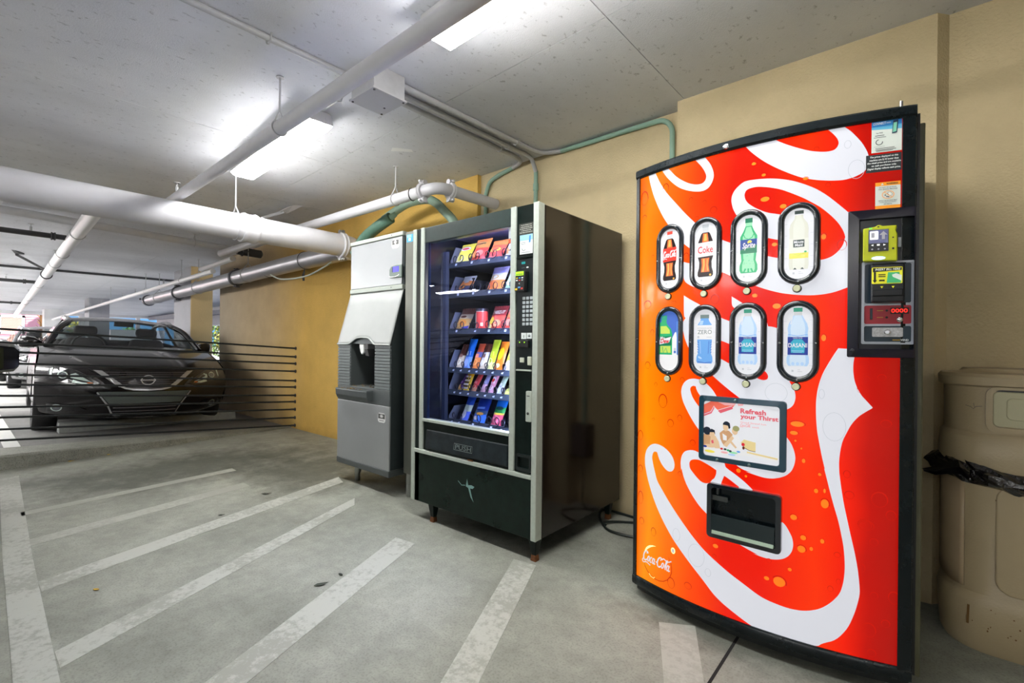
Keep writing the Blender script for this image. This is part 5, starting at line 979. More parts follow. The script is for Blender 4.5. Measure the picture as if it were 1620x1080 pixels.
for i, z in enumerate(LZ):
    s = MB().box(-2.302, -1.657, 2.085, 2.68, z-.006, z).build('shelf', m_tray, sm)
    MB().prism([(-2.302, 2.070, z-.018), (-2.302, 2.080, z+.016), (-2.302, 2.088, z+.016), (-2.302, 2.088, z-.018)], (.645, 0, 0)).build('shelf_lip', m_tray, s)
    MB().prism([(-2.302, 2.085, z), (-2.302, 2.085, z+.03), (-2.302, 2.13, z+.125 if i < 5 else z+.09), (-2.302, 2.64, z+.125 if i < 5 else z+.09), (-2.302, 2.64, z)], (.003, 0, 0)).build('shelf_side', M('shelf_side_grey', (92, 98, 116), .4), s)
    f = Flat()
    for x, n_, _ in slots[i]: f.rect(x-.004, x+.012, -.006, .008, 0, 2); f.rect(x-.030, x-.014, -.007, .007, 1, 2)
    f.build('slot_tags', [m_tagw, m_tagd], lambda u, v, d: (u, 2.0745+.294*v-d, z-.001+v), s, lift=.0005)
    for x, n_, _ in slots[i]:
        if n_ == 2: coil(s, x-.029, z, .028); coil(s, x+.033, z, .028)
        else: coil(s, x, z, .024)
MB().prism([(-2.344, 2.06, .62), (-2.344, 2.06, 1.70), (-2.33, 2.075, 1.70), (-2.33, 2.075, .62)], (.022, .006, 0)).build('shelf_rail', M('rail_dark', (30, 38, 56), .3), sm)
# price cards hung by the glass edge
f = Flat()
for k, (c_, v) in enumerate(((0, 1.735), (0, 1.715), (0, 1.693), (1, 1.665), (0, 1.635), (0, 1.605))): f.rect(-1.692, -1.655, v-.012, v+.010, c_, 1)
f.build('price_cards', [M('card_cream', (222, 222, 196), .5, emit=.2), M('card_orange', (236, 96, 40), .5, emit=.2)], lambda u, v, d: (u, 1.953-d, v), sm, lift=.001)

# what is on the shelves: bags, bars, one can
SG = 'snacks in the vending machine'
def sn(c): return M('wrap_%d_%d_%d' % c, c, .3, spec=.4)
def bag(x0, x1, z0, h, bands, label, lean=.075, puff=.03, y0=2.098, crimp=.012, marks=(), name='snack_bag'):
    o = empty(name, ((x0+x1)/2, y0+.02, z0), label, 'snack', SG)
    cols = []; mats = []
    for t, c in bands:
        if c not in cols: cols.append(c); mats.append(sn(c))
    nu, nv = 8, 14; F, Bk = [], []
    def pt(u, v, s):
        e = math.sin(PI*min(1, max(0, u)))**.6*math.sin(PI*min(1, max(0, (v*.92+.06))))**.55
        wob = .003*math.sin(9*u+5*v+x0*40)*e
        x = x0+(x1-x0)*u+(.5-u)*(x1-x0)*.06*math.sin(PI*v)
        return (x, y0+.02+lean*v+s*(puff*e+wob), z0+h*v)
    for v in range(nv+1): F.append([pt(u/nu, v/nv, -1) for u in range(nu+1)]); Bk.append([pt(u/nu, v/nv, 1) for u in range(nu+1)])
    mb = MB()
    for rows, s in ((F, 1), (Bk, -1)):
        for v in range(nv):
            t = (v+.5)/nv; c = next(cc for tt, cc in bands if t <= tt); mb.cur = cols.index(c)
            mb.grid([rows[v], rows[v+1]])
    mb.build('wrapper', mats, o, smooth=True)
    # crimped seal along the top
    n = 12; z = z0+h; a = [(x0+(x1-x0)*i/n, y0+.02+lean+(.0015 if i % 2 else -.0015), z-.001) for i in range(n+1)]; b = [(p[0], p[1]+crimp*.4, z+crimp*(1 if i % 2 else .82)) for i, p in enumerate(a)]
    MB().grid([a, b]).build('crimped_seal', mats[-1] if len(mats) == 1 else sn(bands[-1][1]), o, solid=.0012)
    if marks:
        f = Flat(); mm = []
        for k, mk in enumerate(marks):
            m = sn(mk[-1]); 
            if m not in mm: mm.append(m)
            if mk[0] == 'e': f.ell(mk[1], mk[2], mk[3], mk[4], mm.index(m), 1+k)
            elif mk[0] == 't': f.text(mk[1], mk[2], mk[3], mk[4], mk[5], mm.index(m), 1+k, .02)
            else: f.poly(mk[1], mm.index(m), 1+k)
        f.build('wrapper_print', mm, lambda u, v, d: tuple(Vector(pt(u, v, -1))+Vector((0, -d-.0015, d*.3))), o, lift=.0006)
    return o
YEL, ORG_, RED, WHT, NAV, TAN, GRN, BLU, PNK, LIM, BRN, CRM, BLK, PUR = (226, 214, 70), (236, 140, 70), (222, 72, 56), (226, 228, 232), (34, 48, 96), (206, 158, 84), (64, 160, 96), (44, 96, 190), (222, 110, 140), (188, 210, 50), (92, 50, 36), (226, 212, 184), (30, 30, 40), (120, 70, 150)
bag(-2.303, -2.176, LZ[0]+.004, .135, [(1, YEL)], 'yellow chip bag, leftmost on the top shelf of the snack machine', marks=[('e', .55, .8, .34, .10, WHT), ('e', .55, .8, .26, .06, RED), ('e', .45, .3, .3, .18, (240, 236, 170))])
bag(-2.165, -2.034, LZ[0]+.004, .15, [(.62, RED), (1, ORG_)], 'large orange and red chip bag, second on the top shelf', puff=.028, marks=[('e', .5, .84, .38, .09, TAN), ('t', 'CHIPS', .2, .8, .80, .88, BLK), ('e', .35, .35, .22, .16, ORG_), ('e', .68, .4, .2, .14, (240, 120, 90))])
bag(-2.023, -1.892, LZ[0]+.004, .125, [(.45, RED), (.8, (232, 96, 70)), (1, ORG_)], 'red and orange chip bag, third on the top shelf', marks=[('e', .5, .55, .34, .12, YEL), ('e', .5, .28, .3, .16, (240, 110, 96))])
bag(-1.880, -1.755, LZ[0]+.004, .14, [(.5, CRM), (.75, WHT), (1, PNK)], 'white and pink chip bag, last on the top shelf by the price cards', marks=[('e', .4, .35, .3, .18, ORG_)])
bag(-2.282, -2.168, LZ[1]+.004, .115, [(.5, (60, 60, 84)), (.8, ORG_), (1, WHT)], 'dark and orange snack bag, first on the second shelf', marks=[('e', .4, .45, .26, .16, (236, 150, 60)), ('e', .6, .72, .2, .06, WHT), ('p', [(.75, .05), (.98, .05), (.98, .95), (.8, .95)], BLK)])
bag(-2.018, -1.888, LZ[1]+.004, .15, [(.48, ORG_), (.78, WHT), (1, (170, 160, 210))], 'tall white bag with orange foot on the second shelf', puff=.024, marks=[('e', .45, .62, .22, .10, (232, 190, 120)), ('e', .3, .3, .2, .14, (240, 120, 60)), ('e', .72, .28, .2, .14, (240, 120, 60)), ('p', [(.1, .82), (.9, .82), (.9, .87), (.1, .87)], (150, 150, 220))])
bag(-1.880, -1.752, LZ[1]+.004, .13, [(.6, (150, 220, 170)), (1, (206, 232, 214))], 'pale green snack bag, last on the second shelf', marks=[('e', .45, .4, .3, .16, WHT)])
bag(-2.296, -2.172, LZ[2]+.004, .135, [(.55, (222, 176, 96)), (.75, CRM), (1, (120, 70, 60))], 'tan snack bag with brown top, first on the third shelf', marks=[('e', .35, .3, .2, .14, (240, 200, 110)), ('e', .65, .36, .2, .14, (236, 150, 60)), ('p', [(.3, .0), (1, .0), (1, .24), (.7, .16)], (70, 70, 170)), ('e', .55, .66, .2, .06, BRN)])
bag(-2.010, -1.888, LZ[2]+.004, .14, [(.62, RED), (1, (140, 44, 48))], 'red snack bag with bold white lettering on the third shelf', puff=.024, marks=[('t', 'CHEEZ-IT', .12, .92, .72, .86, (240, 232, 220)), ('e', .3, .42, .2, .16, YEL), ('e', .68, .3, .22, .16, (240, 150, 110)), ('e', .28, .16, .16, .1, (240, 226, 150))])
bag(-1.880, -1.752, LZ[2]+.004, .15, [(.5, RED), (.66, ORG_), (1, (236, 120, 120))], 'red bag with pale script, last on the third shelf', marks=[('t', 'SunChips', .08, .92, .74, .88, WHT), ('e', .4, .3, .26, .14, (240, 140, 120))])
o = empty('snack_can', (-2.064, 2.135, LZ[2]), 'red cylindrical snack can with a dark lid on the third shelf', 'snack', SG)
MB().lathe([(.036, 0), (.0375, .004), (.0375, .118), (.036, .122)], (-2.064, 2.135, LZ[2]+.001), 'z', 24).build('can_body', sn((214, 66, 60)), o, smooth=True)
MB().lathe([(.039, .120), (.039, .136), (.036, .139)], (-2.064, 2.135, LZ[2]+.001), 'z', 24).build('lid', sn((40, 36, 46)), o, smooth=True)
MB().lathe([(.0381, .02), (.0381, .116)], (-2.064, 2.135, LZ[2]+.001), 'z', 24).build('side_panel_print', sn((214, 66, 60)), o); 
f = Flat(); f.rect(-.95, -.35, .018, .112, 0, 1); f.rect(.5, .95, .03, .05, 0, 1); f.rect(-.35, 1.2, .118, .121, 0, 1)
f.build('nutrition_label', [sn((216, 222, 196))], lambda u, v, d: (-2.064+(.0383+d)*math.sin(u), 2.135-(.0383+d)*math.cos(u), LZ[2]+.001+v), o, lift=.0004, step=.15)
BARS = [(-2.286, -2.226, 3, .15, [(.55, CRM), (1, BRN)], 'cream and brown bar, first on the fourth shelf'), (-2.218, -2.152, 3, .185, [(.4, (120, 160, 236)), (1, (30, 110, 200))], 'bright blue bar, second on the fourth shelf'), (-2.139, -2.082, 3, .155, [(.5, ORG_), (.7, (110, 110, 170)), (1, (190, 80, 50))], 'orange bar with a rust top, third on the fourth shelf'), (-2.077, -2.022, 3, .155, [(.45, CRM), (.7, WHT), (1, BRN)], 'white and tan bar, fourth on the fourth shelf'), (-2.013, -1.953, 3, .18, [(.3, (226, 230, 150)), (1, LIM)], 'lime green bar, fifth on the fourth shelf'), (-1.948, -1.882, 3, .17, [(1, (238, 126, 34))], 'orange peanut bar, sixth on the fourth shelf'), (-1.872, -1.808, 3, .16, [(.35, WHT), (1, (214, 206, 50))], 'yellow and white bar, seventh on the fourth shelf'), (-1.79, -1.735, 3, .14, [(1, (220, 90, 90))], 'red bar, last on the fourth shelf'),
 (-2.262, -2.228, 4, .095, [(.2, TAN), (1, PUR)], 'thin purple bar, first on the fifth shelf'), (-2.222, -2.158, 4, .145, [(.62, (226, 190, 60)), (.64, BLK), (1, (222, 168, 20))], 'yellow candy bag with dark stripes on the fifth shelf'), (-2.145, -2.098, 4, .105, [(.3, (200, 150, 120)), (1, (214, 80, 84))], 'red and gold bar, third on the fifth shelf'), (-2.058, -2.02, 4, .125, [(.4, (226, 180, 200)), (1, (150, 150, 190))], 'pink and grey bar, fourth on the fifth shelf'), (-1.998, -1.952, 4, .125, [(.35, (226, 170, 190)), (.9, (214, 150, 170)), (1, RED)], 'pink and white candy bag, fifth on the fifth shelf'), (-1.93, -1.886, 4, .105, [(.5, (206, 214, 224)), (1, (180, 200, 170))], 'silver and green bar, sixth on the fifth shelf'), (-1.88, -1.81, 4, .06, [(1, (206, 214, 96))], 'short yellow-green packet, seventh on the fifth shelf'), (-1.79, -1.74, 4, .06, [(1, (226, 220, 80))], 'yellow packet, last on the fifth shelf')]
for x0, x1, i, h_, b_, lb in BARS:
    mk = []
    if 'orange peanut' in lb: mk = [('e', .5, .62, .35, .22, (246, 206, 30)), ('e', .5, .2, .25, .08, (250, 220, 160))]
    elif 'dark stripes' in lb: mk = [('p', [(.15, a), (.85, a), (.85, a+.06), (.15, a+.06)], BLK if k % 2 else WHT) for k, a in enumerate((.12, .2, .28, .36, .44, .52, .6))]
    elif 'blue bar' in lb: mk = [('p', [(.2, .48), (.8, .48), (.75, .62), (.25, .62)], WHT), ('e', .5, .24, .3, .14, (170, 196, 250))]
    elif 'pink and white' in lb: mk = [('e', .5, .3, .3, .12, WHT), ('p', [(.2, .5), (.8, .5), (.8, .8), (.25, .8)], WHT), ('e', .5, .65, .2, .08, RED)]
    else: mk = [('e', .5, .3, .28, .13, tuple(min(255, c+40) for c in b_[0][1])), ('p', [(.25, .5), (.75, .5), (.72, .64), (.28, .64)], tuple(min(255, c+70) for c in b_[-1][1]))]
    bag(x0, x1, LZ[i]+.004, h_, b_, lb, lean=.075, puff=.015, crimp=.008, marks=mk, name='candy_bar')
bag(-2.235, -2.163, LZ[5]+.004, .135, [(.4, (90, 120, 230)), (.7, (196, 214, 190)), (1, (30, 70, 160))], 'blue and white packet, first on the bottom shelf', puff=.012, marks=[('e', .4, .3, .24, .2, WHT)])
bag(-2.128, -2.018, LZ[5]+.004, .15, [(.35, (70, 130, 226)), (.5, (60, 90, 120)), (1, (18, 44, 120))], 'dark navy cookie packet, middle of the bottom shelf', puff=.016, marks=[('e', .55, .38, .26, .06, (210, 150, 60)), ('e', .3, .2, .2, .08, WHT), ('p', [(.2, .55), (.8, .58), (.8, .66), (.2, .63)], (110, 150, 210))])
bag(-1.972, -1.884, LZ[5]+.004, .15, [(.42, (226, 90, 120)), (.5, (226, 200, 70)), (.72, (44, 140, 70)), (1, (24, 96, 176))], 'pink, green and blue snack mix bag on the bottom shelf', puff=.016, marks=[('e', .55, .68, .34, .07, (28, 60, 60)), ('e', .5, .25, .34, .14, (240, 140, 160))])

# black cord looped on the floor behind the machines
o = MB().tube(smooth_path([(-1.17, 2.83, .42), (-1.2, 2.82, .2), (-1.22, 2.80, .02), (-1.32, 2.84, .009), (-1.5, 2.86, .009), (-1.6, 2.84, .009), (-1.56, 2.72, .009), (-1.46, 2.60, .009), (-1.38, 2.55, .009), (-1.25, 2.56, .009), (-1.15, 2.64, .009), (-1.2, 2.74, .009), (-1.3, 2.78, .009), (-1.42, 2.72, .009), (-1.475, 2.62, .018), (-1.44, 2.585, .022)], 7), .0075, 8).build('power_cord', M('cord_black', (30, 38, 34), .45), smooth=True)
tag(o, 'black power cord looped on the floor between the two vending machines', 'cord')
# ------------------------------------------------------------------ the ice machine
im = empty('ice_machine', (-3.25, 2.45, 0), 'tall stainless ice machine with a slanted front and a dispenser recess', 'ice machine')
m_ss = M('stainless', (164, 168, 170), .36, .6, noise=(3, .06), dust=6)
m_sl = M('slant_plastic', (170, 174, 173), .42, noise=(4, .06))
m_cap = M('ice_trim_grey', (164, 172, 164), .45)
m_dkg = M('ice_side_dark', (52, 60, 62), .32, .2, noise=(10, .1))
m_lou = M('louvre_grey', (104, 112, 113), .45, noise=(30, .08)); m_band = M('dispenser_grey', (76, 82, 83), .42, noise=(20, .1)); m_kick = M('kick_grey', (74, 80, 80), .45)
xl, xr = -3.605, -2.893
MB().box(xl, xr, 2.167, 2.80, 1.54, 1.905).build('upper_body', m_dkg, im, bevel=.004)
MB().box(xl+.002, xr-.018, 2.158, 2.168, 1.545, 1.90).build('upper_door', m_ss, im, bevel=.004)
MB().box(xl, xr, 2.150, 2.80, 1.903, 1.935).build('top_cap', m_cap, im, bevel=.006)
MB().box(xl, xr, 2.150, 2.80, 1.508, 1.543).build('waist_band', m_cap, im, bevel=.005)
mb = MB()
for z in (1.92, 1.527): mb.cyl((-3.03, 2.149, z), (-3.03, 2.151, z), .005, 8)
mb.build('screws', m_dark, im)
# slanted hood with its arched lower edge
n = 24; low = []
for i in range(n+1):
    x = xl+(xr-xl)*i/n; a = max(0, 1-((x+3.262)/.185)**2); low.append((x, 1.098+.052*(a*a*(3-2*a))))
def sl(x, z, d=0): t = (z-1.10)/(1.508-1.10); return (x, 2.050+.114*t+d, z)
mb = MB(); mb.grid([[sl(x, z) for x, z in low], [sl(x, z+.02) for x, z in low]]+[[sl(x, lz+.02+(1.508-lz-.02)*k/4) for x, lz in low] for k in (1, 2, 3, 4)])
mb.build('hood', m_sl, im, smooth=True, solid=.006)
mb = MB(); mb.tube([sl(x, z-.002, -.004) for x, z in low], .006, 8); mb.build('hood_lip', M('hood_lip_pale', (186, 192, 190), .4), im, smooth=True)
MB().prism([(xl+.003, 2.06, 1.10), (xl+.003, 2.80, 1.10), (xl+.003, 2.80, 1.508), (xl+.003, 2.172, 1.508)], (xr-xl-.006, 0, 0)).build('hood_body', m_dkg, im)
# dispenser: two louvred cheeks, dark recess, spout, tray
rx0, rx1 = -3.423, -3.085
MB().box(xl, rx0, 2.060, 2.80, .66, 1.10).build('cheek', m_kick, im); MB().box(rx1, xr, 2.060, 2.80, .66, 1.10).build('cheek', m_kick, im)  # darker backing colour stands in for shade in the louvre gaps
for x0, x1 in ((xl, rx0), (rx1, xr)):
    for k in range(14): MB().box(x0+.001, x1-.001, 2.050, 2.062, .770+.0232*k, .770+.0232*k+.0175).build('louvre', m_lou, im)
MB().box(rx0, rx1, 2.26, 2.80, .66, 1.15).build('recess_back', M('recess_dark', (46, 48, 50), .4, noise=(10, .2)), im)
MB().box(rx0, rx1, 2.10, 2.26, 1.10, 1.14).build('recess_top', m_dkg, im)
sp = MB().box(-3.335, -3.215, 2.075, 2.2, 1.06, 1.145).build('spout_block', M('spout_grey', (120, 120, 122), .4), im, bevel=.006)
MB().prism([(-3.315, 2.062, 1.095), (-3.255, 2.062, 1.095), (-3.262, 2.064, 1.03), (-3.285, 2.066, 1.015), (-3.305, 2.064, 1.04)], (0, .02, 0)).build('spout', M('spout_white', (232, 234, 234), .3), sp, bevel=.006)
MB().prism([(-3.253, 2.07, 1.06), (-3.215, 2.07, 1.06), (-3.205, 2.08, 1.005), (-3.25, 2.08, 1.01)], (0, .08, 0)).build('spout_flap', m_dark, sp)
MB().box(-3.275, -3.245, 2.22, 2.262, .765, 1.06).build('splash_rib', M('rib_grey', (84, 86, 90), .35), im, bevel=.006)
MB().box(xl, xr, 2.050, 2.80, .650, .768).build('dispenser_band', m_band, im, bevel=.005)
tr = MB().loft([[(x, 2.052-(.055+.012*math.cos((x+3.327)/.22*PI/2))*f_, z) for x in [-3.546+.44*i/10 for i in range(11)]]+[(-3.106, 2.06, z), (-3.546, 2.06, z)] for z, f_ in ((.672, .72), (.70, .95), (.742, 1), (.750, .97))]).build('drip_tray', m_band, im, bevel=.004)
g = MB()
for i in range(60): x, y, r = random.uniform(-3.5, -3.15), random.uniform(1.995, 2.2), random.uniform(.003, .008); g.lathe([(r, 0), (r*.8, r*.5), (.0003, r*.6)], (x, y, .751 if y < 2.05 else .768), 'z', 5)
g = g.build('tray_debris', M('debris', (120, 98, 60), .8, noise=(80, .6)), tr); g['kind'] = 'stuff'
MB().box(xl, xr, 2.050, 2.80, .184, .650).build('lower_door', m_ss, im, bevel=.004)
MB().box(xr-.006, xr+.003, 2.06, 2.80, .19, 1.10).build('side_skin', m_dkg, im)
MB().prism([(xl, 2.046, .186), (xr+.002, 2.046, .186), (xr+.002, 2.80, .186), (xl, 2.80, .186)], (0, 0, -.046)).build('kick_panel', m_kick, im, bevel=.004)
for x, y in ((-3.44, 2.14), (-2.96, 2.70), (-3.44, 2.7)): MB().lathe([(.018, 0), (.022, .006), (.022, .06), (.026, .064), (.026, .142)], (x, y, 0), 'z', 16).build('leg', M('leg_steel', (150, 152, 148), .3, .7), im, smooth=True)
# rear cabinet strip that shows beside the neighbour, with its own leg and sticker
sc = MB().box(-2.852, -2.56, 2.145, 2.80, .165, 1.915).build('side_cabinet', M('side_cabinet_grey', (110, 112, 104), .35, .3, noise=(6, .1)), im, bevel=.005)
MB().lathe([(.026, 0), (.029, .008), (.029, .085), (.027, .09), (.030, .095), (.030, .17)], (-2.808, 2.175, 0), 'z', 16).build('leg', M('leg_steel', (150, 152, 148)), im, smooth=True)
f = Flat(); f.rect(-2.836, -2.765, 1.838, 1.893, 0, 1); f.rect(-2.830, -2.785, 1.87, 1.889, 1, 2); f.rect(-2.815, -2.79, 1.846, 1.866, 2, 2)
f.build('energy_sticker', [M('sticker_blue', (60, 160, 214), .4), M('sticker_sky', (140, 206, 236), .4), M('sticker_white', (226, 236, 240), .4)], lambda u, v, d: (u, 2.1445-d, v), sc)
# round-footed badge with a snowflake-like mark, twice
def badge(x0, x1, z0, z1, y, snow):
    f = Flat(); w = x1-x0; h = z1-z0
    f.poly(rrect(x0, x1, z0, z1, w*.22, 4), 0, 1); f.poly([(x0+w*.06, z1-h*.1), (x0+w*.06, z0+h*.4), (x1-w*.06, z0+h*.4), (x1-w*.06, z1-h*.1)], 1, 2)
    c = ((x0+x1)/2, z1-h*.33)
    if snow:
        for k in range(3): a = k*PI/3; f.line([(c[0]-w*.22*math.cos(a), c[1]-h*.2*math.sin(a)), (c[0]+w*.22*math.cos(a), c[1]+h*.2*math.sin(a))], w*.07, 0, 3)
        f.rect(x0+w*.2, x1-w*.2, z0+h*.18, z0+h*.24, 1, 3)
    else: f.ell(*c, w*.2, h*.12, 0, 3); f.rect(c[0]-w*.1, c[0]+w*.1, z0+h*.42, z1-h*.1, 0, 3)
    f.build('badge', [M('badge_white', (232, 234, 232), .4), M('badge_ink', (84, 86, 84), .4)], lambda u, v, d: (u, y-d, v), im)
badge(-3.036, -2.945, 1.818, 1.886, 2.1575, False); badge(-3.034, -2.940, .527, .597, 2.0495, True)
cp = MB().prism([(-3.05, 2.157, 1.612), (-3.04, 2.157, 1.597), (-2.897, 2.157, 1.594), (-2.897, 2.157, 1.689), (-2.96, 2.157, 1.692), (-3.03, 2.157, 1.682), (-3.05, 2.157, 1.66)], (0, -.012, 0)).build('control_pod', M('pod_grey', (108, 122, 116), .4), im, bevel=.005)
MB().box(-3.000, -2.932, 2.1435, 2.146, 1.638, 1.677).build('display', M('display_blue', (70, 64, 220), .3, emit=.9), cp); MB().box(-3.012, -3.0, 2.1435, 2.146, 1.638, 1.677).build('display_shade', M('display_navy', (20, 22, 60), .3), cp)
f = Flat(); f.line([(-3.046, 1.611), (-3.03, 1.603), (-2.98, 1.602), (-2.94, 1.609), (-2.925, 1.617)], .006, 0, 1); f.build('pod_edge', [M('badge_white', (232, 234, 232))], lambda u, v, d: (u, 2.1448-d, v), cp)

# ------------------------------------------------------------------ the litter bin and its bag
m_bin = M('bin_plastic', (168, 152, 120), .42, noise=(3, .06), bump=(120, .12))
m_bin2 = M('bin_flap_plastic', (176, 172, 140), .4, noise=(4, .05))
tb_ = empty('trash_can', (.37, 2.62, 0), 'large beige plastic trash can with a swing flap lid, at the right edge', 'trash can')
bx0, bx1, by0, by1 = .072, .70, 2.452, 2.79
def rr(z, g, r=.135, n=7): return [(x, y, z) for x, y in rrect(bx0-g, bx1+g, by0-g, by1+min(g, .02), r+g*.5, n)]
MB().loft([rr(0, -.012), rr(.03, .002), rr(.17, .010), rr(.20, .004), rr(.215, -.006), rr(.60, .002), rr(.66, .004)]).build('body', m_bin, tb_, smooth=35)
ld = MB().loft([rr(.665, .006), rr(.70, .010), rr(.79, .004), rr(.806, -.008), rr(.975, -.006), rr(.982, .010), rr(1.012, .012), rr(1.024, .004), rr(1.03, -.05), rr(1.036, -.056), rr(1.042, -.06)]).build('lid', m_bin, tb_, smooth=35)
# raised bead round the front panel and the corner panel
def on(x, z, d=.0): return (x, by0-.002-d, z)
def bead(pts, r, nm, par, m=m_bin): MB().tube(smooth_path(pts, 4, closed=False), r, 8).build(nm, m, par, smooth=True)
MB().prism([on(x, z, -.004) for x, z in rrect(.215, .60, .235, .625, .05, 6)], (0, -.012, 0)).build('front_panel', m_bin, tb_, bevel=.008, seg=3)
cx_, cy_, r_ = bx0+.135, by0+.135, .135
ang = lambda a, d=0: (cx_-(r_+d)*math.cos(math.radians(a)), cy_-(r_+d)*math.sin(math.radians(a)))
mb = MB(); rows = []
for i in range(9): a = 6+52*i/8; rows.append([(*ang(a, .003), z) for z in (.26-.03*math.sin(PI*i/8*.5), .30, .45, .62)])
mb.grid(rows); mb.build('corner_panel', M('bin_corner', (168, 148, 118), .42, noise=(3, .06)), tb_, smooth=True, solid=.004)  # a hint of the drink machine's red reflection is in this colour
ff = MB(); o_, i_ = rrect(.186, .60, .815, .978, .03, 5), rrect(.205, .585, .832, .968, .02, 5); n_ = len(o_)
ff.add([(x, by0+.008, z) for x, z in o_]+[(x, by0-.004, z) for x, z in o_]+[(x, by0-.004, z) for x, z in i_]+[(x, by0+.012, z) for x, z in i_], [(r*n_+i, r*n_+(i+1) % n_, (r+1)*n_+(i+1) % n_, (r+1)*n_+i) for r in range(3) for i in range(n_)])
ff.build('flap_frame', m_bin, ld, smooth=35)
MB().box(.200, .588, by0+.002, by0+.012, .962, .97).build('flap_gap', m_blk, ld)
fp = MB().prism([(x, by0+.003, z) for x, z in rrect(.206, .584, .834, .962, .016, 4)], (0, .02, 0)).build('flap', m_bin2, ld, bevel=.003)
MB().prism([(x, by0-.001, z) for x, z in rrect(.240, .55, .862, .94, .016, 4)], (0, .006, 0)).build('flap_inset', m_bin2, ld, bevel=.003)
f = Flat(); dirt = M('bin_scuff', (110, 80, 40), .8)
f.line([(.165, .585), (.185, .578), (.21, .575)], .004, 0, 1); f.line([(.23, .60), (.27, .585), (.3, .58)], .004, 0, 1)
for k in range(26): f.ell(random.choice((.18, .19, .26))+random.uniform(-.02, .03), random.choice((.14, .6, .58))+random.uniform(-.05, .04), random.uniform(.0008, .003), random.uniform(.001, .004), 0, 1, 6)
f.line([(.150, .10), (.152, .17)], .006, 0, 1)
def binF(u, v, d):
    g = -.006 if v > .2 else .01
    if u < cx_: a = math.acos(max(-1, min(1, (cx_-u)/r_))); return (cx_-(r_+g+d+.003)*math.cos(a), cy_-(r_+g+d+.003)*math.sin(a), v)
    return (u, by0-g-d-(.012 if .215 < u and .235 < v < .625 else .002), v)
f.build('dirt_scuffs', [dirt], binF, tb_)['kind'] = 'stuff'
f = Flat(); f.line([(.135, .905), (.15, .90), (.155, .893), (.162, .903), (.178, .906)], .0016, 0, 1); f.line([(.158, .90), (.156, .915)], .0012, 0, 1)
f.build('pen_marks', [M('pen_ink', (80, 76, 80), .6)], lambda u, v, d: binF(u, v, d+.004), ld)
# black liner squeezed out between lid and body
mb = MB(); path = []
for i in range(22):                                  # rim line round the corner and along the front
    t = i/21
    if t < .35: a = -12+(102)*t/.35; x, y = ang(a, .006)
    else: x, y = cx_+(bx1-.05-cx_)*(t-.35)/.65, by0-.006
    path.append((x, y, t))
rows = []
for i, (x, y, t) in enumerate(path):
    nx, ny = ((x-cx_), (y-cy_)) if t < .35 else (0, -1)
    L_ = math.hypot(nx, ny) or 1; nx /= L_; ny /= L_
    top = .705-.05*max(0, (t-.22)/.3) if t < .45 else .655-.012*math.sin(9*t); bot = .628-.035*min(1, max(0, (t-.2)/.3))
    out = .024+.012*math.sin(17*t+1)+.010*math.sin(41*t); row = []
    for k in range(7):
        s_ = k/6; b_ = math.sin(PI*s_)
        row.append((x+nx*(out*b_+.002+.006*math.sin(13*t*5+k*2)), y+ny*(out*b_+.002+.006*math.sin(13*t*5+k*2)), top+(bot-top)*s_+.004*math.sin(29*t+k*1.7)))
    rows.append(row)
mb.grid(rows)
tip = [(.012, 2.50, .640), (.045, 2.49, .655), (.085, 2.475, .682), (.115, 2.452, .70), (.14, 2.435, .69)]
rr2 = [[(x, y-.004, z), (x+.004, y-.022-.01*(i % 2), z-.012*i**.5), (x+.003, y-.012+.012*(i % 2), z-.035*i**.6*.6), (x+.006, y-.03, z-.055*(i/4)**.7-.004)] for i, (x, y, z) in enumerate(tip)]
mb.grid(rr2)
o = mb.build('trash_bag', M('black_bag', (20, 19, 22), .18, spec=.8, coat=.5, bump=(38, .9)), solid=.002)
tag(o, 'black plastic liner bag bunched under the trash can lid', 'bag')
# ------------------------------------------------------------------ cars
FROWS = [((.16,.20),(.70,.20),.78),((.07,.25),(.60,.25),.85),((.03,.36),(.52,.38),.895),((.01,.50),(.47,.53),.91),((.03,.62),(.50,.65),.91),((.09,.73),(.62,.76),.895),((.22,.80),(.80,.84),.88),((.55,.89),(1.05,.90),.87),((.95,.96),(1.30,.95),.87),((1.30,1.005),(1.55,.98),.87)]
def frow(i, t):
    (cs, cz), (es, ez), w = FROWS[i]
    return (cs+(es-cs)*t**2.3, w*t, cz+(ez-cz)*t*t)
def fascia_s(y, z):
    pr = []
    for i in range(len(FROWS)):
        t = min(1, abs(y)/FROWS[i][2]); s, _, zz = frow(i, t); pr.append((zz, s))
    if z <= pr[0][0]: return pr[0][1]
    for (z0, s0), (z1, s1) in zip(pr, pr[1:]):
        if z0 <= z <= z1: return s0+(s1-s0)*(z-z0)/max(1e-6, z1-z0)
    return pr[-1][1]

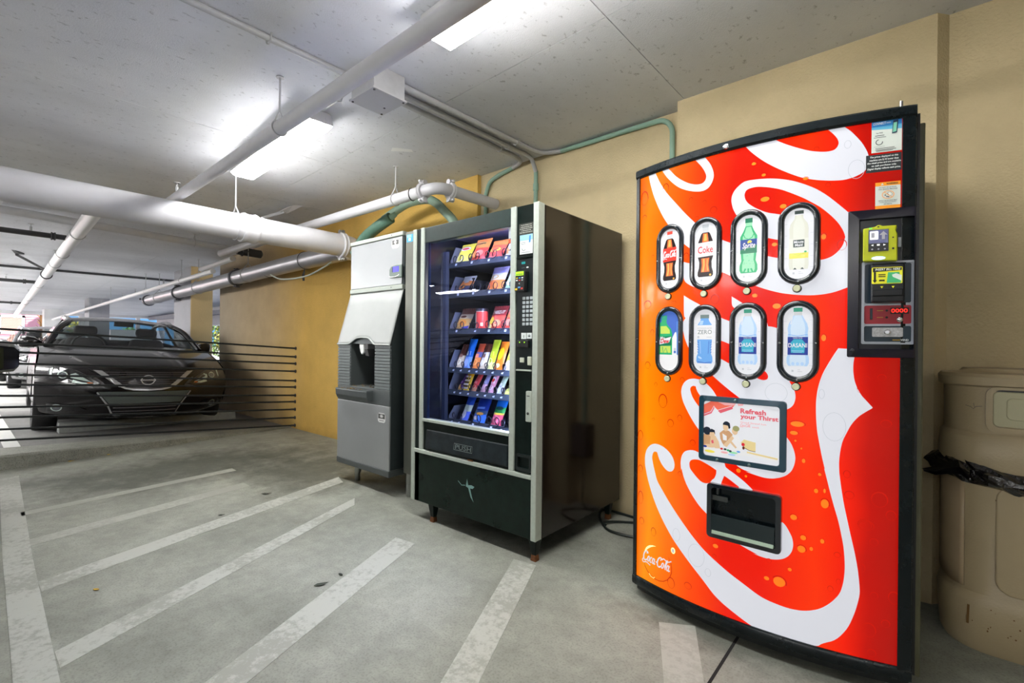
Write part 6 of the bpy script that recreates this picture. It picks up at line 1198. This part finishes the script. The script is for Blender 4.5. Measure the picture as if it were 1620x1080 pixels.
m_tire = M('tyre_rubber', (22, 22, 23), .7); m_rim = M('alloy_rim', (120, 122, 126), .25, .8); m_trimb = M('car_black_trim', (14, 13, 15), .3); m_seat = M('seat_cloth', (70, 66, 68), .8)
m_cg = glass('car_glass', (206, 212, 212), .05); m_lamp = M('lamp_black', (16, 15, 19), .1, coat=1); m_refl = M('lamp_reflector', (190, 206, 200), .3, .3); m_lens2 = M('lamp_lens', (120, 126, 132), .08, .5, coat=1)
def make_car(label, paint, loc, rz=0, roll=0, group=None):
    root = empty('car', (0, 0, 0), label, 'car')
    T = [i/8 for i in range(9)]; ys = [-t for t in T[:0:-1]]+T
    V = lambda s, y, z: (-s, y, z)
    b = MB()
    rows = []
    for i in range(len(FROWS)):
        row = []
        for t in ys:
            s, y, z = frow(i, abs(t)); row.append(V(s, y if t >= 0 else -y, z))
        rows.append(row)
    b.grid(rows)
    zc, rw = .33, .365
    def ylow(s): return max(.20, .2+(.5-s)*0) if s > .7 else (.53+(.38-.53)*(s-.47)/.05 if s < .52 else (.38+(.25-.38)*(s-.52)/.08 if s < .6 else .25-.05*(s-.6)/.1))
    def bot(s):
        z = ylow(s)
        for c in (.96, 3.736):
            d = abs(s-c)
            if d < rw: z = max(z, zc+math.sqrt(rw*rw-d*d))
        return z
    tp = [(.47, .53), (.50, .65), (.62, .76), (.80, .84), (1.05, .90), (1.30, .95), (1.55, .98), (2.2, .985), (3.0, 1.0), (3.9, 1.05), (4.4, 1.04), (4.80, 1.0)]
    def top(s):
        for (a, za), (c, zb) in zip(tp, tp[1:]):
            if a <= s <= c: return za+(zb-za)*(s-a)/(c-a)
        return tp[-1][1]
    def yy(s, z):
        f = 1 if s > .62 else .995
        w = .915-.10*max(0, (.36-z)/.16)**1.5*.6-.045*max(0, (z-.62)/.4)**1.6
        if abs(z-.72) < .05: w += .006
        if s > 4.2: w -= .12*((s-4.2)/.6)**2
        return w*f
    cs = [.475, .52, .56, .6]+[.6+.04*i for i in range(1, 20)]+[1.45+.2*i for i in range(10)]+[3.36+.04*i for i in range(20)]+[4.2, 4.35, 4.5, 4.65, 4.78]
    for sd in (-1, 1):
        g = []
        for s in cs:
            z0, z1 = bot(s), top(s); z0 = min(z0, z1-.004)
            g.append([V(s, sd*yy(s, z0+(z1-z0)*k/7), z0+(z1-z0)*k/7) for k in range(8)])
        b.grid(g)
        b.grid([[V(s, sd*yy(s, top(s)), top(s)), V(s, sd*(yy(s, top(s))-.06), top(s)+.012)] for s in cs if s > 1.4])
    # boot lid, tail, roof
    b.grid([[V(3.98, y*.72, 1.075-.02*y*y), V(4.45, y*.74, 1.07-.03*y*y), V(4.76, y*.78, 1.04-.02*y*y), V(4.86-.08*y*y, y*.80, .95), V(4.87-.1*y*y, y*.83, .6), V(4.80-.1*y*y, y*.80, .26)] for y in ys])
    roofr = [(2.0, .57, 1.345), (2.2, .585, 1.382), (2.6, .60, 1.41), (3.0, .59, 1.402), (3.3, .57, 1.37)]
    def roofp(s, hw, z, y): return V(s+.10*y*y*(1 if s < 2.1 else 0), y*hw, z-.045*y*y)
    b.grid([[roofp(s, hw, z, y) for y in ys] for s, hw, z in roofr])
    body = b.build('body', paint, root, smooth=35)
    for sd in (-1, 1):
        p = MB(); p.tube(smooth_path([V(1.42, sd*.80, .965), V(1.78, sd*.68, 1.21), V(2.1, sd*.575, 1.31), V(2.6, sd*.60, 1.372), V(3.3, sd*.57, 1.33), V(3.75, sd*.64, 1.19), V(4.1, sd*.73, 1.05)], 4), .036, 8)
        p.prism([V(2.72, sd*.81, .99), V(2.80, sd*.81, .99), V(2.82, sd*.605, 1.36), V(2.76, sd*.605, 1.36)], (0, -sd*.03, 0)); p.build('pillar', paint, root, smooth=True)
        MB().grid([[V(1.55+1.2*k/6, sd*.805, .985) for k in range(7)], [V(max(1.55+1.2*k/6, 1.86), sd*.70, 1.2) for k in range(7)], [V(max(1.55+1.2*k/6, 2.12), sd*.606, 1.34) for k in range(7)]]).build('side_window', m_cg, root)
        MB().grid([[V(2.8+.95*k/6, sd*.805, .995) for k in range(7)], [V(2.81+.82*k/6, sd*.70, 1.2) for k in range(7)], [V(2.82+.45*k/6, sd*.60, 1.35) for k in range(7)]]).build('side_window', m_cg, root)
        # door mirror
        mr = MB().loft([[V(s+a, sd*y, z+c) for a, c in ((-.075*k, 0), (-.05*k, .065*k), (.03, .075*k), (.07, .06*k), (.07, -.06*k), (.03, -.075*k), (-.05*k, -.06*k))] for s, y, z, k in ((1.80, .83, 1.0, .35), (1.82, .90, 1.005, .95), (1.84, .97, 1.01, 1.08), (1.86, 1.025, 1.01, .98), (1.87, 1.045, 1.01, .6))]).build('door_mirror', paint if paint is not m_trimb else m_trimb, root, smooth=50)
        MB().prism([V(1.912, sd*y, z) for y, z in rrect(.865, 1.03, .953, 1.065, .03, 4)], (-.004, 0, 0)).build('mirror_glass', M('mirror_glass', (70, 80, 80), .03, 1), mr)
        MB().prism([V(1.906, sd*y, z) for y, z in rrect(.855, 1.04, .943, 1.075, .035, 4)], (-.004, 0, 0)).build('mirror_rim', m_trimb, mr)
        # headlamp, fog lamp
        HLP = [(.80, .745), (.76, .765), (.69, .752), (.60, .727), (.53, .687), (.45, .628), (.405, .597), (.47, .570), (.59, .585), (.71, .605), (.80, .64), (.815, .69)]
        CF = lambda u, v, d: V(fascia_s(u, v)-d, u, v)
        f = Flat(); f.poly([(sd*y, z) for y, z in HLP], 0, 1); hl = f.build('headlamp', [m_lamp], CF, root, lift=.004, step=.06)
        f = Flat(); f.ell(sd*.70, .678, .040, .036, 2, 1, 16); f.ell(sd*.70, .678, .031, .028, 1, 2, 16)
        f.poly([(sd*y, z) for y, z in [(.64, .685), (.60, .70), (.54, .655), (.47, .605), (.58, .632), (.64, .65)]], 2, 1); f.poly([(sd*y, z) for y, z in [(.62, .63), (.55, .605), (.46, .592), (.55, .588), (.63, .60)]], 2, 1); f.ell(sd*.49, .60, .025, .008, 3, 2)
        f.poly([(sd*y, z) for y, z in [(.795, .74), (.77, .752), (.785, .66), (.80, .66)]], 2, 1)
        f.line([(sd*y, z) for y, z in HLP[3:9]], .005, 4, 2); f.line([(sd*y, z) for y, z in HLP[0:4]], .003, 4, 2)
        f.build('lamp_optics', [m_lamp, m_lens2, m_refl, M('amber_reflector', (190, 96, 30), .2), M('trim_grey', (70, 68, 70), .3)], lambda u, v, d: V(fascia_s(u, v)-.004-d, u, v), hl, lift=.004)
        f = Flat(); f.poly([(sd*y, z) for y, z in [(.81, .37), (.60, .36), (.50, .30), (.80, .27)]], 0, 1); fg = f.build('fog_lamp_recess', [m_trimb], CF, root, lift=.004, step=.06)
        f = Flat(); f.ell(sd*.73, .32, .044, .042, 1, 1, 14); f.ell(sd*.73, .32, .034, .032, 0, 2, 14); f.build('fog_lamp', [m_lens2, m_refl], lambda u, v, d: V(fascia_s(u, v)-.004-d, u, v), fg, lift=.004)
        f = Flat(); f.line([(sd*.46, .655), (sd*.40, .60), (sd*.36, .575), (sd*.46, .560)], [.03, .03, .03, .012], 0, 1); f.build('lamp_trim', [M('trim_grey', (70, 68, 70), .3)], CF, root, lift=.005)
    CF = lambda u, v, d: V(fascia_s(u, v)-d, u, v)
    f = Flat(); f.poly([(-.50, .745), (0, .735), (.50, .745), (.24, .565), (.15, .53), (0, .522), (-.15, .53), (-.24, .565)], 0, 1); gr = f.build('grille', [m_trimb], CF, root, lift=.005, step=.06)
    for k in range(9):
        z = .548+.021*k; w = .17+.30*min(1, (z-.53)/.21); mb = MB()
        mb.tube([V(fascia_s(y, z)-.010, y, z) for y in [w*i/6 for i in range(-6, 7)]], .0035, 5); mb.build('grille_bar', M('grille_bar', (104, 100, 104), .3), gr, smooth=True)
    for sd in (-1, 1): f = Flat(); f.poly([(sd*y, z) for y, z in [(.465, .738), (.395, .733), (.20, .560), (.255, .558)]], 0, 3); f.build('chrome_strip', [M('car_chrome', (178, 178, 180), .3, .4)], CF, root, lift=.005, step=.06)
    f = Flat(); f.line([(-.255, .568), (-.2, .545), (-.13, .53), (0, .524), (.13, .53), (.2, .545), (.255, .568)], [.008, .018, .02, .022, .02, .018, .008], 0, 3); f.build('chrome_strip', [M('car_chrome', (170, 170, 172))], CF, root, lift=.005)
    mb = MB(); mb.tube([V(fascia_s(0, .633)-.022, .060*math.cos(a), .633+.052*math.sin(a)) for a in [2*PI*i/24 for i in range(24)]], .006, 6, closed=True); mb.box(-fascia_s(0, .633)+.018, -fascia_s(0, .633)+.03, -.070, .070, .625, .641); em = mb.build('emblem', M('emblem_chrome', (216, 216, 218), .3, .35), root, smooth=True)
    f = Flat(); f.text('NISSAN', -.055, .055, .628, .639, 0, 1, .02); f.build('emblem_lettering', [m_trimb], lambda u, v, d: V(fascia_s(0, .633)-.031-d, u, v), em, lift=.001)
    f = Flat(); f.poly([(-.42, .505), (.42, .505), (.33, .372), (-.33, .372)], 0, 1); f.build('plate_panel', [M('plate_panel_sheen', (84, 92, 90), .25, coat=.6)], CF, root, lift=.004, step=.07)  # grey put in for the floor's reflection on the bumper
    f = Flat(); f.poly([(-.335, .366), (.335, .366), (.285, .245), (-.285, .245)], 0, 1); lg = f.build('lower_grille', [m_trimb], CF, root, lift=.005, step=.07)
    for z in (.285, .325): MB().tube([V(fascia_s(y, z)-.010, y, z) for y in [.29*i/5 for i in range(-5, 6)]], .005, 5).build('grille_bar', M('grille_bar', (104, 100, 104), .3), lg, smooth=True)
    f = Flat(); f.line([(-.43, .50), (-.34, .36), (-.29, .245), (-.27, .236), (.27, .236), (.29, .245), (.34, .36), (.43, .50)], .015, 0, 2); f.line([(-.33, .205), (0, .200), (.33, .205)], .008, 0, 2); f.build('chrome_strip', [M('car_chrome', (170, 170, 172))], CF, root, lift=.005)
    # bonnet shut line and cowl
    for sd in (-1, 1): f = Flat(); f.line([(sd*.70, .80), (sd*.62, .86), (sd*.56, .97)], .006, 0, 1); f.build('shut_line', [m_trimb], CF, root, lift=.002)
    MB().grid([[V(1.28+.25*y*y, y*.80, 1.005-.02*y*y) for y in ys], [V(1.40+.22*y*y, y*.79, .99-.015*y*y) for y in ys]]).build('cowl', m_trimb, root)
    MB().grid([[V(a+(b_-a)*k/4, y*(.76+(.565-.76)*k/4), 1.0+(1.345-1.0)*k/4-.02*y*y*(1+k/4)) for y in ys] for k in range(5) for a, b_ in [(1.36, 2.0)]]).build('windscreen', m_cg, root)
    MB().grid([[V(3.3+(4.0-3.3)*k/4, y*(.57+.13*k/4), 1.37-(1.37-1.075)*k/4-.03*y*y) for y in ys] for k in range(5)]).build('rear_window', m_cg, root)
    MB().box(-3.95, -1.5, -.78, .78, .25, .80).build('cabin_floor', m_trimb, root); MB().loft([[V(s, y, z) for s, z in ((1.45, .80), (1.40, .96), (1.75, .98), (1.9, .90), (1.9, .80))] for y in (-.76, .76)]).build('dashboard', m_trimb, root, bevel=.01)
    for sd in (-1, 1):
        st_ = MB().loft([[V(2.50+.02*k+q, sd*.36+w, z) for q, w in ((-.07, -.2*g_), (-.07, .2*g_), (.07, .2*g_), (.07, -.2*g_))] for k, z, g_ in ((0, .7, 1.15), (4, .95, 1.2), (7, 1.10, .95))]).build('seat', m_seat, root, bevel=.04, seg=3)
        MB().loft([[V(2.66+q, sd*.36+w, z) for q, w in ((-.05, -.14*g_), (-.05, .14*g_), (.05, .14*g_), (.05, -.14*g_))] for z, g_ in ((1.13, .8), (1.19, 1), (1.27, .85))]).build('headrest', m_seat, st_, bevel=.03, seg=3)
    MB().loft([[V(3.6+q, w, z) for q, w in ((-.08, -.6*g_), (-.08, .6*g_), (.08, .6*g_), (.08, -.6*g_))] for z, g_ in ((.7, 1.05), (.98, 1), (1.08, .9))]).build('seat', m_seat, root, bevel=.05)
    MB().box(-2.05, -2.02, -.11, .11, 1.27, 1.335).build('inner_mirror', m_trimb, root, bevel=.01)
    MB().tube([V(2.02+.07*math.sin(a)*.5, -.36+.18*math.cos(a), .98+.16*math.sin(a)) for a in [2*PI*i/20 for i in range(20)]], .016, 6, closed=True).build('steering_wheel', m_trimb, root, smooth=True)
    mb = MB(); mb.box(-4.7, -.55, -.70, .70, .17, .27)
    for c in (.96, 3.736): mb.box(-c-.35, -c+.35, -.62, .62, .25, .68)
    mb.build('underbody', m_trimb, root)
    for c in (.96, 3.736):
        for sd in (-1, 1):
            y = sd*.80; w = MB().lathe([(.20, -.10), (.26, -.108), (.31, -.10), (.33, -.07), (.332, 0), (.33, .07), (.31, .10), (.26, .108), (.20, .10)], V(c, y, .332), 'y', 28).build('wheel', m_tire, root, smooth=True)
            q = MB(); o_ = y+sd*.085
            q.lathe([(.238, 0), (.238, sd*.012), (.222, sd*.015), (.21, -sd*.03), (.0005, -sd*.035)], V(c, o_, .332), 'y', 28)
            for k in range(10):
                a = 2*PI*(k//2)/5+(.16 if k % 2 else -.16); a2 = 2*PI*(k//2)/5+(.24 if k % 2 else -.24)
                q.tube([V(c+.03*math.cos(a), o_+sd*.005, .332+.03*math.sin(a)), V(c+.222*math.cos(a2), o_+sd*.012, .332+.222*math.sin(a2))], [.016, .012], 6)
            q.lathe([(.045, 0), (.04, sd*.016), (.0005, sd*.018)], V(c, o_, .332), 'y', 14)
            q.build('rim', m_rim, w, smooth=40)
    root.location = loc; root.rotation_euler = (roll, 0, rz)
    return root
dark = M('car_paint_dark', (15, 10, 12), .2, coat=.5, spec=.4); P_(dark).inputs['Metallic'].default_value = .15
silv = M('car_paint_silver', (150, 150, 152), .25, .4, coat=1)
make_car('dark sedan parked nose-out behind the cable barrier', dark, (-6.66, 1.44, .02), -math.radians(3.5), -math.radians(2.3))
make_car('silver car parked behind the dark sedan at the far left', silv, (-14.2, 1.72, .0), 0)
make_car('car with a black door mirror poking in at the left edge', M('car_paint_black', (18, 18, 20), .25, coat=1), (-5.69, -.698, .0), PI-math.radians(3))

# ------------------------------------------------------------------ outside
gr_ = MB().add([(-90, -60, -.05), (-26.2, -60, -.05), (-26.2, 60, -.05), (-90, 60, -.05)], [(0, 1, 2, 3)]).add([(-26.2, 6.2, -.05), (20, 6.2, -.05), (20, 60, -.05), (-26.2, 60, -.05)], [(0, 1, 2, 3)]).build('ground', M('outside_concrete', (196, 195, 192), .8, noise=(2, .08))); gr_['kind'] = 'structure'
bd = empty('building', (-36, -2, 0), 'pink sided building with white framed lattice windows beyond the far opening', 'building')
m_pink = M('pink_siding', (214, 160, 172), .7, noise=(6, .05)); m_wtrim = M('white_trim', (238, 236, 238), .5)
MB().box(-42, -34.0, -12, 3.30, -.05, 6).build('wall', m_pink, bd)
for k in range(44): MB().prism([(-34.0, -12, .12*k), (-33.975, -12, .12*k), (-34.0, -12, .12*k+.118)], (0, 15.3, 0)).build('siding_board', m_pink, bd)
MB().box(-34.05, -33.93, 3.28, 3.46, -.05, 6).build('corner_board', m_wtrim, bd)
for y0, y1 in ((1.50, 2.42), (-.2, 1.2), (-2.6, -1.4)):
    w = MB(); a, c, z0, z1 = y0, y1, 1.30, 2.22
    for (p, q, r, s) in ((a, c, z0, z0+.11), (a, c, z1-.11, z1), (a, a+.10, z0, z1), (c-.10, c, z0, z1)): w.box(-34.0, -33.93, p, q, r, s)
    fr_ = w.build('window', m_wtrim, bd); MB().box(-34.0, -33.965, a+.08, c-.08, z0+.09, z1-.09).build('pane', M('window_tan', (176, 140, 120), .5), fr_)
    L_ = MB(); n = 9
    for k in range(-n, n):
        for sg in (1, -1):
            p0 = Vector((-33.955, a+.1+(c-a-.2)*k/n, z0+.1)); h = z1-z0-.2; w_ = c-a-.2
            y_0, y_1 = p0.y, p0.y+h
            lo, hi = max(y_0, a+.1), min(y_1, c-.1)
            if hi-lo < .03: continue
            za, zb = z0+.1+(lo-y_0), z0+.1+(hi-y_0)
            if sg < 0: lo, hi = a+c-lo, a+c-hi
            L_.tube([(-33.955, lo, za), (-33.955, hi, zb)], .012, 4)
    lt = L_.build('lattice', M('lattice_wood', (206, 170, 160), .6), fr_); lt['kind'] = 'stuff'
pm = empty('palm_tree', (-31, 2.86, -.05), 'palm tree with a shaggy trunk in front of the pink building', 'tree')
MB().tube([(-31, 2.86, -.05), (-31, 2.86, 6.2)], .17, 12).build('trunk', M('palm_trunk', (96, 64, 30), .9, noise=(14, .5), bump=(20, .6)), pm, smooth=True)
L_ = MB()
for k in range(150):
    z = .1+5.9*k/150; a = 2.4*k; c = Vector((math.cos(a), math.sin(a), 0)); p = Vector((-31, 2.86, z))+c*.15; t = Vector((-c.y, c.x, 0))
    L_.add([p+t*.07, p-t*.07, p+c*.16+Vector((0, 0, .20)), p+c*.03+Vector((0, 0, .1))], [(0, 1, 2), (0, 2, 3), (1, 3, 2)])
b = L_.build('leaf_base', M('palm_boot', (112, 84, 44), .9, noise=(10, .5)), pm); b['kind'] = 'stuff'
for k in range(14):
    a = 2*PI*k/14; d = Vector((math.cos(a), math.sin(a), 0)); mb = MB(); pts = [Vector((-31, 2.86, 6.1))+d*(2.2*t)+Vector((0, 0, .9*math.sin(2.2*t)-1.0*t*t)) for t in [i/10 for i in range(11)]]
    s_ = Vector((-d.y, d.x, 0))
    for i in range(10): mb.add([pts[i]+s_*.25*math.sin(PI*(i+.5)/11)+Vector((0, 0, -.1)), pts[i], pts[i+1], pts[i+1]+s_*.25*math.sin(PI*(i+1)/11)+Vector((0, 0, -.1)), pts[i+1]-s_*.25*math.sin(PI*(i+1)/11)+Vector((0, 0, -.1)), pts[i]-s_*.25*math.sin(PI*(i+.5)/11)+Vector((0, 0, -.1))], [(0, 1, 2, 3), (1, 5, 4, 2)])
    mb.build('frond', M('palm_green', (70, 110, 40), .6), pm)
def shrub(x, y, rx, ry, h, label, col, n=1400):
    o = empty('shrub', (x, y, -.05), label, 'shrub'); MB().tube([(x, y, -.05), (x+.05, y, h*.5)], [.06, .03], 8).build('stem', M('shrub_stem', (80, 62, 40), .9), o)
    for tone, k in ((1.0, 0), (.6, 1)):
        mb = MB()
        for i in range(n//2):
            a, b_, r = random.uniform(0, 2*PI), math.acos(random.uniform(-1, 1)), random.uniform(.55, 1)**.5
            p = Vector((x+rx*r*math.sin(b_)*math.cos(a), y+ry*r*math.sin(b_)*math.sin(a), h*.52+h*.48*r*math.cos(b_)))
            u = Vector((random.gauss(0, 1), random.gauss(0, 1), random.gauss(0, 1))).normalized(); w = u.orthogonal().normalized(); s_ = random.uniform(.05, .09)
            mb.add([p-u*s_, p+w*s_*.45, p+u*s_, p-w*s_*.45], [(0, 1, 2, 3)])
        f_ = mb.build('foliage', M('leaf_%d_%d' % (col[1], k), tuple(int(c*tone) for c in col), .55), o, recalc=False); f_['kind'] = 'stuff'
shrub(-31.5, 4.1, .9, .9, 2.05, 'yellow green shrub beside the palm tree beyond the far opening', (190, 186, 60))
shrub(-31, 6.2, 1.2, 1.2, 1.75, 'low green shrub under the strip of blue sky beyond the far wall', (90, 140, 60))
shrub(-27.0, 9.2, 1.5, 1.0, 2.5, 'green shrub with reddish leaves seen between pillar and yellow wall', (96, 130, 40), 2000)
shrub(-22.5, 8.2, 1.6, .9, 2.3, 'dense green shrub nearest the gap beside the yellow wall end', (120, 120, 40), 2000)
